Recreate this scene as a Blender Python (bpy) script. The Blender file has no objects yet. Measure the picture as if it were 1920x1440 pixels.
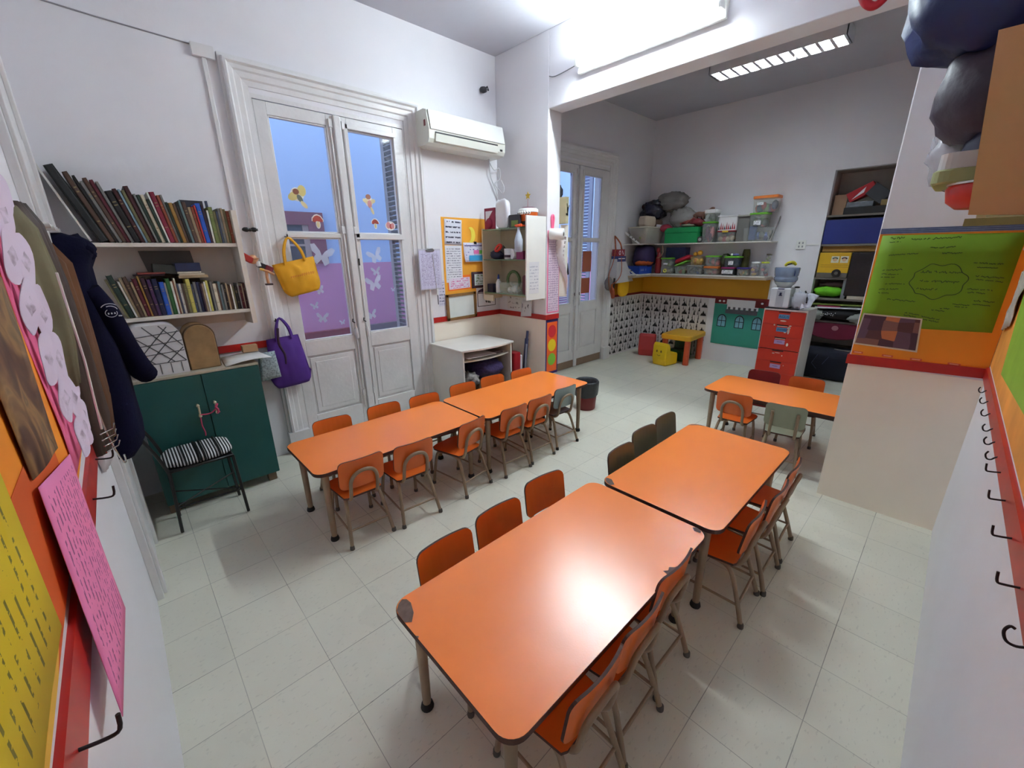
import bpy, math, random
from math import sin, cos, pi, radians as RD
from mathutils import Vector, Matrix, noise

random.seed(11)
SC = bpy.context.scene
COL = SC.collection

# ------------------------------------------------------------------ camera
cam_d = bpy.data.cameras.new('camera')
cam_d.sensor_width = 36.0
cam_d.lens = 14.514
cam_d.clip_start = 0.02
cam = bpy.data.objects.new('camera', cam_d)
COL.objects.link(cam)
az, pt, rl = 0.815045, 0.309335, -0.012151
cf = Vector((cos(az) * cos(pt), sin(az) * cos(pt), -sin(pt)))
cr = Vector((sin(az), -cos(az), 0))
cu = cr.cross(cf)
r2 = cr * cos(rl) + cu * sin(rl)
u2 = cu * cos(rl) - cr * sin(rl)
CM = Matrix((r2, u2, -cf)).transposed().to_4x4()
CM.translation = Vector((0.179, 0.216, 1.70))
cam.matrix_world = CM
SC.camera = cam

# ------------------------------------------------------------------ world, light, exposure
SC.view_settings.view_transform = 'Standard'
SC.view_settings.look = 'None'
SC.view_settings.gamma = 1.0
SC.view_settings.use_curve_mapping = False
SC.view_settings.exposure = 2.12
SC.cycles.use_denoising = True
SC.cycles.max_bounces = 10
SC.cycles.diffuse_bounces = 6
SC.cycles.transparent_max_bounces = 16
SC.cycles.caustics_reflective = False
SC.cycles.caustics_refractive = False
W = bpy.data.worlds.new('sky')
SC.world = W
W.use_nodes = True
W.node_tree.nodes['Background'].inputs[0].default_value = (0.78, 0.90, 1.0, 1)
W.node_tree.nodes['Background'].inputs[1].default_value = 0.53
TUBE_STRENGTH = 54.0
LOUVRE_STRENGTH = 38.0


def lin(c):
    out = []
    for k in c[:3]:
        k = k / 255.0
        out.append(k / 12.92 if k <= 0.04045 else ((k + 0.055) / 1.055) ** 2.4)
    return (out[0], out[1], out[2], 1)


# ------------------------------------------------------------------ materials
MATS = {}


def mat(name, c, rough=0.6, metal=0.0, var=0.06, vs=6.0, bump=0.0, bs=60.0, alpha=1.0, trans=0.0, emit=0.0, coat=0.0, c2=None, spec=0.5):
    """principled material with a little procedural mottling (c, c2 in sRGB 0..255)"""
    if name in MATS:
        return MATS[name]
    m = bpy.data.materials.new(name)
    m.use_nodes = True
    nt = m.node_tree
    b = nt.nodes['Principled BSDF']
    L = lin(c)
    tc = nt.nodes.new('ShaderNodeTexCoord')
    nz = nt.nodes.new('ShaderNodeTexNoise')
    nz.inputs['Scale'].default_value = vs
    nz.inputs['Detail'].default_value = 4
    nt.links.new(tc.outputs['Object'], nz.inputs['Vector'])
    rp = nt.nodes.new('ShaderNodeMapRange')
    rp.inputs[1].default_value = 0.3
    rp.inputs[2].default_value = 0.7
    nt.links.new(nz.outputs[0], rp.inputs[0])
    mx = nt.nodes.new('ShaderNodeMix')
    mx.data_type = 'RGBA'
    a = [max(0, k * (1 - var)) for k in L[:3]] + [1]
    d = [min(1, k * (1 + var)) for k in L[:3]] + [1]
    if c2:
        a, d = list(L), list(lin(c2))
    mx.inputs[6].default_value = a
    mx.inputs[7].default_value = d
    nt.links.new(rp.outputs[0], mx.inputs[0])
    nt.links.new(mx.outputs[2], b.inputs['Base Color'])
    b.inputs['Roughness'].default_value = rough
    b.inputs['Metallic'].default_value = metal
    b.inputs['Alpha'].default_value = alpha
    b.inputs['Transmission Weight'].default_value = trans
    b.inputs['Coat Weight'].default_value = coat
    b.inputs['Specular IOR Level'].default_value = spec
    if emit:
        b.inputs['Emission Color'].default_value = L
        b.inputs['Emission Strength'].default_value = emit
    if bump:
        n2 = nt.nodes.new('ShaderNodeTexNoise')
        n2.inputs['Scale'].default_value = bs
        n2.inputs['Detail'].default_value = 5
        nt.links.new(tc.outputs['Object'], n2.inputs['Vector'])
        bp = nt.nodes.new('ShaderNodeBump')
        bp.inputs['Strength'].default_value = bump
        bp.inputs['Distance'].default_value = 0.01
        nt.links.new(n2.outputs[0], bp.inputs['Height'])
        nt.links.new(bp.outputs[0], b.inputs['Normal'])
    MATS[name] = m
    return m


def _math(nt, op, a, b=None, c=None):
    n = nt.nodes.new('ShaderNodeMath')
    n.operation = op
    for i, v in enumerate((a, b, c)):
        if v is None:
            continue
        if isinstance(v, (int, float)):
            n.inputs[i].default_value = v
        else:
            nt.links.new(v, n.inputs[i])
    return n.outputs[0]


def paper(name, base, ink=(40, 40, 60), rows=14, words=26.0, dens=0.48, mu=0.07, mv=0.07, thick=0.42, rough=0.8, cols=0, colc=None, vert=False):
    """paper with rows of unreadable writing, laid out in the sheet's own UV"""
    if name in MATS:
        return MATS[name]
    m = mat(name, base, rough, var=0.03)
    nt = m.node_tree
    b = nt.nodes['Principled BSDF']
    mx = [n for n in nt.nodes if n.bl_idname == 'ShaderNodeMix'][0]
    uv = nt.nodes.new('ShaderNodeUVMap')
    sp = nt.nodes.new('ShaderNodeSeparateXYZ')
    nt.links.new(uv.outputs[0], sp.inputs[0])
    U, V = sp.outputs[0], sp.outputs[1]
    if vert:
        U, V = V, U
    r = _math(nt, 'MULTIPLY', V, rows)
    fr = _math(nt, 'FRACT', r)
    fl = _math(nt, 'FLOOR', r)
    line = _math(nt, 'LESS_THAN', _math(nt, 'ABSOLUTE', _math(nt, 'SUBTRACT', fr, 0.5)), thick / 2)
    cb = nt.nodes.new('ShaderNodeCombineXYZ')
    nt.links.new(_math(nt, 'MULTIPLY', U, words), cb.inputs[0])
    nt.links.new(_math(nt, 'MULTIPLY', fl, 7.31), cb.inputs[1])
    nt.links.new(_math(nt, 'MULTIPLY', fr, 1.5), cb.inputs[2])
    nz = nt.nodes.new('ShaderNodeTexNoise')
    nz.inputs['Scale'].default_value = 1.0
    nz.inputs['Detail'].default_value = 3
    nt.links.new(cb.outputs[0], nz.inputs['Vector'])
    wd = _math(nt, 'GREATER_THAN', nz.outputs[0], dens)
    mk = _math(nt, 'MULTIPLY', line, wd)
    for s, mg in ((U, mu), (V, mv)):
        mk = _math(nt, 'MULTIPLY', mk, _math(nt, 'LESS_THAN', _math(nt, 'ABSOLUTE', _math(nt, 'SUBTRACT', s, 0.5)), 0.5 - mg))
    m2 = nt.nodes.new('ShaderNodeMix')
    m2.data_type = 'RGBA'
    nt.links.new(mk, m2.inputs[0])
    nt.links.new(mx.outputs[2], m2.inputs[6])
    m2.inputs[7].default_value = lin(ink)
    last = m2.outputs[2]
    if cols:
        fc = _math(nt, 'FRACT', _math(nt, 'MULTIPLY', U, cols))
        g = _math(nt, 'LESS_THAN', fc, 0.06 * 1.0)
        m3 = nt.nodes.new('ShaderNodeMix')
        m3.data_type = 'RGBA'
        nt.links.new(g, m3.inputs[0])
        nt.links.new(last, m3.inputs[6])
        m3.inputs[7].default_value = lin(colc or ink)
        last = m3.outputs[2]
    nt.links.new(last, b.inputs['Base Color'])
    return m


def clear(name, c, alpha=0.35, rough=0.15, bump=0.0):
    """thin clear or milky plastic / glass: transparent mixed with a glossy coloured skin"""
    if name in MATS:
        return MATS[name]
    m = mat(name, c, rough, var=0.05, bump=bump, bs=25)
    m.node_tree.nodes['Principled BSDF'].inputs['Alpha'].default_value = alpha
    return m


# common materials
wall_m = mat('white wall paint', (229, 227, 231), 0.55, var=0.025, vs=1.5, bump=0.25, bs=9)
wall2_m = mat('cream enamel wall paint', (226, 221, 216), 0.35, var=0.03, vs=2.0, bump=0.2, bs=7)
ceil_m = mat('ceiling paint', (186, 185, 194), 0.7, var=0.04, vs=1.2, bump=0.5, bs=5)
joinery = mat('white gloss joinery paint', (222, 220, 220), 0.32, var=0.05, vs=5, bump=0.15, bs=30)
red_trim = mat('red enamel trim', (176, 26, 20), 0.35, var=0.12, vs=9)
orange_top = mat('orange laminate', (252, 137, 56), 0.27, var=0.025, vs=2.0, bump=0.03, bs=160, spec=0.82)
orange_chair = mat('orange chair laminate', (222, 104, 34), 0.34, var=0.06, vs=5)
ply_edge = mat('dark worn plywood edge', (74, 44, 34), 0.7, var=0.25, vs=30)
chip_m = mat('bare chipped board', (112, 90, 80), 0.85, var=0.25, vs=40)
tube_m = mat('taupe enamel tube', (146, 124, 100), 0.42, var=0.12, vs=14)
rubber = mat('black rubber', (26, 24, 24), 0.75)
grey_rub = mat('worn grey rubber', (84, 80, 76), 0.8)
green_grey = mat('olive grey laminate', (104, 100, 78), 0.45, var=0.08)
blue_grey = mat('pale blue grey laminate', (150, 166, 168), 0.42, var=0.08)
sage = mat('sage green laminate', (146, 152, 130), 0.42, var=0.06)
seat_grey = mat('worn grey seat laminate', (110, 106, 104), 0.5, var=0.15)
maroon = mat('dark red laminate', (128, 8, 20), 0.4, var=0.08)
black_m = mat('black enamel', (18, 17, 18), 0.4)
chrome = mat('polished steel', (200, 200, 200), 0.2, 0.9)
white_pl = mat('white plastic', (232, 232, 228), 0.35)
white_pp = mat('white paper', (232, 232, 238), 0.8, var=0.02)
glass_m = clear('window glass', (200, 215, 235), 0.08, 0.05)
wood = mat('oak wood', (150, 118, 78), 0.55, var=0.2, vs=14)
iron = mat('dark iron hook', (44, 36, 40), 0.45, 0.5)
card = mat('kraft cardboard', (176, 140, 104), 0.85, var=0.08)


# ------------------------------------------------------------------ mesh builder
class MB:
    def __init__(s, m=None):
        s.v, s.f, s.mi, s.sm, s.uv, s.mats, s.T = [], [], [], [], [], [], Matrix.Identity(4)
        s.cur = 0
        if m:
            s.use(m)

    def use(s, m):
        if m not in s.mats:
            s.mats.append(m)
        s.cur = s.mats.index(m)
        return s

    def add(s, vs, fs, smooth=False, uvs=None):
        o = len(s.v)
        s.v += [s.T @ Vector(p) for p in vs]
        for i, f in enumerate(fs):
            s.f.append([o + k for k in f])
            s.mi.append(s.cur)
            s.sm.append(smooth)
            s.uv.append([uvs[k] for k in f] if uvs else None)
        return s

    def box(s, x0, y0, z0, x1, y1, z1):
        x0, x1 = min(x0, x1), max(x0, x1)
        y0, y1 = min(y0, y1), max(y0, y1)
        z0, z1 = min(z0, z1), max(z0, z1)
        vs = [(x0, y0, z0), (x1, y0, z0), (x1, y1, z0), (x0, y1, z0), (x0, y0, z1), (x1, y0, z1), (x1, y1, z1), (x0, y1, z1)]
        return s.add(vs, [(3, 2, 1, 0), (4, 5, 6, 7), (0, 1, 5, 4), (1, 2, 6, 5), (2, 3, 7, 6), (3, 0, 4, 7)])

    def prism(s, pts, lo, hi, axis='z', side=None, c=0.0, smooth=False):
        """2-D outline (counter-clockwise) pulled along an axis, with an optional chamfer c"""
        n = len(pts)
        cx = sum(p[0] for p in pts) / n
        cy = sum(p[1] for p in pts) / n

        def at(p, h):
            if axis == 'z':
                return (p[0], p[1], h)
            if axis == 'y':
                return (p[0], h, p[1])
            return (h, p[0], p[1])
        rings = [(pts, lo), (pts, hi)]
        if c:
            w = max(abs(p[0] - cx) for p in pts)
            hgt = max(abs(p[1] - cy) for p in pts)
            ins = [(cx + (p[0] - cx) * (1 - c / max(w, 1e-6)), cy + (p[1] - cy) * (1 - c / max(hgt, 1e-6))) for p in pts]
            rings = [(ins, lo), (pts, lo + c), (pts, hi - c), (ins, hi)]
        vs = [at(p, h) for r, h in rings for p in r]
        k = len(rings)
        main = s.cur
        s.add(vs, [list(range(n))[::-1], [(k - 1) * n + i for i in range(n)]])
        if side:
            s.use(side)
        s.add(vs, [(r * n + i, r * n + (i + 1) % n, (r + 1) * n + (i + 1) % n, (r + 1) * n + i) for r in range(k - 1) for i in range(n)], smooth)
        s.cur = main
        return s

    def tube(s, path, r, seg=10, cap=True, fine=0, closed=False):
        P = [Vector(p) for p in path]
        rr = list(r) if isinstance(r, (list, tuple)) else [r] * len(P)
        if fine:
            Q, q2 = [], []
            n = len(P)
            for i in range(n if closed else n - 1):
                p0 = P[(i - 1) % n] if (closed or i > 0) else P[0]
                p1, p2 = P[i], P[(i + 1) % n]
                p3 = P[(i + 2) % n] if (closed or i + 2 < n) else P[-1]
                for k in range(fine):
                    t = k / fine
                    Q.append(0.5 * ((2 * p1) + (-p0 + p2) * t + (2 * p0 - 5 * p1 + 4 * p2 - p3) * t * t + (-p0 + 3 * p1 - 3 * p2 + p3) * t ** 3))
                    q2.append(rr[i] * (1 - t) + rr[(i + 1) % n] * t)
            if not closed:
                Q.append(P[-1])
                q2.append(rr[-1])
            P, rr = Q, q2
        n = len(P)
        vs = []
        up = None
        for i, p in enumerate(P):
            a = P[(i - 1) % n] if (closed or i > 0) else p
            b = P[(i + 1) % n] if (closed or i < n - 1) else p
            d = (b - a)
            if d.length < 1e-9:
                d = Vector((0, 0, 1))
            d.normalize()
            if up is None:
                up = Vector((0, 0, 1)) if abs(d.z) < 0.9 else Vector((1, 0, 0))
            x = d.cross(up)
            if x.length < 1e-6:
                x = d.cross(Vector((0, 1, 0)))
            x.normalize()
            up = x.cross(d)
            y = up
            for k in range(seg):
                t = 2 * pi * k / seg
                vs.append(p + x * cos(t) * rr[i] + y * sin(t) * rr[i])
        fs = []
        for i in range(n if closed else n - 1):
            j = (i + 1) % n
            for k in range(seg):
                fs.append((i * seg + k, i * seg + (k + 1) % seg, j * seg + (k + 1) % seg, j * seg + k))
        s.add(vs, fs, True)
        if cap and not closed:
            s.add(vs[:seg], [list(range(seg))[::-1]])
            s.add(vs[-seg:], [list(range(seg))])
        return s

    def lathe(s, prof, seg=24, at=(0, 0, 0), cap=True, sx=1.0, sy=1.0):
        vs = [(at[0] + r * cos(2 * pi * k / seg) * sx, at[1] + r * sin(2 * pi * k / seg) * sy, at[2] + z) for r, z in prof for k in range(seg)]
        n = len(prof)
        s.add(vs, [(i * seg + k, i * seg + (k + 1) % seg, (i + 1) * seg + (k + 1) % seg, (i + 1) * seg + k) for i in range(n - 1) for k in range(seg)], True)
        if cap:
            s.add(vs[:seg], [list(range(seg))[::-1]])
            s.add(vs[-seg:], [list(range(seg))])
        return s

    def blob(s, c, r, nz=0.0, ns=3.0, seg=18, rings=12, seed=0.0, flat=None, pw=1.0):
        """ellipsoid with crumples; flat = height below which it is cut flat"""
        c = Vector(c)
        vs = []
        for i in range(rings + 1):
            th = pi * i / rings
            for k in range(seg):
                ph = 2 * pi * k / seg
                d = Vector((sin(th) * cos(ph), sin(th) * sin(ph), cos(th)))
                if pw != 1.0:
                    d = Vector([math.copysign(abs(q) ** pw, q) for q in d])
                f = 1.0
                if nz:
                    q = d * ns + Vector((seed, seed * 1.7, -seed))
                    f += nz * (noise.noise(q) + 0.6 * noise.noise(q * 2.3))
                p = Vector((c.x + d.x * r[0] * f, c.y + d.y * r[1] * f, c.z + d.z * r[2] * f))
                if flat is not None and p.z < flat:
                    p.z = flat
                vs.append(p)
        fs = [(i * seg + k, (i + 1) * seg + k, (i + 1) * seg + (k + 1) % seg, i * seg + (k + 1) % seg) for i in range(rings) for k in range(seg)]
        return s.add(vs, fs, True)

    def sheet(s, BL, BR, TR, TL, t=0.0015, off=0.0, nu=1, nv=1, bend=None):
        """thin sheet between four corners, seen from its front; bend(u, v) lifts it along its normal"""
        BL, BR, TR, TL = [Vector(p) for p in (BL, BR, TR, TL)]
        N = (BR - BL).cross(TL - BL).normalized()
        g, h, uv = [], [], []
        for j in range(nv + 1):
            for i in range(nu + 1):
                u, v = i / nu, j / nv
                p = BL * (1 - u) * (1 - v) + BR * u * (1 - v) + TR * u * v + TL * (1 - u) * v
                b = bend(u, v) if bend else 0
                g.append(p + N * (off + t + b))
                h.append(p + N * (off + b))
                uv.append((u, v))
        w = nu + 1
        n = len(g)
        fr = [(j * w + i, j * w + i + 1, (j + 1) * w + i + 1, (j + 1) * w + i) for j in range(nv) for i in range(nu)]
        bk = [tuple(n + k for k in f[::-1]) for f in fr]
        ed = []
        rim = [i for i in range(w)] + [j * w + nu for j in range(1, nv + 1)] + [nv * w + i for i in range(nu - 1, -1, -1)] + [j * w for j in range(nv - 1, 0, -1)]
        for a in range(len(rim)):
            p, q = rim[a], rim[(a + 1) % len(rim)]
            ed.append((n + p, n + q, q, p))
        s.add(g + h, fr + bk + ed, bool(bend), uv + uv)
        return s

    def text(s, txt, o, U, V, size, align='CENTER', lift=0.0):
        """letters as flat mesh on a surface; o the anchor, U and V the reading and up directions"""
        cu_ = bpy.data.curves.new('t', 'FONT')
        cu_.body = txt
        cu_.size = size
        cu_.align_x = align
        cu_.resolution_u = 2
        ob = bpy.data.objects.new('t', cu_)
        me = bpy.data.meshes.new_from_object(ob)
        o, U, V = Vector(o), Vector(U).normalized(), Vector(V).normalized()
        N = U.cross(V)
        vs = [o + U * q.co.x + V * q.co.y + N * lift for q in me.vertices]
        s.add(vs, [list(p.vertices) for p in me.polygons])
        bpy.data.objects.remove(ob)
        bpy.data.curves.remove(cu_)
        bpy.data.meshes.remove(me)
        return s

    def stroke(s, pts, w, N, lift=0.001):
        """thin ribbon drawn along points on a surface with normal N"""
        P = [Vector(p) for p in pts]
        N = Vector(N).normalized()
        vs = []
        for i, p in enumerate(P):
            d = (P[min(i + 1, len(P) - 1)] - P[max(i - 1, 0)])
            if d.length < 1e-9:
                d = Vector((0, 0, 1))
            x = N.cross(d.normalized()) * (w / 2)
            vs += [p + x + N * lift, p - x + N * lift]
        s.add(vs, [(2 * i, 2 * i + 1, 2 * i + 3, 2 * i + 2) for i in range(len(P) - 1)])
        return s

    def build(s, name, parent=None, bevel=0.0, sub=0, recentre=True):
        me = bpy.data.meshes.new(name)
        vs = s.v
        loc = Vector((0, 0, 0))
        if parent is None and recentre and vs:
            xs, ys, zs = [p.x for p in vs], [p.y for p in vs], [p.z for p in vs]
            loc = Vector(((min(xs) + max(xs)) / 2, (min(ys) + max(ys)) / 2, min(zs)))
            vs = [p - loc for p in vs]
        me.from_pydata([tuple(p) for p in vs], [], s.f)
        for m in s.mats:
            me.materials.append(m)
        me.polygons.foreach_set('material_index', s.mi)
        me.polygons.foreach_set('use_smooth', s.sm)
        if any(u for u in s.uv):
            ul = me.uv_layers.new(name='UVMap')
            k = 0
            for i, f in enumerate(s.f):
                for j in range(len(f)):
                    if s.uv[i]:
                        ul.data[k].uv = s.uv[i][j]
                    k += 1
        me.update()
        o = bpy.data.objects.new(name, me)
        o.location = loc
        COL.objects.link(o)
        if parent is not None:
            o.parent = parent
        if bevel:
            b = o.modifiers.new('bevel', 'BEVEL')
            b.width = bevel
            b.segments = 2
            b.limit_method = 'ANGLE'
            b.angle_limit = RD(40)
        if sub:
            q = o.modifiers.new('sub', 'SUBSURF')
            q.levels = q.render_levels = sub
        return o


def tag(o, label, cat=None, group=None, kind=None):
    if label:
        o['label'] = label
    if cat:
        o['category'] = cat
    if group:
        o['group'] = group
    if kind:
        o['kind'] = kind
    return o


def thing(name, label, cat, loc=(0, 0, 0), rz=0.0, group=None):
    o = bpy.data.objects.new(name, None)
    o.empty_display_size = 0.1
    COL.objects.link(o)
    o.location = loc
    o.rotation_euler = (0, 0, rz)
    return tag(o, label, cat, group)


def copy_tree(o, parent=None):
    c = o.copy()
    COL.objects.link(c)
    c.parent = parent
    for ch in KIDS.get(o.name, []):
        copy_tree(ch, c)
    KIDS[c.name] = []
    return c


KIDS = {}


def know(root):
    """remember the parts of a prototype, so that copies need no scene lookup"""
    for o in list(COL.objects):
        if o.parent:
            KIDS.setdefault(o.parent.name, [])
            if o not in KIDS[o.parent.name]:
                KIDS[o.parent.name].append(o)


def struct(mb, name, parent=None, **k):
    o = mb.build(name, parent, **k)
    o['kind'] = 'structure'
    return o


def rrect(x0, y0, x1, y1, r, n=5):
    pts = []
    for cx, cy, a in ((x1 - r, y0 + r, -90), (x1 - r, y1 - r, 0), (x0 + r, y1 - r, 90), (x0 + r, y0 + r, 180)):
        for k in range(n + 1):
            t = RD(a + 90 * k / n)
            pts.append((cx + r * cos(t), cy + r * sin(t)))
    return pts

# ================================================================== THE ROOM
D, XP, XQ, ZC, XE = 4.04, 3.592, 3.788, 3.637, 6.966
YL, YR, ZB = 3.279, 0.607, 3.003

# floor: 30 cm vinyl tiles
def floor_material():
    m = mat('vinyl floor tiles', (218, 216, 200), 0.42, var=0.035, vs=3.0)
    nt = m.node_tree
    b = nt.nodes['Principled BSDF']
    base = [n for n in nt.nodes if n.bl_idname == 'ShaderNodeMix'][0].outputs[2]
    tc = nt.nodes.new('ShaderNodeNewGeometry')
    sp = nt.nodes.new('ShaderNodeSeparateXYZ')
    nt.links.new(tc.outputs['Position'], sp.inputs[0])
    ds, fl = [], []
    for i, o in ((0, 0.22), (1, 0.27)):
        q = _math(nt, 'DIVIDE', _math(nt, 'SUBTRACT', sp.outputs[i], o), 0.30)
        fr = _math(nt, 'FRACT', q)
        fl.append(_math(nt, 'FLOOR', q))
        ds.append(_math(nt, 'MINIMUM', fr, _math(nt, 'SUBTRACT', 1.0, fr)))
    # per tile tint
    cb = nt.nodes.new('ShaderNodeCombineXYZ')
    nt.links.new(fl[0], cb.inputs[0])
    nt.links.new(fl[1], cb.inputs[1])
    wn = nt.nodes.new('ShaderNodeTexWhiteNoise')
    nt.links.new(cb.outputs[0], wn.inputs['Vector'])
    tint = _math(nt, 'MULTIPLY_ADD', wn.outputs['Value'], 0.07, 0.965)
    # flecks
    mp = nt.nodes.new('ShaderNodeMapping')
    mp.inputs['Scale'].default_value = (34, 90, 1)
    mp.inputs['Rotation'].default_value = (0, 0, 0.6)
    nt.links.new(tc.outputs['Position'], mp.inputs['Vector'])
    nz = nt.nodes.new('ShaderNodeTexNoise')
    nz.inputs['Scale'].default_value = 1.0
    nz.inputs['Detail'].default_value = 3
    nt.links.new(mp.outputs[0], nz.inputs['Vector'])
    fk = _math(nt, 'MULTIPLY', _math(nt, 'GREATER_THAN', nz.outputs[0], 0.64), 0.12)
    # scuffs
    n3 = nt.nodes.new('ShaderNodeTexNoise')
    n3.inputs['Scale'].default_value = 1.7
    n3.inputs['Detail'].default_value = 6
    nt.links.new(tc.outputs['Position'], n3.inputs['Vector'])
    sc_ = _math(nt, 'MULTIPLY', _math(nt, 'GREATER_THAN', n3.outputs[0], 0.62), 0.04)
    # grout, its strength broken up so that some joints nearly vanish
    n4 = nt.nodes.new('ShaderNodeTexNoise')
    n4.inputs['Scale'].default_value = 2.3
    nt.links.new(tc.outputs['Position'], n4.inputs['Vector'])
    j0 = _math(nt, 'LESS_THAN', ds[0], 0.0042)
    j1 = _math(nt, 'LESS_THAN', ds[1], 0.0048)
    jj = _math(nt, 'MAXIMUM', _math(nt, 'MULTIPLY', j0, 0.85), j1)
    gs = _math(nt, 'MULTIPLY', jj, _math(nt, 'MULTIPLY_ADD', n4.outputs[0], 1.3, -0.16))
    k = _math(nt, 'SUBTRACT', _math(nt, 'SUBTRACT', _math(nt, 'SUBTRACT', tint, fk), sc_), gs)
    vm = nt.nodes.new('ShaderNodeVectorMath')
    vm.operation = 'SCALE'
    nt.links.new(base, vm.inputs[0])
    nt.links.new(k, vm.inputs[3])
    nt.links.new(vm.outputs[0], b.inputs['Base Color'])
    return m


struct(MB(floor_material()).box(-0.1, -0.1, -0.1, XE + 0.5, D + 0.3, 0), 'floor')
struct(MB(ceil_m).box(-0.1, -0.1, ZC, XE + 0.5, D + 0.3, ZC + 0.12), 'ceiling')


def wall_xz(mb, x0, x1, y0, y1, holes):
    """wall along X with rectangular openings (xa, xb, za, zb)"""
    xs = x0
    for xa, xb, za, zb in sorted(holes):
        mb.box(xs, y0, 0, xa, y1, ZC)
        if za > 0:
            mb.box(xa, y0, 0, xb, y1, za)
        mb.box(xa, y0, zb, xb, y1, ZC)
        xs = xb
    mb.box(xs, y0, 0, x1, y1, ZC)


D1 = (1.205, 2.445, 2.82)
D2 = (4.44, 5.79, 2.84)
mb = MB(wall_m)
wall_xz(mb, -0.1, XE + 0.5, D, D + 0.26, [(D1[0], D1[1], 0, D1[2]), (D2[0], D2[1], 0, D2[2])])
struct(mb, 'wall_back')
struct(MB(wall_m).box(-0.1, -0.1, 0, 0, D, ZC), 'wall_left')
struct(MB(wall_m).box(0, -0.1, 0, XE + 0.5, 0, ZC), 'wall_right')
# far wall with its recess (0.36 deep)
NA, NB_, NZ = 0.86, 1.556, 2.615
mb = MB(wall_m)
mb.box(XE, NB_, 0, XE + 0.1, D, ZC).box(XE, 0, 0, XE + 0.1, NA, ZC).box(XE, NA, NZ, XE + 0.1, NB_, ZC)
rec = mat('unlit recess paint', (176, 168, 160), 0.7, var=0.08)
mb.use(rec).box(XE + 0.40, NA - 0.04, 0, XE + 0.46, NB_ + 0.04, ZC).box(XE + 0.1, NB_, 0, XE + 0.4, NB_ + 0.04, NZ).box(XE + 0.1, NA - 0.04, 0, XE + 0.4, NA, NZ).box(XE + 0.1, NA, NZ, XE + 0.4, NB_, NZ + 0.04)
struct(mb, 'wall_far')
# partition: two piers and the beam over the opening
mb = MB(wall_m)
mb.box(XP, YL, 0, XQ, D, ZC).box(XP, 0, 0, XQ, YR, ZC).box(XP, YR, ZB, XQ, YL, ZC)
struct(mb, 'wall_partition', bevel=0.006)
# rough dark joint where right wall and right pier meet the floor, and the left wall's
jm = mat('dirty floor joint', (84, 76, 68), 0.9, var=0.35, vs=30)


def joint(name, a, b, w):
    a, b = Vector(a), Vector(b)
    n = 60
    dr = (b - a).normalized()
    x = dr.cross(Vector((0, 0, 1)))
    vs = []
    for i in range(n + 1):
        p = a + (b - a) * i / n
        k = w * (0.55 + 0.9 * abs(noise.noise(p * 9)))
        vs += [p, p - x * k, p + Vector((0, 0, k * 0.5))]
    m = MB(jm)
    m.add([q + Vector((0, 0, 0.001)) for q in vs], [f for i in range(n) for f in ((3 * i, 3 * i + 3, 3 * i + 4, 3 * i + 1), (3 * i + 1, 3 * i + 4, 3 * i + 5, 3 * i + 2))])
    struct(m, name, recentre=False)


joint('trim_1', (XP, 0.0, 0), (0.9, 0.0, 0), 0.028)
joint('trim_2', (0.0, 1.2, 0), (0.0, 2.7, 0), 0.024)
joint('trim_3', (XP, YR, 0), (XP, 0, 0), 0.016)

# cream enamel dado below the rails
cream_m = mat('cream enamel dado', (250, 238, 222), 0.35, var=0.03, vs=2.0, bump=0.15, bs=7)
struct(MB(cream_m).box(XP - 0.0015, 0.0, 0.0, XP, YR, 0.985), 'trim_20')
struct(MB(cream_m).box(2.612, D - 0.0015, 0.0, XP, D, 0.985).box(XP - 0.0015, YL, 0.0, XP, D, 0.985), 'trim_21')
# red rails
ZT0, ZT1 = 0.978, 1.033


def rail(name, A, B, z0, z1, N, t=0.012, z2=None, z3=None):
    """painted strip from A to B (x, y); bottom/top heights z0, z1 at A and z2, z3 at B; N points into the room"""
    z2 = z0 if z2 is None else z2
    z3 = z1 if z3 is None else z3
    N = Vector((N[0], N[1], 0)) * t
    vs = []
    for (x, y), za, zb in ((A, z0, z1), (B, z2, z3)):
        for z in (za, zb):
            p = Vector((x, y, z))
            vs += [p, p + N]
    m = MB(red_trim)
    m.add(vs, [(1, 5, 7, 3), (0, 2, 6, 4), (0, 4, 5, 1), (2, 3, 7, 6), (0, 1, 3, 2), (4, 6, 7, 5)])
    return struct(m, name)


rail('trim_4', (0.62, D), (1.045, D), ZT0, ZT1, (0, -1))
rail('trim_5', (2.61, D), (XP, D), ZT0, ZT1, (0, -1))
rail('trim_6', (XP, D - 0.012), (XP, YL - 0.012), ZT0, ZT1, (-1, 0))
rail('trim_7', (XP, YL), (XQ + 0.012, YL), ZT0, ZT1, (0, -1))
rail('trim_8', (XP, YR + 0.012), (XP, 0.012), ZT0, ZT1 + 0.005, (-1, 0), z2=1.0, z3=1.055)
rail('trim_9', (XP, YR), (XQ, YR), ZT0, ZT1, (0, 1))
rail('trim_10', (XP - 0.012, 0), (0.0, 0), 1.0, 1.065, (0, 1), z2=1.09, z3=1.16)
rail('trim_11', (0, 0.012), (0, 2.68), 1.035, 1.125, (1, 0), t=0.010, z2=1.0, z3=1.075)

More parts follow.
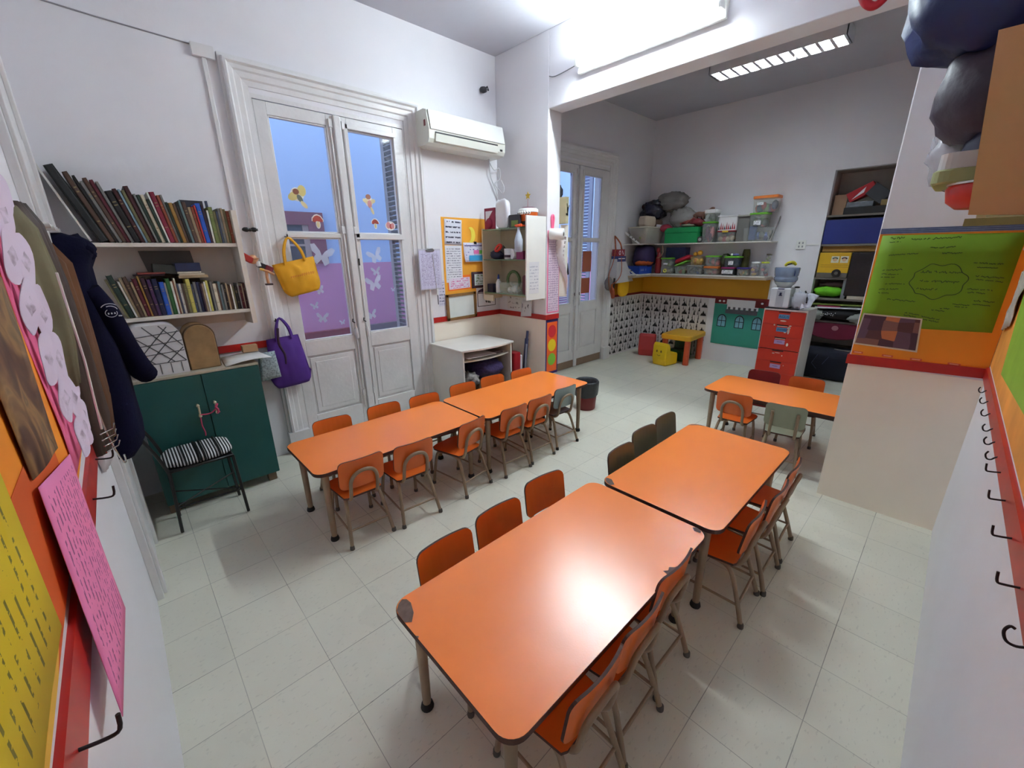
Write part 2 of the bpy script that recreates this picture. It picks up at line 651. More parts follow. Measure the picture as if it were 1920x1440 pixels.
# moulded casing round a french door
def casing(x0, x1, zt, w, parent, y=D):
    prof = [(0, 0.030), (0.018, 0.030), (0.024, 0.052), (0.040, 0.056), (0.052, 0.040), (0.075, 0.036), (0.085, 0.026), (0.120, 0.022), (0.130, 0.012), (w, 0.008)]
    prof = [(min(a, w), b) for a, b in prof]
    m = MB(joinery)
    n = len(prof)
    loops = []
    for cx, cz, sx, sz in ((x0, 0.0, 1, 0), (x0, zt, 1, -1), (x1, zt, -1, -1), (x1, 0.0, -1, 0)):
        loops.append([(cx + sx * a, y - b, cz + sz * a) for a, b in prof] + [(cx + sx * w, y, cz + sz * w), (cx, y, cz)])
    k = n + 2
    vs = [p for l in loops for p in l]
    fs = []
    for q in range(3):
        for i in range(k):
            j = (i + 1) % k
            fs.append((q * k + i, (q + 1) * k + i, (q + 1) * k + j, q * k + j))
    m.add(vs, fs)
    # plinth blocks
    m.box(x0 - 0.006, y - 0.062, 0, x0 + w, y, 0.20).box(x1 - w, y - 0.062, 0, x1 + 0.006, y, 0.20)
    return m.build('casing', parent)


def leaf(parent, x0, x1, z1, y, gl, gr, kick=None):
    """one glazed leaf: stiles, rails, two panes and a fielded panel"""
    lf = MB(joinery)
    gz0, gz1, gz2, gz3 = 0.972, 1.835, 1.872, 2.700
    t0, t1 = y - 0.022, y + 0.022
    lf.box(x0, t0, 0.012, gl, t1, z1).box(gr, t0, 0.012, x1, t1, z1)
    lf.box(gl, t0, gz3, gr, t1, z1).box(gl, t0 - 0.004, gz1, gr, t1, gz2).box(gl, t0, 0.84, gr, t1, gz0).box(gl, t0, 0.012, gr, t1, 0.285)
    # bead round the panes
    for za, zb in ((gz0, gz1), (gz2, gz3)):
        for q in ((gl, za, gl + 0.012, zb), (gr - 0.012, za, gr, zb), (gl, za, gr, za + 0.012), (gl, zb - 0.012, gr, zb)):
            lf.box(q[0], t0 + 0.008, q[1], q[2], t1 - 0.004, q[3])
    L_ = lf.build('door_leaf', parent, bevel=0.003)
    pn = MB(joinery)
    pn.box(gl, y - 0.006, 0.285, gr, y + 0.006, 0.84)
    for e, d in ((0.022, 0.016), (0.045, 0.010), (0.062, 0.020)):
        pn.box(gl + e, y - d, 0.285 + e, gr - e, y - 0.004, 0.84 - e)
    pn.build('door_panel', L_, bevel=0.003)
    for za, zb in ((gz0, gz1), (gz2, gz3)):
        g = MB(glass_m).box(gl, y + 0.002, za, gr, y + 0.006, zb).build('glass_pane', L_)
    if kick:
        kb = MB(mat('brown kick board', (134, 110, 90), 0.6)).box(x0 + 0.01, y - 0.03, 0.012, x1 - 0.01, y - 0.0225, 0.12).build('kick_board', L_)
        tag(kb, 'brown kick board')
    return L_


def cremone(parent, x, y, zt):
    m = MB(joinery)
    m.tube([(x, y, 0.25), (x, y, zt)], 0.007, 8)
    for z in (0.40, 1.0, 1.9, zt - 0.02):
        m.box(x - 0.014, y - 0.012, z - 0.03, x + 0.014, y + 0.012, z + 0.03)
    m.lathe([(0.012, 0), (0.018, 0.02), (0.015, 0.07), (0.008, 0.10)], 12, (x, y - 0.012, 0.94))
    m.build('door_bolt', parent, bevel=0.002)
    MB(iron).tube([(x - 0.01, y - 0.02, 1.09), (x - 0.035, y - 0.03, 1.105), (x - 0.03, y - 0.03, 1.13)], 0.005, 8).build('bolt_handle', parent)


d1 = thing('door_1', 'tall white french door with lilac view and window stickers, beside the bookshelf', None)
d1['kind'] = 'structure'
casing(1.040, 2.612, 3.02, 0.165, d1)
MB(joinery).box(D1[0], D + 0.0, 2.79, D1[1], D + 0.07, 2.82).box(D1[0], D, 0, D1[0] + 0.012, D + 0.07, 2.79).box(D1[1] - 0.012, D, 0, D1[1], D + 0.07, 2.79).build('door_frame', d1)
LY = D + 0.022
LA = leaf(d1, 1.218, 1.815, 2.785, LY, 1.303, 1.738)
LB = leaf(d1, 1.825, 2.432, 2.785, LY, 1.905, 2.330)
MB(joinery).prism(rrect(1.788, D - 0.028, 1.852, D + 0.0, 0.010, 3), 0.02, 2.78, c=0.004).build('astragal', d1)
cremone(d1, 1.765, D - 0.010, 2.74)
cremone(d1, 1.872, D - 0.010, 2.74)
# casement light proud of right leaf
m = MB(joinery)
m.box(1.872, D - 0.020, 1.840, 1.905, D - 0.001, 2.735).box(2.33, D - 0.012, 1.840, 2.345, D - 0.001, 2.735).box(1.872, D - 0.020, 2.70, 2.345, D - 0.001, 2.735).box(1.872, D - 0.020, 1.826, 2.345, D - 0.001, 1.874)
m.build('casement_frame', d1, bevel=0.002)

# stickers on the panes
rim_w = mat('sticker white rim', (236, 232, 226), 0.5)
SX = LY - 0.001


def blobpoly(cx, cz, pts, k=1.0):
    return [(cx + a * k, cz + b * k) for a, b in pts]


def ell(cx, cz, a, b, n=18, rot=0):
    return [(cx + a * cos(t) * cos(rot) - b * sin(t) * sin(rot), cz + a * cos(t) * sin(rot) + b * sin(t) * cos(rot)) for t in [2 * pi * i / n for i in range(n)]]


def decal(name, shapes, parent, label, y0=SX):
    m = MB()
    for i, (c, pts) in enumerate(shapes):
        m.use(c)
        m.prism(pts, y0 - 0.0010 - 0.0005 * (i + 1), y0 - 0.0008, 'y')
    o = m.build(name, parent)
    return tag(o, label)


red_c = mat('sticker red', (168, 62, 52), 0.5)
crm_c = mat('sticker cream', (226, 208, 160), 0.5)
brn_c = mat('sticker brown', (140, 84, 60), 0.5)
pnk_c = mat('sticker pink', (206, 140, 140), 0.5)
gry_c = mat('sticker grey', (110, 116, 104), 0.5)
yel_c = mat('sticker yellow', (222, 204, 130), 0.5)
capo = [(-.55, 0), (-.5, .3), (-.25, .55), (0, .62), (.3, .5), (.55, .12), (.5, -.05), (.2, -.02), (-.1, .04), (-.35, -.1)]


def mushroom(x, z, k, parent, top, label):
    decal('mushroom_sticker', [(rim_w, blobpoly(x, z, [(a * 1.18, b * 1.15 + .03) for a, b in capo], k)), (rim_w, ell(x, z - .28 * k, .25 * k, .45 * k)),
                               (top, blobpoly(x, z, capo, k)), (crm_c, ell(x, z - .3 * k, .16 * k, .32 * k))], parent, label)


mushroom(1.568, 1.965, 0.078, LA, red_c, 'mushroom sticker with red cap')
mushroom(2.085, 1.965, 0.062, LB, red_c, 'small red mushroom sticker')
decal('winged_sticker', [(rim_w, ell(1.435, 2.165, .052, .052)), (yel_c, ell(1.405, 2.15, .045, .030, rot=.5)), (yel_c, ell(1.475, 2.195, .032, .042)), (brn_c, ell(1.428, 2.185, .024, .022)),
                         (gry_c, ell(1.452, 2.135, .018, .032, rot=.5)), (crm_c, ell(1.478, 2.09, .016, .034, rot=.7))], LA, 'yellow winged figure sticker')
decal('winged_sticker', [(rim_w, ell(2.045, 2.15, .036, .045)), (crm_c, ell(2.015, 2.155, .030, .018, rot=-.4)), (crm_c, ell(2.08, 2.155, .028, .018, rot=.4)), (brn_c, ell(2.042, 2.19, .024, .022)),
                         (pnk_c, ell(2.05, 2.13, .020, .034)), (crm_c, ell(2.068, 2.075, .012, .034, rot=.35))], LB, 'pink winged figure sticker')
decal('flower_sticker', [(rim_w, ell(2.235, 1.95, .052, .040)), (pnk_c, ell(2.215, 1.955, .022, .030)), (red_c, ell(2.24, 1.945, .014, .024)), (pnk_c, ell(2.258, 1.95, .018, .026))], LB, 'pink flower sticker')
frost = clear('frosted film', (206, 214, 236), 0.72, 0.6)
wing = [(0, -.05), (-.12, .22), (-.42, .5), (-.62, .42), (-.5, .12), (-.3, .0), (-.42, -.3), (-.2, -.48), (0, -.2), (.2, -.48), (.42, -.3), (.3, .0), (.5, .12), (.62, .42), (.42, .5), (.12, .22)]


def butterfly(x, z, k, rot, parent, label='frosted butterfly sticker'):
    pts = [(x + k * (a * cos(rot) - b * sin(rot)), z + k * (a * sin(rot) + b * cos(rot))) for a, b in wing]
    pts = pts[::-1] if False else pts
    m = MB(frost)
    c = (x, LY - 0.003, z)
    n = len(pts)
    vs = [c] + [(p[0], LY - 0.003, p[1]) for p in pts]
    m.add(vs, [(0, 1 + i, 1 + (i + 1) % n) for i in range(n)])
    tag(m.build('butterfly_sticker', parent), label)


for x, z, k, r in ((1.56, 1.69, .17, -.25), (1.50, 1.40, .07, .3), (1.44, 1.27, .06, .2), (1.49, 1.16, .09, -.1), (1.66, 1.10, .045, .1)):
    butterfly(x, z, k, r, LA)
for x, z, k, r in ((2.05, 1.68, .13, .35), (2.04, 1.54, .08, .1), (2.01, 1.43, .14, .2), (2.20, 1.36, .04, 0), (1.95, 1.14, .09, .2)):
    butterfly(x, z, k, r, LB)
MB(black_m).box(1.858, D - 0.034, 1.60, 1.870, D - 0.026, 1.66).build('keyhole', d1)

# second door, in the far room
d2 = thing('door_2', 'second white french door, in the far room beyond the pier', None)
d2['kind'] = 'structure'
casing(4.275, 5.955, 3.03, 0.165, d2)
MB(joinery).box(D2[0], D, 2.80, D2[1], D + 0.07, 2.84).box(D2[0], D, 0, D2[0] + 0.012, D + 0.07, 2.8).box(D2[1] - 0.012, D, 0, D2[1], D + 0.07, 2.8).build('door_frame', d2)
LC = leaf(d2, 4.455, 5.085, 2.795, LY, 4.56, 4.965, True)
LD = leaf(d2, 5.095, 5.775, 2.795, LY, 5.205, 5.61, True)
MB(joinery).prism(rrect(5.06, D - 0.028, 5.125, D, 0.01, 3), 0.02, 2.79, c=0.004).build('astragal', d2)
cremone(d2, 5.035, D - 0.010, 2.74)
cremone(d2, 5.15, D - 0.010, 2.74)
brick = mat('terracotta card', (158, 82, 58), 0.8)
tag(MB(brick).box(5.24, LY - 0.006, 1.41, 5.45, LY - 0.003, 1.70).box(5.22, LY - 0.006, 1.10, 5.43, LY - 0.003, 1.32).build('paper_card', LD), 'two terracotta paper cards on the lower pane')

# old casing on left wall behind the coats
m = MB(joinery)
m.box(0, 2.72, 0, 0.030, 3.42, 3.05).box(0.030, 2.76, 0, 0.044, 2.86, 3.0).box(0.030, 3.30, 0, 0.046, 3.39, 3.0).box(0.030, 2.95, 0.1, 0.036, 3.22, 0.8).box(0.030, 2.95, 0.95, 0.036, 3.22, 2.2)
struct(m, 'trim_12', bevel=0.004)
# cable duct up the back wall and along
m = MB(joinery)
m.box(0.952, D - 0.016, 1.78, 0.978, D, 2.98).box(0.90, D - 0.03, 2.965, 1.03, D, 3.04)
struct(m, 'trim_13', bevel=0.003)
m = MB(mat('surface wire grey', (150, 146, 150), 0.7)).tube([(0.0, D - 0.004, 3.07), (0.45, D - 0.004, 3.045), (0.90, D - 0.004, 3.03)], 0.004, 6)  # thin wire run along the wall, plain mid grey
struct(m, 'trim_14')

# ---------------------------------------------------------------- courtyard outside
blue_w = mat('courtyard wall blue', (160, 190, 238), 0.8, var=0.02, vs=1.5)
lil_w = mat('courtyard dado lilac', (188, 130, 178), 0.8, var=0.04, vs=1.5)
mar_w = mat('maroon window surround', (116, 62, 88), 0.7)
CY = 6.0
m = MB(blue_w).box(-1.5, CY, 1.585, 9.5, CY + 0.15, 6.0)
m.use(lil_w).box(-1.5, CY - 0.004, -0.1, 9.5, CY + 0.15, 1.585)
m.use(mat('courtyard maroon skirting', (120, 26, 60), 0.6)).box(-1.0, CY - 0.08, 0.3, 2.50, CY, 0.72)
m.use(mat('courtyard grey skirting', (104, 94, 110), 0.6)).box(2.50, CY - 0.06, 0.3, 4.6, CY, 0.72)
struct(m, 'wall_courtyard')
struct(MB(mat('courtyard paving', (150, 150, 160), 0.8)).box(-1.5, D + 0.26, -0.1, 9.5, CY, 0.0), 'floor_courtyard')
w1 = thing('window_1', 'dark window with maroon surround across the courtyard', None)
w1['kind'] = 'structure'
m = MB(mar_w)
m.box(0.9, CY - 0.05, 2.05, 2.32, CY, 2.20).box(2.13, CY - 0.05, 1.585, 2.32, CY, 2.05).box(0.9, CY - 0.05, 1.585, 1.05, CY, 2.05)
m.build('window_surround', w1)
MB(mat('dark window glass', (60, 66, 84), 0.15)).box(1.05, CY - 0.02, 1.585, 2.08, CY, 2.05).build('window_glass', w1)
MB(mat('beige frame', (150, 136, 140), 0.6)).box(2.06, CY - 0.035, 1.585, 2.13, CY, 2.05).box(1.05, CY - 0.035, 1.80, 2.06, CY, 1.825).build('window_frame', w1)
shm = mat('grey shutter paint', (136, 136, 148), 0.6, var=0.08)
shm2 = mat('blue white shutter paint', (196, 204, 226), 0.6)


def shutter(name, x, y0, y1, z0, z1, m_):
    b = MB(m_)
    b.box(x - 0.018, y0, z0, x + 0.018, y0 + 0.06, z1).box(x - 0.018, y1 - 0.06, z0, x + 0.018, y1, z1)
    b.box(x - 0.018, y0, z1 - 0.08, x + 0.018, y1, z1).box(x - 0.018, y0, z0, x + 0.018, y1, z0 + 0.10)
    z = z0 + 0.12
    while z < z1 - 0.09:
        b.add([(x - 0.02, y0 + .05, z + .03), (x - 0.02, y1 - .05, z + .03), (x + 0.02, y1 - .05, z), (x + 0.02, y0 + .05, z)], [(0, 1, 2, 3), (3, 2, 1, 0)])
        b.box(x - 0.021, y0 + .05, z + 0.026, x - 0.017, y1 - .05, z + 0.034)
        z += 0.045
    o = b.build('louvre_panel', None)
    return o


def shutter_thing(label, *a):
    o = shutter('shutter', *a)
    o.name = 'louvred_shutter'
    tag(o, label, 'shutter', 'courtyard shutters')
    return o


shutter_thing('grey louvred shutter folded open outside right leaf of near french door', 2.415, 4.12, 4.42, 0.02, 2.86, shm)
shutter_thing('pale blue louvred shutter folded open outside the far french door', 5.765, 4.31, 4.74, 0.02, 2.9, shm2)
o = shutter_thing('pale blue louvred shutter across the courtyard, seen past the hanging paper bag', 0.0, -0.45, 0.45, 1.35, 2.35, shm2)
o.rotation_euler = (0, 0, pi / 2)
o.location = (7.25, 5.95, 0)

# ---------------------------------------------------------------- lights the room has
tf = thing('tube_light', 'long lit fluorescent tube fixture on the beam face', 'light', (XP, 2.29, 3.245))
m = MB(white_pl)
m.box(-0.036, -0.62, -0.066, 0.0, 0.62, 0.060)
m.build('fixture_body', tf, bevel=0.006)
m = MB(white_pl)
for s in (-1, 1):
    m.box(-0.105, s * 0.60 - 0.012, -0.022, -0.04, s * 0.60 + 0.012, 0.045)
m.build('lamp_holder', tf, bevel=0.004)
glow = bpy.data.materials.new('lit fluorescent glass')
glow.use_nodes = True
gb = glow.node_tree.nodes['Principled BSDF']
gb.inputs['Base Color'].default_value = (1, 1, 1, 1)
gb.inputs['Emission Color'].default_value = (0.86, 1.0, 1.05, 1)
gb.inputs['Emission Strength'].default_value = TUBE_STRENGTH
m = MB(glow)
m.tube([(-0.082, -0.588, 0.012), (-0.082, 0.588, 0.012)], 0.022, 14)
tag(m.build('fluorescent_tube', tf), 'lit white tube')
MB(mat('grey wire', (120, 120, 124), 0.6)).tube([(-0.03, 0.63, 0.02), (-0.01, 0.70, 0.015), (-0.008, 0.90, 0.0), (-0.006, 0.98, 0.02)], 0.004, 6, fine=4).build('power_wire', tf)

lv = thing('louvre_light', 'lit ceiling fixture with mirrored louvre blades in the inner room beyond the beam', 'light', (5.575, 1.985, ZC))
alu = mat('mirror aluminium', (222, 222, 226), 0.22, 0.8)
m = MB(mat('satin white metal', (224, 224, 226), 0.4)).box(-0.13, -0.61, -0.03, 0.13, 0.61, 0.0).box(-0.13, -0.61, -0.115, -0.125, 0.61, -0.03).box(0.125, -0.61, -0.115, 0.13, 0.61, -0.03)
m.box(-0.13, -0.61, -0.115, 0.13, -0.60, -0.03).box(-0.13, 0.60, -0.115, 0.13, 0.61, -0.03)
m.build('fixture_body', lv)
glow2 = glow.copy()
glow2.name = 'lit fluorescent glass behind louvres'
glow2.node_tree.nodes['Principled BSDF'].inputs['Emission Strength'].default_value = LOUVRE_STRENGTH
for x in (-0.06, 0.06):
    tag(MB(glow2).tube([(x, -0.59, -0.048), (x, 0.59, -0.048)], 0.013, 12).build('fluorescent_tube', lv), 'lit white tube')
m = MB(alu)
m.box(-0.004, -0.60, -0.115, 0.004, 0.60, -0.062)
for i in range(12):
    y = -0.595 + 1.19 * i / 11
    m.add([(-0.125, y - .014, -.115), (0.125, y - .014, -.115), (0.125, y, -.064), (-0.125, y, -.064), (-0.125, y + .014, -.115), (0.125, y + .014, -.115)], [(0, 1, 2, 3), (3, 2, 5, 4), (1, 0, 4, 5)])
m.build('louvre_blades', lv)
m = MB(white_pl).tube([(0.0, -0.18, -0.11), (0.0, -0.18, -0.16)], 0.008, 8)
m.build('pull_cord', lv)

# ================================================================== TABLES
def worn(m, pts, z):
    """patch of bare board where the laminate has broken off"""
    m.use(chip_m)
    m.add([(a, b, z + 0.0012) for a, b in pts], [list(range(len(pts)))])


def make_table(label, x0, x1, y0, y1, along_y=False, chips=(), z=0.5):
    cx, cy = (x0 + x1) / 2, (y0 + y1) / 2
    t = thing('nursery_table', label, 'table', (cx, cy, 0), 0, 'orange laminate nursery tables')
    hx, hy = (x1 - x0) / 2, (y1 - y0) / 2
    m = MB(orange_top)
    m.prism(rrect(-hx, -hy, hx, hy, 0.062, 7), z - 0.022, z, side=ply_edge, c=0.0015)
    for c in chips:
        worn(m, c, z)
    m.build('tabletop', t)
    ix, iy = 0.068, 0.075
    m = MB(mat('dark painted rail', (70, 52, 42), 0.55, var=0.15))
    m.box(-hx + ix, -hy + iy - .012, z - .055, hx - ix, -hy + iy + .012, z - .022).box(-hx + ix, hy - iy - .012, z - .055, hx - ix, hy - iy + .012, z - .022)
    m.box(-hx + ix - .012, -hy + iy, z - .055, -hx + ix + .012, hy - iy, z - .022).box(hx - ix - .012, -hy + iy, z - .055, hx - ix + .012, hy - iy, z - .022)
    m.build('under_frame', t)
    for sx in (-1, 1):
        for sy in (-1, 1):
            x, y = sx * (hx - ix), sy * (hy - iy)
            l = MB(tube_m).tube([(x, y, 0.012), (x, y, 0.3), (x, y, z - 0.022)], [0.0165, 0.020, 0.0225], 14).build('leg', t)
            MB(rubber).lathe([(0.024, 0), (0.026, 0.006), (0.023, 0.020), (0.019, 0.030)], 14, (x, y, 0)).build('rubber_foot', l)
    return t


def w2l(cx, cy, pts):
    return [(a - cx, b - cy) for a, b in pts]


# near table B
bx0, bx1, by0, by1 = 0.655, 1.868, 0.742, 1.375
cB = ((bx0 + bx1) / 2, (by0 + by1) / 2)
chB = [w2l(*cB, [(0.6565, 1.31), (0.6565, 1.27), (0.675, 1.255), (0.700, 1.285), (0.715, 1.330), (0.712, 1.355), (0.700, 1.366), (0.680, 1.356), (0.662, 1.335)]),
       w2l(*cB, [(1.50, 0.7435), (1.585, 0.7435), (1.560, 0.752), (1.545, 0.768), (1.525, 0.762), (1.508, 0.775)]),
       w2l(*cB, [(1.8665, 0.800), (1.855, 0.812), (1.835, 0.796), (1.84, 0.770), (1.853, 0.772), (1.863, 0.785)]),
       w2l(*cB, [(0.6565, 1.20), (0.6565, 1.185), (0.663, 1.19)])]
make_table('near orange table with a large chipped corner and glare, closest to camera', bx0, bx1, by0, by1, chips=chB)
cx0, cx1, cy0, cy1 = 1.888, 3.032, 0.708, 1.338
cC = ((cx0 + cx1) / 2, (cy0 + cy1) / 2)
chC = [w2l(*cC, [(1.8895, 1.272), (1.91, 1.26), (1.945, 1.30), (1.940, 1.332), (1.915, 1.322), (1.897, 1.30)]),
       w2l(*cC, [(3.0305, 1.24), (3.0305, 1.272), (3.015, 1.305), (2.99, 1.325), (2.955, 1.3365), (2.97, 1.325), (3.01, 1.29)])]
make_table('middle orange table, pushed end to end against the near chipped table', cx0, cx1, cy0, cy1, chips=chC, z=0.503)
make_table('orange table with four free-standing legs showing, in front of green cabinet end of room', 0.785, 2.000, 2.485, 3.065)
make_table('orange table by the white printer cart and the bin, at the pier end', 2.012, 3.300, 2.440, 3.055, z=0.502)
make_table('far orange table beside the right pier, in the inner room', 3.885, 4.490, 0.42, 1.622)

# ================================================================== CHAIRS
def chair_proto(label, seat_m, back_m, style='arch', edge=ply_edge, feet=grey_rub, backh=0.19):
    t = thing('nursery_chair', label, 'chair', (0, 0, 0))
    # seat: plywood plate, front wider than the back, slightly dished
    pts = [(-.118, -.135), (-.10, -.145), (.10, -.145), (.118, -.135), (.14, .07), (.138, .105), (.118, .135), (.08, .146), (-.08, .146), (-.118, .135), (-.138, .105), (-.14, .07)]
    m = MB(seat_m)
    m.prism(pts, .296, .308, side=edge, c=0.001)
    m.build('seat', t)
    # backrest, curved
    n = 10
    vs, top = [], []
    w, z0, z1 = 0.137, 0.370, 0.370 + backh
    out = rrect(-w, z0, w, z1, 0.034, 4)
    k = len(out)
    fr, bk = [], []
    for a, b in out:
        y = -0.150 - (b - z0) * 0.14 - 0.018 * (1 - (a / w) ** 2)
        fr.append((a, y + 0.010, b))
        bk.append((a, y, b))
    # strips across the width so the curve shows
    m = MB(back_m)
    xs = [-w + 2 * w * i / n for i in range(n + 1)]

    def zr(x):
        e = w - abs(x)
        if e < 0.034:
            d = 0.034 - math.sqrt(max(0, 0.034 ** 2 - (0.034 - e) ** 2))
        else:
            d = 0
        return z0 + d, z1 - d
    xs = [-w, -w + .004, -w + .012, -w + .022, -w + .034, -.07, -.035, 0, .035, .07, w - .034, w - .022, w - .012, w - .004, w]
    V = []
    for x in xs:
        a, b = zr(x)
        for z in (a, b):
            y = -0.150 - (z - z0) * 0.14 - 0.018 * (1 - (x / w) ** 2)
            V += [(x, y + 0.010, z), (x, y, z)]
    q = len(xs)
    F1 = [(4 * i, 4 * i + 2, 4 * i + 6, 4 * i + 4)[::-1] for i in range(q - 1)] + [(4 * i + 1, 4 * i + 5, 4 * i + 7, 4 * i + 3)[::-1] for i in range(q - 1)]
    m.add(V, F1, False)
    m.use(edge)
    F2 = [(4 * i + 2, 4 * i + 3, 4 * i + 7, 4 * i + 6) for i in range(q - 1)] + [(4 * i, 4 * i + 4, 4 * i + 5, 4 * i + 1) for i in range(q - 1)]
    F2 += [(0, 1, 3, 2), (4 * q - 4, 4 * q - 2, 4 * q - 1, 4 * q - 3)]
    m.add(V, F2)
    m.build('backrest', t)
    r = 0.0112
    m = MB(tube_m)
    if style == 'arch':
        P = [(-.082, .02, .278), (-.082, -.06, .274), (-.082, -.125, .282), (-.082, -.162, .315), (-.082, -.178, .38), (-.078, -.187, .43), (-.058, -.197, .468), (-.03, -.203, .486), (0, -.204, .491)]
        P = P + [(-a, b, c) for a, b, c in P[-2::-1]]
        m.tube(P, r, 10, fine=4)
    else:
        for s in (-1, 1):
            m.tube([(s * .085, .04, .283), (s * .085, -.10, .278), (s * .085, -.150, .295), (s * .085, -.170, .36), (s * .085, -.184, .50)], r, 10, fine=4)
            m.box(s * .085 - .012, -.190, .470, s * .085 + .012, -.172, .484)
    m.build('back_frame', t)
    for sx in (-1, 1):
        l = MB(tube_m).tube([(sx * .095, -.03, .283), (sx * .100, -.095, .278), (sx * .108, -.135, .245), (sx * .122, -.180, .12), (sx * .134, -.212, .012)], r, 10, fine=3).build('leg', t)
        MB(feet).lathe([(.0135, 0), (.0145, .006), (.013, .022), (.0105, .026)], 12, (sx * .1345, -.213, 0)).build('foot_cap', l)
        l = MB(tube_m).tube([(sx * .095, -.03, .283), (sx * .105, .06, .280), (sx * .112, .098, .255), (sx * .122, .118, .15), (sx * .130, .135, .012)], r, 10, fine=3).build('leg', t)
        MB(feet).lathe([(.0135, 0), (.0145, .006), (.013, .022), (.0105, .026)], 12, (sx * .1305, .1355, 0)).build('foot_cap', l)
        MB(tube_m).tube([(sx * .1245, -.185, .105), (sx * .1245, .122, .115)], .0062, 8).build('stretcher', t)
    MB(tube_m).tube([(-.1245, -.184, .108), (.1245, -.184, .108)], .0068, 8).build('stretcher', t)
    know(t)
    return t


def place(proto, first, x, y, rz, label, group):
    t = proto if first else copy_tree(proto)
    t.location = (x, y, 0)
    t.rotation_euler = (0, 0, rz)
    t['label'] = label
    t['group'] = group
    return t


orange = chair_proto('orange chair', orange_chair, orange_chair)
olive = chair_proto('olive chair', green_grey, green_grey, backh=0.215)
chairs = []
G1 = 'orange nursery chairs on the near side of the back table row'
G2 = 'orange nursery chairs on the wall side of the back table row'
G3 = 'orange nursery chairs along the window side of the near table'
G4 = 'orange nursery chairs tucked under the right side of the near tables'
row = []
nth = ['first', 'second', 'third', 'fourth', 'fifth', 'sixth']
for i, (x, y, r) in enumerate(((1.035, 2.600, -.04), (1.368, 2.560, -.06), (1.820, 2.575, .16), (2.255, 2.560, -.03), (2.560, 2.568, -.02))):
    lab = ['orange arched-back chair nearest the green cabinet, open side of the back tables',
           'orange arched-back chair, second from the green cabinet on the open side of the back tables',
           'orange arched-back chair turned slightly askew, at the join of the two back tables',
           'orange arched-back chair just past the join of the back tables, open side',
           'orange arched-back chair beside the pale grey-blue chair'][i]
    row.append((x, y, r, lab, G1))
for i, (x, y, r) in enumerate(((1.125, 2.985, -.06), (1.535, 2.985, -.04), (1.882, 2.955, -.08), (2.300, 2.975, -.08), (2.650, 2.970, -.10), (3.015, 2.930, -.05))):
    lab = ['orange chair back showing above the table edge, nearest the purple tote bag',
           'orange chair back in front of the left leaf of the french door',
           'orange chair back in front of the right leaf of the french door',
           'orange chair back in front of the left side of the white cart',
           'orange chair back in front of the open shelf of the white cart',
           'orange chair back beyond the white cart, nearest the pier'][i]
    row.append((x, y, pi + r, lab, G2))
for i, (x, y, r) in enumerate(((0.957, 1.292, .0), (1.268, 1.310, .02), (1.612, 1.345, .10))):
    lab = ['orange chair back nearest the big chipped corner of the near table',
           'orange chair back, middle of three on the window side of near table',
           'orange chair back nearest the olive chairs on the window side'][i]
    row.append((x, y, pi - r, lab, G3))
for i, (x, y, r) in enumerate(((0.948, 0.860, .03), (1.228, 0.872, .03), (1.528, 0.905, .0), (2.105, 0.800, .05), (2.400, 0.785, .02), (2.722, 0.800, .04))):
    lab = ['orange chair at the bottom edge of the picture, nearest the rounded table corner',
           'orange chair in the middle of the three tucked under the near table',
           'orange chair beside the splintered notch in the near table edge',
           'orange chair with its whole seat in view, nearest under the middle table',
           'orange chair in the middle of the three under the middle table',
           'orange chair at the far corner of the middle table, nearest the right pier'][i]
    row.append((x, y, r, lab, G4))
row.append((3.925, 1.312, -pi / 2 + .06, 'orange arched-back chair at the left end of the far table', 'chairs round the far table'))
row.append((4.490, 0.968, pi / 2 + .12, 'orange chair behind the far table, in front of the dark stacked cloths', 'chairs round the far table'))
for i, (x, y, r, lab, g) in enumerate(row):
    place(orange, i == 0, x, y, r, lab, g)
GO = 'olive grey chairs along the middle table'
for i, (x, y, r, lab) in enumerate(((2.168, 1.215, pi - .0, 'olive grey chair back closest to the near orange table'),
                                    (2.510, 1.262, pi - .05, 'middle one of the three olive grey chairs'),
                                    (2.822, 1.270, pi - .02, 'olive grey chair farthest along the middle table'))):
    place(olive, i == 0, x, y, r, lab, GO)
c = chair_proto('pale grey-blue chair with dark grey seat beside the bin', seat_grey, blue_grey, feet=rubber)
c.location = (2.918, 2.590, 0)
c.rotation_euler = (0, 0, -.05)
c = chair_proto('sage green chair with two upright back posts at the far table', sage, sage, 'posts')
c.location = (3.905, 0.945, 0)
c.rotation_euler = (0, 0, -pi / 2 + .14)
c = chair_proto('dark red chair behind the far table, in front of the drawers', maroon, maroon, edge=maroon)
c.location = (4.475, 1.322, 0)
c.rotation_euler = (0, 0, pi / 2 + .10)

# ================================================================== BOOKCASE ON THE BACK WALL
bk = thing('wall_bookcase', 'white two-shelf wall bookcase above the green cabinet, full of books', 'bookcase', (0.46, D, 1.18))
shelf_m = mat('cream white shelf paint', (224, 214, 202), 0.5, var=0.04)
ox, oy, oz = 0.46, D, 1.18
for z in (1.782, 1.322):
    MB(shelf_m).box(0.002 - ox, 3.815 - oy, z - 0.024 - oz, 0.895 - ox, -0.002, z - oz).build('shelf', bk, bevel=0.002)
MB(shelf_m).prism([(3.80, 1.215), (3.97, 1.205), (4.038, 1.205), (4.038, 2.00), (3.80, 2.00)], 0.895, 0.925, 'x').build('side_panel', bk)
bk.children[-1].location = (-ox, -oy, -oz)
MB(mat('bookcase back', (206, 196, 188), 0.7)).box(0.002 - ox, -0.012, 1.215 - oz, 0.895 - ox, -0.002, 1.76 - oz).build('back_panel', bk)

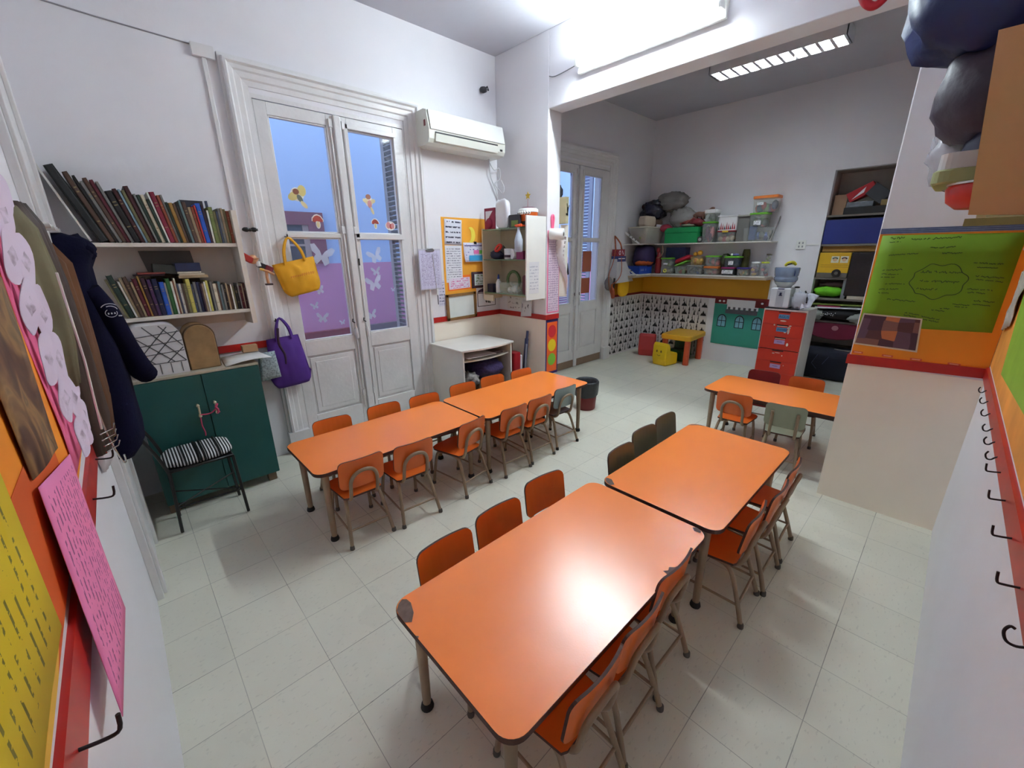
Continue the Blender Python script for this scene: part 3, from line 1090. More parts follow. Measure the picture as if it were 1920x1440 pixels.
BC = {'near-black': (28, 30, 30), 'dark maroon': (64, 24, 28), 'grey': (120, 118, 116), 'brown': (86, 62, 50), 'maroon': (92, 26, 40), 'black': (20, 16, 18), 'pale blue': (132, 158, 178),
      'olive': (112, 106, 72), 'cream': (206, 194, 170), 'dark green': (34, 52, 42), 'crimson': (132, 30, 56), 'rust': (140, 70, 46), 'ochre': (156, 116, 54), 'tan': (158, 136, 106),
      'red': (182, 42, 40), 'blue': (36, 84, 178), 'plum': (58, 32, 48), 'green': (112, 122, 66), 'slate': (62, 70, 92), 'white': (218, 214, 206), 'navy': (26, 30, 66), 'teal grey': (96, 116, 120),
      'yellow': (196, 186, 96), 'forest green': (44, 92, 44), 'purple': (74, 44, 84)}
pages = mat('book pages', (206, 196, 178), 0.9, var=0.12, vs=60)
used = {}
ORD = ['', 'second ', 'third ', 'fourth ', 'fifth ', 'sixth ', 'seventh ']


def book(x, yf, z, t, h, d, lean, col, shelf_txt, label=None, group=None):
    """upright book, spine to the room; x = bottom left corner of spine, lean in degrees to the left"""
    c = BC[col]
    m = MB(mat('book ' + col, c, 0.55, var=0.18, vs=18))
    a = RD(lean)
    m.T = Matrix.Translation((x, yf, z)) @ Matrix.Rotation(-a, 4, 'Y')
    cv = 0.0018
    m.box(0, 0, 0, cv, d, h).box(t - cv, 0, 0, t, d, h)
    m.prism([(0, 0.004), (t * .2, 0), (t * .8, 0), (t, 0.004), (t, 0.006), (0, 0.006)], 0, h)
    m.use(pages).box(cv, 0.006, 0.004, t - cv, d - 0.004, h - 0.004)
    if t > 0.013 and random.random() < 0.6:
        m.use(mat('spine gilt ' + str(random.randrange(3)), random.choice([(196, 180, 130), (210, 206, 196), (150, 130, 90)]), 0.5))
        for k in (0.72, 0.78, 0.30):
            m.box(t * .22, -0.0006, h * k, t * .78, 0.0, h * (k + 0.018))
    o = m.build('book')
    tag(o, label, 'book', group)
    return o


def shelf_of_books(seq, x, yf, z, txt, group, lean_f, h_f):
    out = []
    for i, (col, t) in enumerate(seq):
        ln = lean_f(x)
        h = h_f(x) * random.uniform(.88, 1.05)
        d = min(0.19, 0.6 * h + 0.02)
        w = t / cos(RD(ln))
        o = book(x, yf + random.uniform(0, .008), z + t * sin(RD(max(ln, 0))) * 0 + 0.001, t, h, d, -ln if False else ln, col, txt, None, group)
        out.append((o, col, t))
        x += w + 0.0012
    n = len(out)
    for i, (o, col, t) in enumerate(out):
        sz = 'thick' if t > .024 else ('slim' if t < .013 else '')
        l = out[i - 1][1] if i else 'end'
        r = out[i + 1][1] if i < n - 1 else 'end'
        if l == 'end':
            base = '%s %s book at the left end beside the %s one, %s' % (sz, col, r, txt)
        elif r == 'end':
            base = '%s %s book at the right end beside the %s one, %s' % (sz, col, l, txt)
        else:
            base = '%s %s book between the %s and the %s one, %s' % (sz, col, l, r, txt)
        base = base.strip()
        k = used.get(base, 0)
        used[base] = k + 1
        if k:
            base = ORD[k] + 'such ' + base
        o['label'] = base
    return x


topseq = [('near-black', .040), ('brown', .022), ('black', .012), ('grey', .014), ('brown', .018), ('maroon', .016), ('grey', .012), ('black', .030), ('dark maroon', .018), ('pale blue', .010), ('olive', .014),
          ('dark maroon', .022), ('grey', .010), ('dark green', .014), ('cream', .016), ('dark green', .012), ('white', .008), ('crimson', .024), ('rust', .014), ('grey', .010), ('dark green', .010), ('ochre', .018), ('brown', .012),
          ('black', .012), ('teal grey', .012), ('brown', .020), ('tan', .014), ('rust', .014), ('red', .008), ('blue', .024), ('plum', .012), ('white', .010), ('green', .022), ('olive', .014), ('slate', .010), ('grey', .014), ('tan', .012), ('olive', .014), ('rust', .018), ('cream', .008), ('teal grey', .010)]
tw = sum(t for c_, t in topseq)
k = 0.665 / tw
topseq = [(c_, t * k) for c_, t in topseq]
shelf_of_books(topseq, 0.190, 3.832, 1.783, 'top shelf', 'books leaning along the top shelf', lambda x: max(0.8, 19 - 27 * (x - .19) ** 0.95) if x < .75 else 1.2,
               lambda x: 0.445 - 0.72 * (x - .19) if x < .32 else (0.345 - 0.26 * (x - .32) if x < .66 else 0.245 - 0.10 * (x - .66)))
b_ = book(0.70, 3.99, 1.783, 0.012, 0.285, 0.03, 2, 'slate', '', 'flat slate blue folder standing behind the green book, top shelf', None)
o = MB(mat('dark folder cover', (52, 48, 54), 0.6)).box(0.645, 4.000, 1.783, 0.775, 4.025, 2.066).build('folder')
tag(o, 'dark grey folder rising behind the blue and green books, top shelf', 'folder')
b_.location.y = 4.005
b_.location.x = 0.80
# white board slanting at the left end of upper shelf
o = MB(mat('white board edge', (214, 210, 204), 0.6)).sheet((0.148, 3.834, 1.790), (0.148, 4.02, 1.790), (0.006, 4.02, 2.23), (0.006, 3.834, 2.23), t=0.010).build('white_board')
tag(o, 'white board leaning against the near-black book, left end of top shelf', 'board')

lowseq = [('olive', .010), ('dark green', .026), ('white', .008), ('tan', .012), ('brown', .018), ('tan', .010), ('maroon', .018), ('ochre', .008), ('plum', .020), ('purple', .016), ('navy', .024), ('blue', .022), ('cream', .008),
          ('forest green', .020), ('white', .010), ('rust', .006), ('cream', .008), ('slate', .008), ('white', .012), ('brown', .008), ('olive', .016), ('yellow', .020), ('slate', .012), ('grey', .012), ('navy', .018), ('plum', .008),
          ('tan', .012), ('white', .008), ('yellow', .012), ('black', .008), ('grey', .012), ('cream', .018), ('brown', .008), ('teal grey', .014), ('grey', .010), ('black', .012), ('tan', .010), ('brown', .014), ('white', .008), ('olive', .010),
          ('near-black', .018), ('grey', .008), ('maroon', .014), ('cream', .006), ('dark maroon', .012), ('olive', .010), ('slate', .014)]
tw = sum(t for c_, t in lowseq)
k = 0.655 / tw
lowseq = [(c_, t * k) for c_, t in lowseq]
shelf_of_books(lowseq, 0.212, 3.828, 1.323, 'lower shelf', 'books standing along the lower shelf', lambda x: max(0.6, 13 - 60 * (x - .21)) if x < .42 else 0.6,
               lambda x: 0.262 - 0.12 * (x - .21) if x < .5 else 0.225 - 0.13 * (x - .5))
# things laid on top of the lower row
o = MB(mat('grey card folder', (96, 90, 86), 0.7)).sheet((0.40, 4.01, 1.500), (0.66, 4.01, 1.52), (0.64, 4.02, 1.735), (0.36, 4.02, 1.735), t=0.006).build('folder')
tag(o, 'grey card folder standing behind the lower row of books', 'folder')
m = MB(mat('book plum', BC['plum'])).box(0.30, 3.86, 1.578, 0.455, 4.00, 1.588)
tag(m.use(mat('faded red cover', (120, 50, 44), 0.6)).box(0.32, 3.85, 1.590, 0.46, 3.99, 1.600).build('magazine'), 'thin faded red magazine lying flat on the lower books', 'magazine')
m = MB(mat('dark green slate cover', (48, 52, 48), 0.6))
m.T = Matrix.Translation((0.40, 3.87, 1.60)) @ Matrix.Rotation(RD(8), 4, 'Y')
m.box(0, 0, 0, .13, .10, .055)
tag(m.build('book', bevel=.002), 'dark grey green book slumped flat on the lower row, beside navy one', 'book')
m = MB(mat('book tan', BC['tan'])).box(0.525, 3.85, 1.556, 0.69, 3.99, 1.574)
tag(m.build('book'), 'tan book lying flat on the lower row, under the navy one', 'book')
m = MB(mat('book navy', BC['navy'])).box(0.52, 3.86, 1.600, 0.66, 3.99, 1.655).use(pages).box(0.524, 3.864, 1.586, 0.656, 3.985, 1.600)
tag(m.build('book', bevel=.003), 'thick navy book lying flat on top of the tan one', 'book')
m = MB(mat('beige cover', (196, 180, 160), .6)).box(0.53, 3.855, 1.5745, 0.675, 3.99, 1.585)
tag(m.build('book'), 'thin beige book between the tan and navy ones lying flat', 'book')

# ================================================================== GREEN CABINET
gc = mat('dark teal green paint', (20, 78, 74), 0.55, var=0.08, vs=3)
gx0, gx1, gy, gz0, gz1 = 0.135, 0.832, 3.60, 0.075, 0.958
cab = thing('green_cabinet', 'low dark green two-door cabinet under the bookcase', 'cabinet', ((gx0 + gx1) / 2, 3.80, 0))
qx, qy = (gx0 + gx1) / 2, 3.80
m = MB(gc).box(gx0 - qx, gy + .018 - qy, gz0, gx1 - qx, 4.0 - qy, gz1 - .018)
m.build('cabinet_body', cab, bevel=0.003)
tag(MB(mat('worn pale worktop', (176, 166, 148), 0.5, var=.12, vs=12)).box(gx0 - .004 - qx, gy + .004 - qy, gz1 - .018, gx1 + .004 - qx, 4.0 - qy, gz1).build('cabinet_top', cab, bevel=0.003), 'worn pale top')
mid = 0.487
for xa, xb, s in ((gx0, mid - .003, 1), (mid + .003, gx1, -1)):
    dr = MB(gc).prism(rrect(xa - qx, gz0, xb - qx, gz1 - .020, .006, 2), gy - qy, gy + .018 - qy, 'y').build('cabinet_door', cab)
    kx = (xb - .055 if s > 0 else xa + .035) - qx
    k_ = MB(mat('cream porcelain', (214, 200, 170), .35))
    k_.tube([(kx, gy - .002 - qy, .665), (kx, gy - .032 - qy, .668), (kx + .002, gy - .032 - qy, .735), (kx, gy - .002 - qy, .738)], .006, 10, fine=3)
    k_.blob((kx, gy - .034 - qy, .665), (.010, .010, .010)).blob((kx, gy - .034 - qy, .738), (.010, .010, .010))
    tag(k_.build('door_handle', dr), 'cream bar handle')
wd = mat('cabinet foot wood', (112, 92, 74), .8, var=.2)
for x in (gx0 + .03, gx1 - .05):
    MB(wd).box(x - .025 - qx, gy + .03 - qy, 0, x + .03 - qx, gy + .10 - qy, gz0).build('foot', cab)
    MB(wd).box(x - .025 - qx, 3.92 - qy, 0, x + .03 - qx, 3.98 - qy, gz0).build('foot', cab)
hx1, hx2 = mid - .058, mid + .038
pk_ = mat('pink ribbon', (206, 74, 110), .7)
m = MB(pk_)
m.tube([(hx1, gy - .036, .668), (hx1 - .004, gy - .03, .60), (hx1 + .004, gy - .025, .545), (hx1 + .002, gy - .02, .515)], .0045, 6, fine=4)
m.tube([(hx1, gy - .038, .675), (mid, gy - .03, .668), (hx2, gy - .038, .70), (hx2 + .005, gy - .042, .715)], .0045, 6, fine=4)
m.tube([(hx2, gy - .04, .66), (hx2 + .008, gy - .046, .69), (hx2 - .004, gy - .046, .71), (hx2 + .010, gy - .044, .728), (hx2, gy - .04, .70), (hx2 + .012, gy - .04, .665)], .006, 6, fine=4)
tag(m.build('pink_ribbon'), 'pink ribbon tied round the two handles of the green cabinet', 'ribbon')

# box with printed lines, arched wooden box, papers on the cabinet
zt = gz1 + 0.001


def arch_pts(x0, x1, z0, z1, r):
    p = [(x0, z0), (x1, z0)]
    for k in range(9):
        t = RD(90 * k / 8)
        p.append((x1 - r + r * cos(t), z1 - r + r * sin(t)))
    for k in range(9):
        t = RD(90 + 90 * k / 8)
        p.append((x0 + r + r * cos(t), z1 - r + r * sin(t)))
    return p


whp = mat('pearly white sheet', (214, 212, 214), .3, var=.05)
m = MB(whp)
m.prism(arch_pts(.165, .445, zt, 1.285, .085), 3.66, 3.93, 'y')
lg = mat('grey printed line', (84, 84, 88), .6)
m.use(lg)
fy = 3.6585
N_ = (0, -1, 0)


def gl_(a, b, w=.005):
    m.stroke([(a[0], fy, a[1]), (b[0], fy, b[1])], w, N_, .001)


for i in range(5):
    xa = .19 + .055 * i
    gl_((xa, zt + .01), (xa, zt + .075))
gl_((.17, zt + .08), (.44, zt + .08))
gl_((.168, zt + .135), (.442, zt + .150))
gl_((.168, zt + .195), (.442, zt + .215))
gl_((.170, zt + .255), (.440, zt + .275))
for a, b in (((.17, .08), (.38, .31)), ((.24, .08), (.43, .28)), ((.34, .08), (.44, .17)), ((.44, .08), (.26, .32)), ((.38, .08), (.18, .29)), ((.28, .08), (.17, .20)), ((.44, .18), (.34, .32))):
    gl_((a[0], zt + a[1]), (b[0], zt + b[1]), .006)
m.stroke([(.445 - .004, 3.70 + .05 * i, 1.10 + .03 * (i % 2)) for i in range(5)], .006, (1, 0, 0), .006)
tag(m.build('patterned_box'), 'pearly white rounded box with grey geometric lines on the green cabinet', 'box')
m = MB(wood).prism(arch_pts(.455, .622, zt, 1.255, .083), 3.675, 3.90, 'y', c=.004)
m.use(mat('dark wood band', (92, 70, 48), .5)).prism(arch_pts(.447, .630, zt, 1.263, .087), 3.70, 3.712, 'y')
tag(m.build('arched_box'), 'arched brown wooden box beside the patterned white box', 'box')
m = MB(mat('white sheet stack', (226, 224, 222), .7)).sheet((.640, 3.615, zt), (.93, 3.60, zt + .018), (.90, 3.86, zt + .02), (.665, 3.92, zt), t=.004, nu=8, nv=2, bend=lambda u, v: .014 * sin(u * 3))
tag(m.build('paper_sheet'), 'large white sheet of paper overhanging the right end of green cabinet', 'paper')
m = MB(card).box(.80, 3.84, zt + .035, .90, 3.90, zt + .085)
tag(m.build('card_box'), 'small brown card box on the white paper at the cabinet end', 'box')
m.v = []

# ================================================================== BLACK CHAIR WITH STRIPED CUSHION
bc = thing('metal_chair', 'black metal chair with striped cushion in front of the green cabinet', 'chair', (0.355, 3.40, 0))
X0, X1, Y0, Y1 = -.165, .165, -.135, .165
r = .0095
for x, y, fx, fy_ in ((X0, Y0, -.185, -.085), (X1, Y0, .180, -.12), (X0, Y1, -.175, .145), (X1, Y1, .180, .155)):
    MB(black_m).tube([(x, y, .445), (fx, fy_, .008)], r, 10).build('leg', bc)
m = MB(black_m)
m.tube([(X0, Y0, .45), (X1, Y0, .45), (X1, Y1, .45), (X0, Y1, .45)], r, 8, closed=True)
m.box(X0, Y0, .448, X1, Y1, .455)
m.build('seat_frame', bc)
m = MB(black_m)
m.tube([(-.178, -.105, .20), (.17, .15, .20)], .005, 8).tube([(-.172, .14, .20), (.17, -.125, .20)], .005, 8).tube([(-.178, -.105, .19), (.172, -.128, .19)], .005, 8)
m.build('cross_brace', bc)
m = MB(black_m)
m.tube([(X0, Y0, .44), (X0 - .03, Y0, .56), (X0 - .085, Y0 + .01, .72), (X0 - .115, Y0 + .04, .83), (X0 - .12, .01, .855), (X0 - .115, Y1 - .04, .83), (X0 - .085, Y1 - .01, .72), (X0 - .03, Y1, .56), (X0, Y1, .44)], r, 10, fine=5)
m.build('back_frame', bc)


def stripe_mat(name, a, b_, axis, freq, duty=.5):
    if name in MATS:
        return MATS[name]
    q = mat(name, a, .8)
    nt = q.node_tree
    bs = nt.nodes['Principled BSDF']
    tc = nt.nodes.new('ShaderNodeTexCoord')
    sp = nt.nodes.new('ShaderNodeSeparateXYZ')
    nt.links.new(tc.outputs['Object'], sp.inputs[0])
    f = _math(nt, 'LESS_THAN', _math(nt, 'FRACT', _math(nt, 'MULTIPLY', sp.outputs[axis], freq)), duty)
    x = nt.nodes.new('ShaderNodeMix')
    x.data_type = 'RGBA'
    x.inputs[6].default_value = lin(a)
    x.inputs[7].default_value = lin(b_)
    nt.links.new(f, x.inputs[0])
    nt.links.new(x.outputs[2], bs.inputs['Base Color'])
    return q


stp = stripe_mat('black and white striped cloth', (226, 226, 226), (16, 16, 18), 0, 62, .55)
m = MB(stp).blob((0.0, 0.02, .478), (.185, .150, .030), nz=.05, ns=2, seg=28, rings=12, pw=.55)
cs = m.build('seat_cushion', bc)
tag(cs, 'black and white striped cushion')
m = MB(black_m)
for x in (-.075, -.005, .025, .105):
    m.tube([(x, -.135, .470), (x, -.12, .505), (x, 0, .512), (x, .15, .505), (x, .17, .47)], .0055, 6, fine=3)
m.build('cushion_strap', bc)
pl = mat('white black plaid cloth', (214, 222, 220), .8)
m = MB(pl)
bp = [(X0 - .075, Y0 + .03, .69), (X0 - .075, Y1 - .03, .69), (X0 - .117, Y1 - .06, .835), (X0 - .117, Y0 + .06, .835)]
m.sheet(*[bp[i] for i in (0, 1, 2, 3)], t=.018, nu=6, nv=4, bend=lambda u, v: .012 * sin(pi * u) * sin(pi * v), off=-.004)
m.use(black_m)
for u in (.2, .5, .8):
    a, b_ = Vector(bp[0]).lerp(Vector(bp[1]), u), Vector(bp[3]).lerp(Vector(bp[2]), u)
    m.tube([a + Vector((.022, 0, 0)), a.lerp(b_, .5) + Vector((.032, 0, .004)), b_ + Vector((.022, 0, 0))], .004, 6)
for v in (.3, .7):
    a, b_ = Vector(bp[0]).lerp(Vector(bp[3]), v), Vector(bp[1]).lerp(Vector(bp[2]), v)
    m.tube([a + Vector((.022, 0, 0)), a.lerp(b_, .5) + Vector((.032, 0, .004)), b_ + Vector((.022, 0, 0))], .004, 6)
tag(m.build('back_cushion', bc), 'black and white plaid cushion')

# ================================================================== HANGING BAGS, DOLL, BOW on the door casing
def tote(name, label, cat, c, w_top, w_bot, h, depth, m_, strap_h, tilt, strap_m=None, seed=1.0, extra=None, rest=None, round_=.05):
    """cloth tote hanging flat against the wall; c = middle of the top edge"""
    t = thing(name, label, cat, c)
    m = MB(m_)
    m.T = Matrix.Rotation(tilt, 4, 'Y')
    nu, nv = 16, 14
    front, back = [], []
    for j in range(nv + 1):
        v = j / nv
        w = w_top * (1 - v) + w_bot * v
        for i in range(nu + 1):
            u = i / nu
            x = (u - .5) * w
            z = -h * v
            e = min(u, 1 - u) * 2
            if v > .72:
                z += (1 - min(1, e * 3.2)) ** 2 * round_ * (v - .72) / .28
            bul = depth * (sin(pi * min(1, u)) ** .5) * (.25 + .75 * sin(pi * min(1, v * .85 + .08)))
            wr = .008 * noise.noise(Vector((u * 4 + seed, v * 4, seed))) + .006 * noise.noise(Vector((u * 9 + seed, v * 3, seed)))
            front.append((x, -bul - wr, z))
            back.append((x, bul * .35 + wr * .3, z))
    wq = nu + 1
    fr = [(j * wq + i, (j + 1) * wq + i, (j + 1) * wq + i + 1, j * wq + i + 1) for j in range(nv) for i in range(nu)]
    nf = len(front)
    bkf = [tuple(nf + k for k in f[::-1]) for f in fr]
    sides = [(j * wq, nf + j * wq, nf + (j + 1) * wq, (j + 1) * wq) for j in range(nv)] + [(j * wq + nu, (j + 1) * wq + nu, nf + (j + 1) * wq + nu, nf + j * wq + nu) for j in range(nv)] + [(nv * wq + i, nf + nv * wq + i, nf + nv * wq + i + 1, nv * wq + i + 1) for i in range(nu)]
    m.add(front + back, fr + bkf + sides, True)
    m.build('bag_body', t)
    s = MB(strap_m or m_)
    for yy, dx in ((-depth * .5 - .004, 0), (.004, .018)):
        a = w_top * .24
        pts = [(-a + dx, yy, -.02), (-a * .75 + dx, yy, strap_h * .5), (dx * .3, yy * .3 - .004, strap_h), (a * .75 + dx, yy, strap_h * .5), (a + dx, yy, -.02)]
        pts = [Matrix.Rotation(tilt * (1 if i in (0, 4) else .5), 4, 'Y') @ Vector(p) for i, p in enumerate(pts)]
        s.tube(pts, .0085, 8, fine=4)
    # flatten straps a little
    s.build('bag_handle', t)
    if extra:
        extra(t)
    return t


ybag = mat('mustard yellow cloth', (226, 164, 24), .75, var=.10, vs=7)


def ytext(t):
    m = MB(mat('faded red print', (196, 84, 44), .8))
    for k in range(11):
        x_ = -.075 + .0175 * k
        h_ = .022 if k > 4 else .015
        m.stroke([(x_, -.068, -.125), (x_ + .004, -.068, -.125 + h_), (x_ + .009, -.068, -.118), (x_ + .013, -.068, -.125 + h_ * .8)], .0035, (0, -1, 0), .0)
    o = m.build('print', t)
    o.rotation_euler = (0, RD(-9), 0)
    tag(o, 'faded red print')


tote('yellow_tote_bag', 'mustard yellow tote bag with faded red print hanging on the left door leaf', 'bag', (1.300, 3.985, 1.655), .33, .30, .27, .050, ybag, .175, RD(-11), seed=2.0, extra=ytext)
MB(iron).tube([(1.285, D + .005, 1.84), (1.285, D - .06, 1.835), (1.285, D - .065, 1.855)], .005, 8).build('wall_hook')
tag(bpy.data.objects['wall_hook'], 'dark hook holding the yellow tote bag', 'hook')
pbag = mat('purple cloth', (78, 36, 132), .75, var=.12, vs=6)


def sparkle(t):
    sm = mat('silver sequin cloth', (150, 166, 172), .35, var=.5, vs=90)
    m = MB(sm).sheet((-.235, -.085, -.315), (-.085, -.095, -.300), (-.10, -.095, -.085), (-.215, -.085, -.090), t=.012, nu=6, nv=6, bend=lambda u, v: .010 * sin(pi * u) * sin(pi * v))
    tag(m.build('silver_pouch', t), 'silver sequinned pouch hanging in front')


tote('purple_tote_bag', 'large purple tote bag with silver pouch hanging beside the green cabinet', 'bag', (1.115, 3.965, 1.055), .245, .33, .42, .055, pbag, .155, RD(-3), seed=5.0, extra=sparkle, round_=.10)
o = MB(iron).tube([(1.085, D - .04, 1.19), (1.085, D - .085, 1.185), (1.085, D - .09, 1.21)], .005, 8).build('wall_hook')
tag(o, 'dark hook holding the purple tote bag', 'hook')
m = MB(mat('dark plum ribbon', (52, 20, 52), .7)).tube([(1.075, 3.90, 1.14), (1.06, 3.88, 1.02), (1.085, 3.865, .93), (1.08, 3.86, .85)], [.010, .010, .009, .006], 8, fine=4)
tag(m.build('ribbon'), 'dark plum ribbon dangling in front of the purple tote bag', 'ribbon')
m = MB(black_m)
m.blob((1.035, D - .05, 1.882), (.012, .012, .012)).blob((1.008, D - .05, 1.884), (.026, .010, .016), nz=.2).blob((1.062, D - .05, 1.884), (.026, .010, .016), nz=.2)
tag(m.build('black_bow'), 'small black bow pinned on the door casing above the doll', 'bow')
# wooden puppet
dl = thing('puppet_doll', 'small wooden jointed puppet with red cap and long shoes hanging between shelf and yellow bag', 'doll', (1.00, 3.93, 1.64))
skin = mat('painted wood skin', (206, 150, 108), .6)
dred = mat('puppet red', (170, 40, 30), .6)
m = MB(skin).blob((.0, -.01, .03), (.034, .030, .034)).tube([(0, -.035, .03), (.022, -.085, .035)], [.006, .004], 8)
m.build('head', dl)
m = MB(dred)
m.T = Matrix.Translation((-.03, -.01, .035)) @ Matrix.Rotation(RD(35), 4, 'Y')
m.box(-.05, -.03, -.022, .03, .03, .022)
tag(m.build('hat', dl, bevel=.006), 'red cap')
m = MB(mat('puppet black', (36, 26, 30), .6))
m.T = Matrix.Translation((.055, 0, -.02)) @ Matrix.Rotation(RD(28), 4, 'Y')
m.box(-.03, -.022, -.02, .02, .022, .02).use(mat('puppet dark red', (116, 24, 36), .6)).box(.02, -.024, -.022, .075, .024, .022)
m.build('torso', dl, bevel=.004)
MB(white_pl).tube([(.028, -.02, .015), (.032, -.022, -.022)], .014, 10).build('collar', dl)
MB(mat('puppet yellow', (214, 176, 80), .6)).tube([(.03, -.03, -.04), (.055, -.035, -.048)], .009, 8).build('arm', dl)
l = MB(skin).tube([(.055, -.02, -.05), (.085, -.03, -.062), (.120, -.035, -.085)], .0095, 8).build('leg', dl)
l = MB(skin).tube([(.075, -.02, -.06), (.070, -.02, -.105), (.074, -.02, -.15)], [.011, .010, .011], 8).build('leg', dl)
MB(mat('puppet shoe', (46, 24, 24), .5)).box(.050, -.045, -.163, .100, -.008, -.150).build('shoe', l, bevel=.003)
MB(white_pl).tube([(-.005, .03, .10), (.0, .0, .07)], .0015, 5).build('string', dl)

# ================================================================== LEFT WALL: coats and rack
rk = thing('coat_rack', 'white peg board at the top of the old casing on left wall, holding coats', 'rack', (0.0, 2.55, 1.79))
m = MB(joinery).box(0.001, -.18, -.012, .030, .50, .055).build('rack_board', rk, bevel=.004)
for y in (-.10, .10, .30, .44):
    MB(joinery).tube([(.03, y, .015), (.072, y, .020)], [.009, .012], 10).build('peg', rk)


def garment(name, label, cat, m_, prof, y0, y1, seed, group=None, logo=None):
    """cloth hanging on the left wall: prof = (z, x_out, y_in, y_out shrink) rows from top to hem"""
    m = MB(m_)
    n = 22
    vs = []
    for z, xo, ya, yb in prof:
        for i in range(n + 1):
            u = i / n
            y = ya + (yb - ya) * u
            f = noise.noise(Vector((u * 6 + seed, z * 2, seed))) * .022 + noise.noise(Vector((u * 14 + seed, z * 3, seed))) * .010
            x = .012 + (xo - .012) * sin(pi * (.06 + .88 * u)) ** .55 + f
            vs.append((max(x, .008), y, z))
        for i in range(n, -1, -1):
            u = i / n
            vs.append((.004, ya + (yb - ya) * u, z))
    k = 2 * (n + 1)
    fs = [(a * k + i, a * k + (i + 1) % k, (a + 1) * k + (i + 1) % k, (a + 1) * k + i) for a in range(len(prof) - 1) for i in range(k)]
    fs += [list(range(k))[::-1], [(len(prof) - 1) * k + i for i in range(k)]]
    m.add(vs, fs, True)
    o = m.build(name)
    return tag(o, label, cat, group)


navy = mat('navy fleece', (12, 12, 34), .95, var=.3, vs=5, bump=.3, bs=80, spec=.1)
nv_ = thing('navy_jacket', 'navy blue hooded jacket with white chest emblem hanging in the corner over the left wall', 'jacket', (0, 3.0, 1.8))


def nbody():
    m = MB(navy)
    rows = [(1.800, .075, 2.86, 3.05), (1.775, .150, 2.82, 3.12), (1.715, .165, 2.80, 3.16), (1.655, .135, 2.78, 3.18), (1.58, .135, 2.72, 3.24), (1.46, .150, 2.70, 3.27), (1.30, .158, 2.70, 3.28), (1.16, .150, 2.70, 3.28), (1.02, .150, 2.71, 3.27), (.90, .148, 2.72, 3.26), (.82, .140, 2.74, 3.24), (.78, .10, 2.76, 3.20)]
    n = 24
    vs = []
    for z, xo, ya, yb in rows:
        for i in range(n):
            t = 2 * pi * i / n
            y = (ya + yb) / 2 + (yb - ya) / 2 * cos(t)
            f = noise.noise(Vector((cos(t) * 2, sin(t) * 2, z * 4))) * .014
            x = .050 + max(-.045, (xo - .05) * abs(sin(t)) ** .6 * (1 if sin(t) > 0 else -.8)) + f
            vs.append((x, y - 3.0, z - 1.8))
    fs = [(a * n + i, (a + 1) * n + i, (a + 1) * n + (i + 1) % n, a * n + (i + 1) % n) for a in range(len(rows) - 1) for i in range(n)]
    fs += [list(range(n)), [(len(rows) - 1) * n + i for i in range(n)][::-1]]
    m.add(vs, fs, True)
    m.build('jacket_body', nv_)
    s = MB(navy)
    s.tube([(.10, -.22, -.23), (.135, -.20, -.34), (.165, -.15, -.50), (.195, -.10, -.62), (.215, -.06, -.665)], [.045, .052, .050, .050, .046], 14, fine=3)
    s.build('sleeve', nv_)
    s = MB(navy)
    s.blob((.105, -.06, -.065), (.062, .10, .058), nz=.25, ns=2.2, seed=3)
    s.build('hood', nv_)
    e = MB(mat('white embroidery', (190, 190, 196), .8))
    cx, cz = .150, -.325
    yb = -.262
    N = Vector((.55, -1, 0)).normalized()
    for rr_, a0, a1 in ((.034, 35, 155), (.024, 20, 120)):
        e.stroke([(cx + rr_ * cos(RD(a)), yb - .02 + rr_ * .3 * cos(RD(a)), cz + rr_ * sin(RD(a))) for a in range(a0, a1, 12)], .0032, N, .012)
    e.stroke([(cx + .019 * cos(RD(a)), yb - .02 + .006 * cos(RD(a)), cz - .006 + .017 * sin(RD(a))) for a in range(120, 400, 20)], .0025, N, .012)
    for dx in (-.009, .001, .011):
        e.stroke([(cx + dx, yb - .02 + dx * .3, cz - .011), (cx + dx, yb - .02 + dx * .3, cz - .004)], .0055, N, .012)
    e.stroke([(cx + .020, yb - .014, cz - .020), (cx + .032, yb - .010, cz - .021)], .005, N, .012)
    tag(e.build('emblem', nv_), 'white embroidered emblem')


nbody()
brn = mat('brown suede', (92, 54, 20), .9, var=.25, vs=6)
garment('brown_jacket', 'rust brown jacket hanging on left wall beside the navy jacket', 'jacket', brn, [(1.75, .05, 2.34, 2.56), (1.68, .085, 2.30, 2.64), (1.55, .085, 2.28, 2.68), (1.35, .085, 2.28, 2.70), (1.18, .080, 2.30, 2.70), (1.00, .055, 2.34, 2.66)], 0, 0, 2.0)
khk = mat('khaki cloth', (112, 104, 78), .9, var=.2, vs=6)
garment('khaki_coat', 'khaki coat hanging behind the pink flower display', 'coat', khk, [(1.84, .03, 2.04, 2.12), (1.78, .055, 1.98, 2.13), (1.62, .065, 1.96, 2.135), (1.45, .055, 1.97, 2.135), (1.32, .04, 2.00, 2.13)], 0, 0, 4.0)
dbr = mat('dark brown leather', (58, 40, 30), .6, var=.25, vs=8)
garment('leather_coat', 'dark brown leather coat between the khaki coat and rust brown jacket', 'coat', dbr, [(1.86, .05, 2.16, 2.30), (1.80, .075, 2.14, 2.36), (1.62, .080, 2.14, 2.38), (1.40, .075, 2.16, 2.38), (1.15, .065, 2.18, 2.38), (1.02, .05, 2.20, 2.36)], 0, 0, 6.0)
m = MB(white_pl).tube([(.078, 1.95, 1.66), (.072, 2.0, 1.40), (.055, 2.06, 1.16)], .003, 8)
tag(m.build('white_rod'), 'thin white rod hanging in front of the brown coats on left wall', 'rod')
m = MB(chrome)
m.tube([(.055, 2.12, 1.24), (.060, 2.14, 1.10), (.072, 2.16, 1.00), (.080, 2.18, .985), (.082, 2.16, 1.02)], .0028, 6, fine=4)
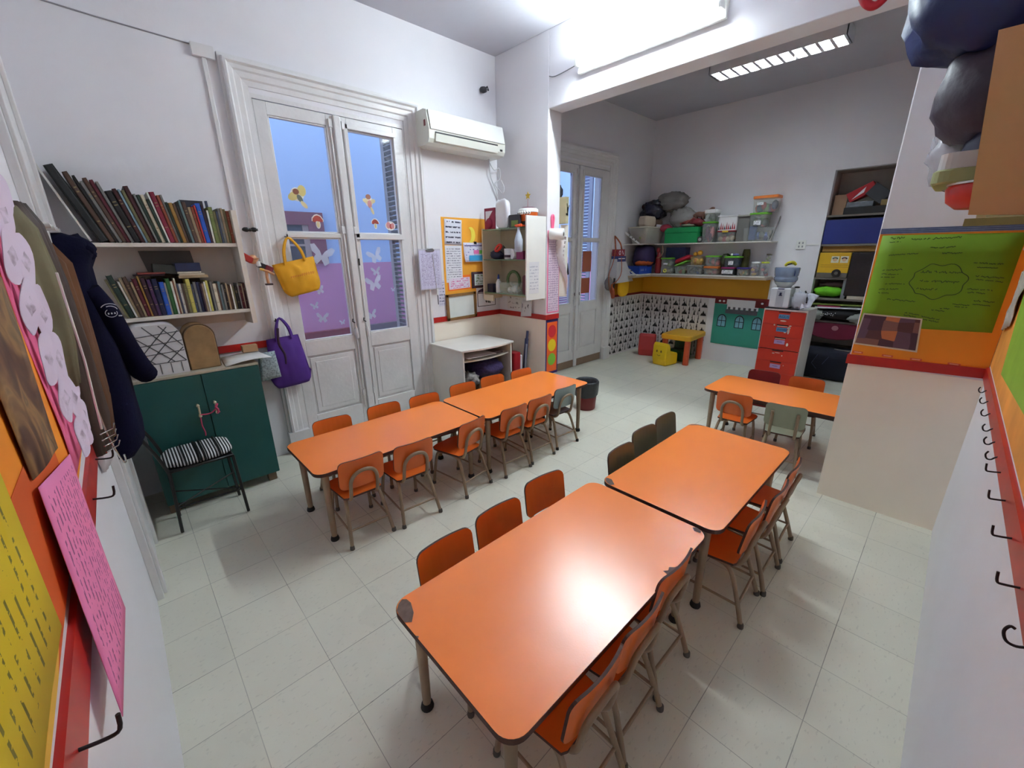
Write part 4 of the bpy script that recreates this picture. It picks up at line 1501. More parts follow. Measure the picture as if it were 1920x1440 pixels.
for k in range(4):
    m.tube([(.045, 2.10, 1.13 - .022 * k), (.075, 2.16, 1.125 - .022 * k), (.083, 2.15, 1.145 - .022 * k)], .0025, 6)
tag(m.build('wire_rack'), 'small chrome wire hanger rack below the brown coats', 'rack')
garment('white_bag', 'crumpled white and pink plastic bag at the far end of left red rail', 'bag', clear('milky film', (222, 214, 220), .9, .4), [(1.16, .02, 2.30, 2.44), (1.08, .035, 2.26, 2.50), (.98, .04, 2.26, 2.50), (.92, .02, 2.30, 2.46)], 0, 0, 9.0)

# ================================================================== LEFT WALL: paper displays (viewer looks along -x, so u runs with +y)
def lsheet(name, label, cat, y0, y1, z0, z1, m_, x=.001, t=.001, group=None, **k):
    o = MB(m_).sheet((x, y0, z0), (x, y1, z0), (x, y1, z1), (x, y0, z1), t=t, **k).build(name)
    return tag(o, label, cat, group)


org_p = mat('orange backing paper', (236, 138, 20), .75, var=.04, vs=3)
dor_p = mat('burnt orange paper', (206, 84, 14), .75, var=.06, vs=3)
lsheet('orange_backing_paper', 'orange backing paper covering the left wall above the red rail', 'paper', .45, 2.40, 1.126, 1.80, org_p)
lsheet('burnt_orange_paper', 'burnt orange sheet below the brown painting on left wall', 'paper', .98, 1.56, 1.128, 1.36, dor_p, x=.0022)
# yellow poster in front
yp = paper('yellow poster with writing', (216, 186, 20), (120, 112, 30), rows=16, words=40, dens=.50, thick=.22, vert=True)
o = MB(yp).sheet((.004, .50, 1.14), (.004, 1.075, 1.146), (.004, 1.125, 1.62), (.004, .50, 1.62), t=.001, nu=8, nv=4, bend=lambda u, v: .002 * sin(u * 7)).build('yellow_poster')
tag(o, 'yellow poster with faint handwriting, closest to camera on the left wall', 'poster')
o = MB(mat('pale yellow strip', (228, 176, 60), .7)).sheet((.003, .50, 1.128), (.003, .98, 1.129), (.003, 1.07, 1.146), (.003, .50, 1.141), t=.0006).build('paper_strip')
tag(o, 'pale orange paper strip along the foot of the yellow poster', 'paper')
tape = clear('sticky tape', (236, 214, 160), .35, .2)
# brown painting
def painting():
    m = mat('brown painted swirls', (110, 72, 40), .6, var=.1)
    nt = m.node_tree
    b = nt.nodes['Principled BSDF']
    uv = nt.nodes.new('ShaderNodeUVMap')
    w = nt.nodes.new('ShaderNodeTexNoise')
    w.inputs['Scale'].default_value = 2.2
    w.inputs['Detail'].default_value = 3
    w.inputs['Distortion'].default_value = .8
    nt.links.new(uv.outputs[0], w.inputs['Vector'])
    r = nt.nodes.new('ShaderNodeValToRGB')
    e = r.color_ramp.elements
    e[0].position = .30
    e[0].color = lin((54, 26, 22))
    e[1].position = .75
    e[1].color = lin((196, 150, 96))
    for p, c in ((.42, (92, 58, 34)), (.52, (150, 112, 66)), (.60, (104, 84, 56))):
        q = e.new(p)
        q.color = lin(c)
    nt.links.new(w.outputs[0], r.inputs[0])
    nt.links.new(r.outputs[0], b.inputs['Base Color'])
    return m


o = MB(painting()).sheet((.006, 1.255, 1.330), (.006, 1.610, 1.268), (.006, 1.66, 1.66), (.006, 1.24, 1.72), t=.0012, nu=8, nv=8, bend=lambda u, v: .003 * sin(u * 5 + v * 3)).build('brown_painting')
tag(o, 'brown and black swirled painting on the left wall, above the pink letter', 'painting')
# pink sheet with paper petals
pinkp = mat('pink card', (240, 110, 156), .75, var=.05)
o = MB(pinkp).sheet((.004, 1.72, 1.15), (.004, 2.16, 1.13), (.004, 2.24, 1.90), (.004, 1.72, 1.90), t=.001, nu=6, nv=6, bend=lambda u, v: .003 * sin(v * 9)).build('pink_backing_sheet')
tag(o, 'hot pink sheet on the left wall under the handprint petals', 'paper')
o = MB(mat('yellow card', (222, 178, 40), .75)).sheet((.003, 2.02, 1.128), (.003, 2.30, 1.13), (.003, 2.30, 1.75), (.003, 2.06, 1.75), t=.001).build('yellow_sheet')
tag(o, 'yellow sheet just behind the pink display, beside the khaki coat', 'paper')


def petal_mat():
    m = mat('lilac white petal', (222, 206, 226), .8, var=.03)
    nt = m.node_tree
    b = nt.nodes['Principled BSDF']
    base = [n for n in nt.nodes if n.bl_idname == 'ShaderNodeMix'][0].outputs[2]
    uv = nt.nodes.new('ShaderNodeUVMap')
    sp = nt.nodes.new('ShaderNodeSeparateXYZ')
    nt.links.new(uv.outputs[0], sp.inputs[0])
    gm = nt.nodes.new('ShaderNodeNewGeometry')
    nz = nt.nodes.new('ShaderNodeTexNoise')
    nz.inputs['Scale'].default_value = 38
    nz.inputs['Detail'].default_value = 4
    nt.links.new(gm.outputs['Position'], nz.inputs['Vector'])
    du = _math(nt, 'ABSOLUTE', _math(nt, 'SUBTRACT', sp.outputs[0], .5))
    dv = _math(nt, 'ABSOLUTE', _math(nt, 'SUBTRACT', sp.outputs[1], .5))
    ins = _math(nt, 'LESS_THAN', _math(nt, 'ADD', _math(nt, 'MULTIPLY', du, 1.6), dv), .30)
    k = _math(nt, 'MULTIPLY', ins, _math(nt, 'MULTIPLY', _math(nt, 'SUBTRACT', nz.outputs[0], .40), 2.6))
    k = _math(nt, 'MAXIMUM', k, 0.0)
    x = nt.nodes.new('ShaderNodeMix')
    x.data_type = 'RGBA'
    nt.links.new(k, x.inputs[0])
    nt.links.new(base, x.inputs[6])
    x.inputs[7].default_value = lin((132, 112, 132))
    nt.links.new(x.outputs[2], b.inputs['Base Color'])
    return m


ptm = petal_mat()
pet = [(1.755, 1.845, .058, .030, .4, .010), (1.86, 1.80, .070, .032, 1.0, .016), (2.02, 1.84, .080, .034, 1.4, .012), (1.79, 1.705, .075, .030, 1.15, .012), (1.93, 1.69, .080, .032, 1.3, .018),
       (1.80, 1.585, .080, .030, 1.1, .010), (1.93, 1.555, .085, .030, 1.25, .016), (2.08, 1.62, .070, .030, 1.5, .014), (1.775, 1.455, .075, .028, 1.2, .012), (1.90, 1.430, .080, .028, 1.35, .018),
       (2.03, 1.46, .075, .028, 1.35, .014), (1.80, 1.340, .070, .026, 1.3, .014), (1.92, 1.310, .072, .026, 1.5, .018), (2.05, 1.33, .07, .026, 1.6, .014), (1.84, 1.215, .065, .024, 1.4, .016), (1.97, 1.205, .065, .024, 1.6, .016), (2.09, 1.21, .06, .024, 1.5, .012)]
where = ['topmost at the picture edge', 'second from the top', 'uppermost beside the khaki coat', 'below the topmost one', 'third down, outer column', 'middle of the near column', 'middle of the outer column', 'beside the yellow card, upper', 'lower half, near column',
         'lower half, outer column', 'beside the yellow card, lower', 'above the brown painting corner', 'lower centre, above the pink letter', 'lower, near the white rod', 'just above the pink letter', 'lowest of the outer column', 'lowest, nearest the red rail end']
for i, (y, z, a, b_, r, x) in enumerate(pet):
    m = MB(ptm)
    pts = ell(0, 0, a * .95, b_ * 1.2, 22, r)
    c0 = (x + .014, y, z)
    vs = [c0] + [(x + .012 + p[0] * .30 + .002 * sin(k * .9 + i), y + p[0] * .9, z + p[1]) for k, p in enumerate(pts)]
    uvs = [(.5, .5)] + [(.5 + .5 * cos(2 * pi * k / 22), .5 + .5 * sin(2 * pi * k / 22)) for k in range(22)]
    m.add(vs, [(0, 1 + k, 1 + (k + 1) % 22) for k in range(22)], True, uvs)
    vs2 = [(q[0] - .0012, q[1], q[2]) for q in vs]
    m.add(vs2, [(0, 1 + (k + 1) % 22, 1 + k) for k in range(22)], True, uvs)
    tag(m.build('paper_petal'), 'pale lilac oval paper petal with dark print, ' + where[i], 'paper', 'paper petals on the pink sheet')
# pink letter hanging free at its foot
pl_ = paper('pink handwritten letter', (238, 132, 180), (150, 70, 116), rows=15, words=30, dens=.50, mu=.06, mv=.05, thick=.34, vert=True)
o = MB(pl_).sheet((.030, 1.06, .935), (.028, 1.49, .855), (.008, 1.700, 1.218), (.012, 1.235, 1.322), t=.0012, nu=10, nv=10, bend=lambda u, v: .003 * sin(u * 4) * sin(v * 3)).build('pink_letter')
tag(o, 'pink handwritten letter hanging over the red rail on left wall', 'paper')
# small notes stuck near
for i, (y, z, hw) in enumerate(((.905, 1.052, .10),)):
    pass
# hooks on the left rail
lh = [(0.905, 1.062, 'closest to camera, below the yellow poster'), (1.235, 1.08, 'half hidden under the pink letter'), (1.78, 1.045, 'just beyond the pink letter, lower one'), (2.14, 1.035, 'just beyond the pink letter, upper one'), (2.42, 1.03, 'below the wire rack')]
for i, (y, z, w_) in enumerate(lh):
    q = .16 if i == 1 else (.85 if i == 0 else .9)
    m = MB(iron).tube([(.008, y, z), (.045 * q, y, z - .008), (.060 * q, y, z - .004), (.064 * q, y, z + .022)], [.0028, .0028, .003, .003], 8, fine=3)
    tag(m.build('wall_hook'), 'dark L-shaped hook on the left red rail, ' + w_, 'hook', 'hooks on the left rail')

# ================================================================== RIGHT WALL (y = 0) and right pier
rh = [(3.157, 'U'), (2.923, 'S'), (2.695, 'U'), (2.461, 'S'), (2.288, 'S'), (2.121, 'S'), (1.962, 'L'), (1.745, 'L'), (1.523, 'L'), (1.31, 'L'), (1.14, 'C'), (.98, 'L')]
ordn = ['nearest the pier', 'second from the pier', 'third from the pier', 'fourth from the pier', 'fifth from the pier', 'sixth from the pier', 'first angular one after the curly ones', 'second angular one', 'third angular one, by the grey scuff', 'fourth angular one, at the picture edge', 'curly one closest to camera', 'beyond the picture edge']
for i, (x, k) in enumerate(rh[:11]):
    zb = 1.026 + (XP - x) / XP * .085
    if k == 'L':
        P = [(x, .010, zb), (x - .003, .032, zb - .004), (x - .004, .041, zb - .002), (x - .002, .044, zb + .018)]
    elif k == 'C':
        P = [(x, .010, zb - .01), (x, .022, zb - .018), (x - .002, .034, zb - .014), (x - .002, .040, zb + .002), (x, .036, zb + .014), (x, .030, zb + .013)]
    else:
        P = [(x, .008, zb - .002), (x, .016, zb - .008), (x, .024, zb - .018), (x, .033, zb - .017), (x, .038, zb - .004), (x, .034, zb + .008)]
    m = MB(iron).tube(P, .0024, 8, fine=4)
    tag(m.build('wall_hook'), 'dark metal hook on the right wall rail, ' + ordn[i], 'hook', 'hooks on the right wall rail')
# backing papers
o = MB(mat('orange backing paper pier', (232, 142, 34), .75, var=.05, vs=2.5)).sheet((XP, YR - .004, 1.036), (XP, .002, 1.056), (XP, .002, 1.79), (XP, YR - .004, 1.79), t=.0008).build('orange_backing_paper')
tag(o, 'orange backing paper on the right pier behind the green poster', 'paper')
o = MB(mat('mottled orange backing', (226, 150, 60), .75, var=.2, vs=4)).sheet((XP - .001, 0, 1.075), (.5, 0, 1.155), (.5, 0, 1.80), (XP - .001, 0, 1.80), t=.0008).build('orange_backing_paper')
tag(o, 'mottled light orange backing paper along the right wall above the rail', 'paper')
m = MB(mat('pale blue border', (120, 134, 170), .7, var=.15, vs=40)).sheet((XP - .001, YR - .004, 1.776), (XP - .001, .002, 1.776), (XP - .001, .002, 1.806), (XP - .001, YR - .004, 1.806), t=.0012)
m.use(mat('dark blue dash', (60, 76, 120), .7))
for i in range(3):
    z = 1.781 + .0095 * i
    m.box(XP - .0032, .004, z, XP - .002, YR - .006, z + .003)
tag(m.build('border_tape'), 'blue striped border strip above the green poster', 'border')


def pv(u, v):
    return Vector((XP - .003, .578 - .548 * u, 1.262 + .505 * v))


gp = MB(mat('lime green poster paper', (112, 150, 6), .7, var=.07, vs=3))
gp.sheet((XP, .600, 1.100 + .13), (XP, .035, 1.252), (XP, .030, 1.765), (XP, .590, 1.768), t=.0012, off=.0012, nu=8, nv=5, bend=lambda u, v: .0012 * sin(u * 6))
gp.use(mat('dark green marker', (44, 66, 14), .7))
NN = (-1, 0, 0)
random.seed(5)


def scrib(u0, v0, u1, v1, amp=.006, w=.0035):
    n = int(abs(u1 - u0) * 150) + 4
    pts = []
    for i in range(n):
        t = i / (n - 1)
        if random.random() < .07 and len(pts) > 3:
            gp.stroke(pts, w, NN, .0015)
            pts = []
            continue
        pts.append(pv(u0 + (u1 - u0) * t, v0 + (v1 - v0) * t + random.uniform(-amp, amp)))
    if len(pts) > 1:
        gp.stroke(pts, w, NN, .0015)


for a in ((.05, .965, .16, .975, .014), (.05, .925, .14, .93, .003), (.22, .955, .36, .955, .010), (.38, .955, .58, .965, .010), (.38, .86, .56, .865, .008), (.48, .80, .62, .80, .008), (.07, .78, .30, .80, .006), (.05, .61, .21, .62, .008), (.05, .565, .19, .565, .008), (.05, .53, .17, .53, .003),
          (.10, .455, .26, .46, .006), (.06, .385, .22, .40, .008), (.06, .345, .15, .345, .004), (.15, .275, .38, .265, .008), (.32, .13, .44, .115, .008), (.32, .105, .42, .09, .006), (.46, .10, .60, .08, .007), (.47, .07, .60, .05, .006), (.52, .18, .63, .175, .006), (.58, .205, .65, .205, .004),
          (.72, .70, .92, .69, .007), (.75, .655, .90, .65, .004), (.76, .565, .95, .55, .008), (.77, .53, .95, .51, .004), (.73, .43, .90, .42, .007), (.74, .395, .86, .385, .007), (.80, .31, .94, .30, .007), (.66, .26, .78, .255, .006), (.68, .235, .77, .23, .004), (.80, .27, .92, .262, .003),
          (.36, .60, .44, .60, .014), (.46, .60, .66, .60, .014), (.37, .50, .44, .50, .014), (.46, .50, .66, .49, .014), (.36, .41, .52, .41, .012)):
    scrib(*a)
cl = []
for i in range(61):
    t = 2 * pi * i / 60
    cl.append(pv(.505 + (.205 + .012 * sin(8 * t)) * cos(t), .50 + (.185 + .018 * sin(7 * t)) * sin(t)))
gp.stroke(cl, .0035, NN, .0015)
tag(gp.build('green_poster'), 'lime green poster with dark handwriting and cloud outline on the right pier', 'poster')
# small print of coloured patches
def patches():
    m = mat('patchwork print', (110, 70, 70), .6)
    nt = m.node_tree
    b = nt.nodes['Principled BSDF']
    uv = nt.nodes.new('ShaderNodeUVMap')
    mp = nt.nodes.new('ShaderNodeMapping')
    mp.inputs['Scale'].default_value = (4, 3, 1)
    nt.links.new(uv.outputs[0], mp.inputs['Vector'])
    vr = nt.nodes.new('ShaderNodeTexVoronoi')
    vr.inputs['Scale'].default_value = 1.0
    vr.inputs['Randomness'].default_value = .25
    nt.links.new(mp.outputs[0], vr.inputs['Vector'])
    sp = nt.nodes.new('ShaderNodeSeparateColor')
    nt.links.new(vr.outputs['Color'], sp.inputs[0])
    r = nt.nodes.new('ShaderNodeValToRGB')
    r.color_ramp.interpolation = 'CONSTANT'
    e = r.color_ramp.elements
    e[0].color = lin((70, 40, 56))
    e[1].position = .8
    e[1].color = lin((188, 106, 62))
    for p, c in ((.25, (96, 66, 84)), (.45, (128, 84, 76)), (.62, (84, 46, 52))):
        q = e.new(p)
        q.color = lin(c)
    nt.links.new(sp.outputs[0], r.inputs[0])
    nt.links.new(r.outputs[0], b.inputs['Base Color'])
    return m


pm = MB(mat('print white border', (206, 190, 170), .6)).sheet((XP, .604, 1.108), (XP, .300, 1.100), (XP, .318, 1.300), (XP, .590, 1.308), t=.001, off=.0045)
pm.use(patches()).sheet((XP, .596, 1.117), (XP, .309, 1.110), (XP, .325, 1.292), (XP, .583, 1.299), t=.0005, off=.0056)
tag(pm.build('patchwork_print'), 'small print of brown, purple and orange patches below the green poster', 'picture')
for i, (y, lb) in enumerate(((.575, 'nearest the pier edge'), (.43, 'second'), (.30, 'third'), (.14, 'farthest from the pier edge'))):
    o = MB(mat('orange red label', (206, 92, 50), .6)).box(XP - .003, y - .030, 1.050, XP - .001, y + .022, 1.064).use(mat('label writing', (230, 170, 140), .7)).box(XP - .0034, y - .022, 1.054, XP - .003, y + .014, 1.060).build('name_label')
    tag(o, 'small orange red name label above the pier rail, ' + lb, 'label', 'name labels on the pier')
o = MB(mat('lime sheet', (138, 176, 44), .7, var=.1)).sheet((2.95, 0, 1.16), (1.60, 0, 1.26), (1.60, 0, 1.75), (3.28, 0, 1.62), t=.001, off=.0012).build('lime_poster')
tag(o, 'lime green poster on the right wall at the picture edge', 'poster')
o = MB(mat('crumpled translucent film', (206, 196, 186), .4, var=.2, vs=30)).sheet((3.50, .001, 1.28), (3.20, .001, 1.34), (3.15, .001, 1.62), (3.42, .001, 1.58), t=.001, off=.003, nu=6, nv=6, bend=lambda u, v: .012 * abs(sin(u * 9 + v * 5))).build('plastic_sleeve')
tag(o, 'crumpled clear plastic sleeve in the corner beside the green poster', 'sleeve')

# ---------------- high shelf on right wall with a board end, bags and boxes
sx = 2.40
hs = thing('high_shelf', 'high shelf on the right wall with a big tan end board', 'shelf', (sx, 0.0, 1.79))
tanb = mat('tan fibreboard', (192, 134, 98), .8, var=.10, vs=2, c2=(172, 134, 80))
m = MB(tanb)
m.add([(-.012, .002, .0), (-.012, .245, .015), (-.012, .300, .56), (-.012, .002, .56), (.004, .002, .0), (.004, .245, .015), (.004, .300, .56), (.004, .002, .56)], [(0, 1, 2, 3)[::-1], (4, 5, 6, 7), (0, 4, 5, 1)[::-1], (1, 5, 6, 2)[::-1], (2, 6, 7, 3)[::-1], (3, 7, 4, 0)[::-1]])
m.build('end_board', hs)
MB(mat('shelf plank', (196, 186, 170), .6)).box(.005, .002, .02, 1.10, .225, .045).build('shelf_plank', hs)
for x in (.10, .95):
    MB(white_pl).box(x, .002, -.13, x + .02, .010, .02).box(x, .002, .008, x + .02, .20, .020).box(x + .006, .01, -.11, x + .014, .04, .01).build('shelf_bracket', hs)
MB(mat('olive board strip', (134, 120, 74), .7)).box(-.014, .002, -.022, .02, .250, .002).build('edge_strip', hs)
navyp = mat('dark blue sack plastic', (22, 34, 84), .45, var=.25, vs=6, bump=.5, bs=12)
m = MB(navyp).blob((2.66, .31, 2.61), (.20, .27, .27), nz=.16, ns=2.0, seed=2, seg=26, rings=16, pw=.8)
tag(m.build('blue_sack'), 'big dark blue plastic sack on top of the high shelf', 'bag')
m = MB(mat('smoky purple grey sack', (58, 46, 62), .5, var=.25, vs=5, bump=.6, bs=10)).blob((2.70, .225, 2.24), (.20, .20, .185), nz=.14, ns=2.2, seed=8, seg=26, rings=16, pw=.75)
tag(m.build('grey_sack'), 'smoky dark grey sack under the blue sack on the high shelf', 'bag')
m = MB(mat('dark indigo cloth', (34, 32, 60), .7, var=.3, vs=8)).blob((2.66, .17, 2.045), (.15, .15, .09), nz=.12, ns=2.5, seed=5, pw=.7)
tag(m.build('folded_cloth'), 'dark indigo folded cloth between the smoky sack and clear bag on the high shelf', 'cloth')
m = MB(clear('clear bag film', (206, 206, 216), .45, .15, .6)).blob((2.80, .30, 2.07), (.12, .12, .16), nz=.22, ns=3, seed=12, seg=26, rings=16)
tag(m.build('clear_bag'), 'crumpled clear plastic bag hanging over the front of the high shelf', 'bag')
m = MB(mat('pale olive lid box', (150, 152, 100), .5)).prism(rrect(2.52, .03, 2.86, .375, .05), 1.925, 1.975, c=.006)
m.use(clear('milky tub', (214, 208, 206), .8, .3)).prism(rrect(2.53, .04, 2.85, .365, .05), 1.976, 2.03)
tag(m.build('storage_tub'), 'milky tub with olive base on the high shelf', 'tub')
m = MB(mat('bright red plastic tub', (196, 44, 30), .4, var=.08)).lathe([(.085, 0), (.115, .025), (.125, .072), (.118, .082)], 24, (2.60, .205, 1.836))
m.use(white_pl).lathe([(.124, .083), (.124, .090), (.10, .092)], 24, (2.60, .205, 1.836))
tag(m.build('red_tub'), 'small bright red tub with white rim under the olive tub, high shelf', 'tub')
m = MB(mat('red plastic handle', (188, 26, 44), .4)).tube([(2.46, .70, 2.66), (2.45, .690, 2.60), (2.44, .665, 2.555), (2.44, .635, 2.55), (2.45, .605, 2.60), (2.46, .60, 2.66)], [.016, .018, .014, .013, .018, .016], 12, fine=5)
m.tube([(2.46, .70, 2.655), (2.47, .65, 2.70), (2.46, .60, 2.655)], .012, 10, fine=5).tube([(2.47, .65, 2.70), (2.56, .42, 2.70)], .010, 8)
tag(m.build('red_loop'), 'red plastic loop handle sticking out beside the blue sack under the beam', 'handle')

# ================================================================== BACK WALL BETWEEN DOOR AND PIER
ac = thing('air_conditioner', 'white split air conditioner beside the french door top', 'air conditioner', (3.025, D, 2.65))
acm = mat('ivory appliance plastic', (222, 222, 212), .22, var=.03)
m = MB(acm)
prof = [(-.245, .045), (-.225, .012), (-.16, .0), (-.002, .0), (-.002, .285), (-.17, .290), (-.215, .275), (-.250, .12)]
m.prism([(a, b) for a, b in prof][::-1], -.465, .465, 'x', smooth=False)
m.build('ac_body', ac, bevel=.004)
m = MB(mat('glossy ivory panel', (232, 233, 228), .1, var=.02))
m.add([(-.45, -.254, .115), (.45, -.254, .115), (.45, -.220, .272), (-.45, -.220, .272), (-.45, -.262, .120), (.45, -.262, .120), (.45, -.228, .277), (-.45, -.228, .277)], [(4, 5, 6, 7), (0, 1, 5, 4), (1, 2, 6, 5), (2, 3, 7, 6), (3, 0, 4, 7)])
m.build('front_panel', ac)
MB(acm).add([(-.40, -.254, .090), (.36, -.254, .090), (.36, -.243, .028), (-.40, -.243, .028), (-.40, -.262, .088), (.36, -.262, .088), (.36, -.250, .026), (-.40, -.250, .026)], [(7, 6, 5, 4), (0, 1, 5, 4), (1, 2, 6, 5), (2, 3, 7, 6), (3, 0, 4, 7)]).build('air_flap', ac)
MB(mat('dark slot', (40, 36, 40), .6)).box(-.40, -.2535, .0905, .36, -.245, .104).build('air_slot', ac)
tag(MB(black_m).box(.395, -.252, .050, .425, -.236, .066).build('sensor_window', ac), 'small black sensor window')
MB(mat('rating label', (120, 60, 60), .6)).box(-.4665, -.20, .15, -.465, -.17, .20).build('rating_label', ac)
m = MB(mat('white cable', (206, 206, 210), .5))
m.tube([(3.42, 3.97, 2.66), (3.46, 4.0, 2.50), (3.52, 4.01, 2.40), (3.56, 4.0, 2.30)], .005, 6, fine=5)
m.tube([(3.40, 3.97, 2.66), (3.50, 3.99, 2.56), (3.57, 3.98, 2.58), (3.58, 3.98, 2.48), (3.50, 3.98, 2.42), (3.56, 3.97, 2.36), (3.60 - .03, 3.93, 2.32), (3.575, 3.91, 2.38), (3.57, 3.95, 2.46)], .005, 6, fine=5)
tag(m.build('power_cable'), 'looped white cable hanging below the air conditioner', 'cable')
m = MB(mat('dark metal bracket', (40, 38, 44), .5)).lathe([(.008, 0), (.035, .012), (.040, .035), (.030, .050)], 16, (3.40, D - .03, 3.265)).tube([(3.40, D - .005, 3.29), (3.44, D - .05, 3.325), (3.445, D - .055, 3.29)], .009, 8)
tag(m.build('wall_lamp_stub'), 'small dark broken lamp fitting above the air conditioner', 'fitting')


def bsheet(name, label, cat, x0, x1, z0, z1, m_, y=D, t=.0015, off=0, group=None, tilt=0, bend=None, parent=None):
    c = ((x0 + x1) / 2, (z0 + z1) / 2)
    P = []
    for a, b in ((x0, z0), (x1, z0), (x1, z1), (x0, z1)):
        dx, dz = a - c[0], b - c[1]
        P.append((c[0] + dx * cos(tilt) - dz * sin(tilt), y - off, c[1] + dx * sin(tilt) + dz * cos(tilt)))
    o = MB(m_).sheet(*P, t=t, nu=6 if bend else 1, nv=6 if bend else 1, bend=bend).build(name, parent)
    return tag(o, label, cat, group)


bsheet('notice_board', 'orange felt notice panel between the door and the corner shelf', 'board', 2.80, 3.46, 1.10, 2.055, mat('orange felt', (240, 168, 52), .85, var=.05, vs=4), t=.003)
wr = paper('typed notice', (226, 226, 234), (110, 110, 130), rows=16, words=30, dens=.5, thick=.4)
hw = paper('handwritten notice', (224, 226, 238), (60, 62, 84), rows=5, words=12, dens=.45, thick=.30)
bsheet('paper_notice', 'handwritten white notice at the top of orange notice panel', 'notice', 2.83, 3.055, 1.78, 2.035, hw, off=.0045, tilt=-.03, bend=lambda u, v: .006 * v * v)
bsheet('paper_notice', 'typed white notice below the handwritten one on orange panel', 'notice', 2.825, 3.045, 1.39, 1.775, wr, off=.0045, tilt=-.01)
mo = MB(mat('pale yellow crescent', (240, 220, 80), .7))
mc = []
for k in range(17):
    t = RD(-110 + 220 * k / 16)
    mc.append((3.18 + .062 * cos(t), 1.885 + .082 * sin(t)))
for k in range(15, 0, -1):
    t = RD(-110 + 220 * k / 16)
    mc.append((3.165 + .030 * cos(t) - .008, 1.885 + .066 * sin(t)))
mo.prism(mc[::-1], D - .007, D - .004, 'y')
tag(mo.build('paper_moon'), 'pale yellow paper crescent moon on orange notice panel', 'decoration')
cal = thing('wall_calendar', 'calendar with pink, green and blue notes clipped to orange panel', 'calendar', (3.235, D - .004, 1.60))
bsheet('calendar_page', None, None, -.165, .165, 0.0, .205, paper('calendar page', (222, 220, 236), (120, 110, 170), rows=7, words=20, dens=.56), y=-.001, parent=cal, bend=lambda u, v: .030 * (1 - v) ** 2)
for q in (((-.03, .085, .045, .125), (236, 120, 180), 'pink note'), ((.045, .085, .10, .125), (120, 206, 90), 'green note'), ((-.11, .012, .12, .070), (60, 160, 214), 'blue note')):
    a, c_, l_ = q
    o = MB(mat(l_, c_, .7)).box(a[0], -.034 if a[1] < .05 else -.016, a[1], a[2], -.032 if a[1] < .05 else -.014, a[3]).build('sticky_note', cal)
    tag(o, l_)
MB(mat('dark purple strip', (50, 36, 110), .7)).box(-.15, -.0045, .168, .15, -.003, .178).build('header_strip', cal)
MB(black_m).box(-.016, -.012, .190, .016, -.001, .215).build('binder_clip', cal)
cb_ = paper('coloured schedule', (226, 216, 232), (214, 120, 170), rows=5, words=9, dens=.5, thick=.6)
o = thing('framed_schedule', 'schedule in a bright orange frame on the orange panel', 'frame', (3.005, D - .004, 1.30))
bsheet('frame_card', None, None, -.165, .155, -.155 + .16, .16, mat('bright orange card', (246, 120, 30), .6), y=0, parent=o)
bsheet('schedule', None, None, -.150, .140, .02, .135, cb_, y=-.002, parent=o)
o.rotation_euler = (0, RD(-2), 0)
o = thing('framed_picture', 'small picture in a dark torn frame beside the orange frame', 'frame', (3.32, D - .004, 1.31))
bsheet('frame_card', None, None, -.155, .145, 0.0, .180, mat('dark plum torn card', (62, 34, 48), .7, var=.3, vs=30), y=-.004, parent=o, bend=lambda u, v: .008 * abs(sin(u * 14)) * (1 - v))
bsheet('picture', None, None, -.120, .105, .030, .155, paper('pale green picture', (206, 214, 214), (130, 150, 120), rows=4, words=8, dens=.5, thick=.7), y=-.014, parent=o)
o = thing('white_board', 'small whiteboard in wooden frame hanging over the red rail', 'board', (3.005, D - .012, .985))
m = MB(mat('brown frame wood', (134, 98, 56), .5, var=.15, vs=20))
for q in ((-.205, 0, -.175, .285), (.175, 0, .205, .285), (-.205, 0, .205, .028), (-.205, .257, .205, .285)):
    m.box(q[0], -.018, q[1], q[2], 0, q[3])
m.build('frame', o)
MB(mat('whiteboard surface', (222, 228, 224), .25)).box(-.176, -.008, .028, .176, -.002, .258).build('writing_surface', o)
o.rotation_euler = (0, RD(-1.5), 0)
o = thing('line_drawing', 'black framed drawing of dark figures below the corner shelf', 'picture', (3.385, D - .002, 1.065))
bsheet('drawing_sheet', None, None, -.155, .150, .01, .255, white_pp, y=0, parent=o)
m = MB(black_m)
for q in ((-.14, .028, .135, .034), (-.14, .178, .135, .184), (-.14, .028, -.133, .184), (.128, .028, .135, .184)):
    m.box(q[0], -.0035, q[1], q[2], -.0017, q[3])
for x, z in ((.03, .14), (.06, .135), (-.01, .08), (.02, .075), (.045, .07), (0.03, .10)):
    m.prism(ell(x, z, .009, .016, 8, .4), -.0035, -.0017, 'y')
m.build('drawing_lines', o)
MB(mat('dark violet card', (60, 30, 54), .7)).prism([(-.14, .19), (.15, .205), (.15, .265), (.06, .275), (-.12, .215)], -.006, -.002, 'y').build('violet_card', o)
# clipboard on the casing
o = thing('clipboard', 'clipboard with a lilac register sheet hanging on the door casing', 'clipboard', (2.595, D - .058, 1.34))
bsheet('register_sheet', None, None, -.125, .125, .01, .385, paper('register sheet', (206, 202, 226), (134, 124, 164), rows=26, words=46, dens=.52, thick=.6, cols=6, colc=(164, 156, 186)), y=-.006, parent=o)
MB(mat('clipboard', (190, 186, 200), .6)).box(-.13, -.006, 0, .13, -.002, .40).build('board', o)
MB(chrome).tube([(-.05, -.012, .385), (-.03, -.02, .40), (.03, -.02, .40), (.05, -.012, .385)], .006, 8).box(-.045, -.016, .375, .045, -.007, .388).build('clip', o)
MB(mat('string', (200, 196, 190), .8)).tube([(.03, -.01, .35), (.05, -.012, .1), (.06, -.015, -.06)], .002, 5).build('string', o)
MB(mat('pen', (70, 60, 80), .4)).tube([(.06, -.015, -.06), (.063, -.015, -.16)], .005, 8).build('pen', o)
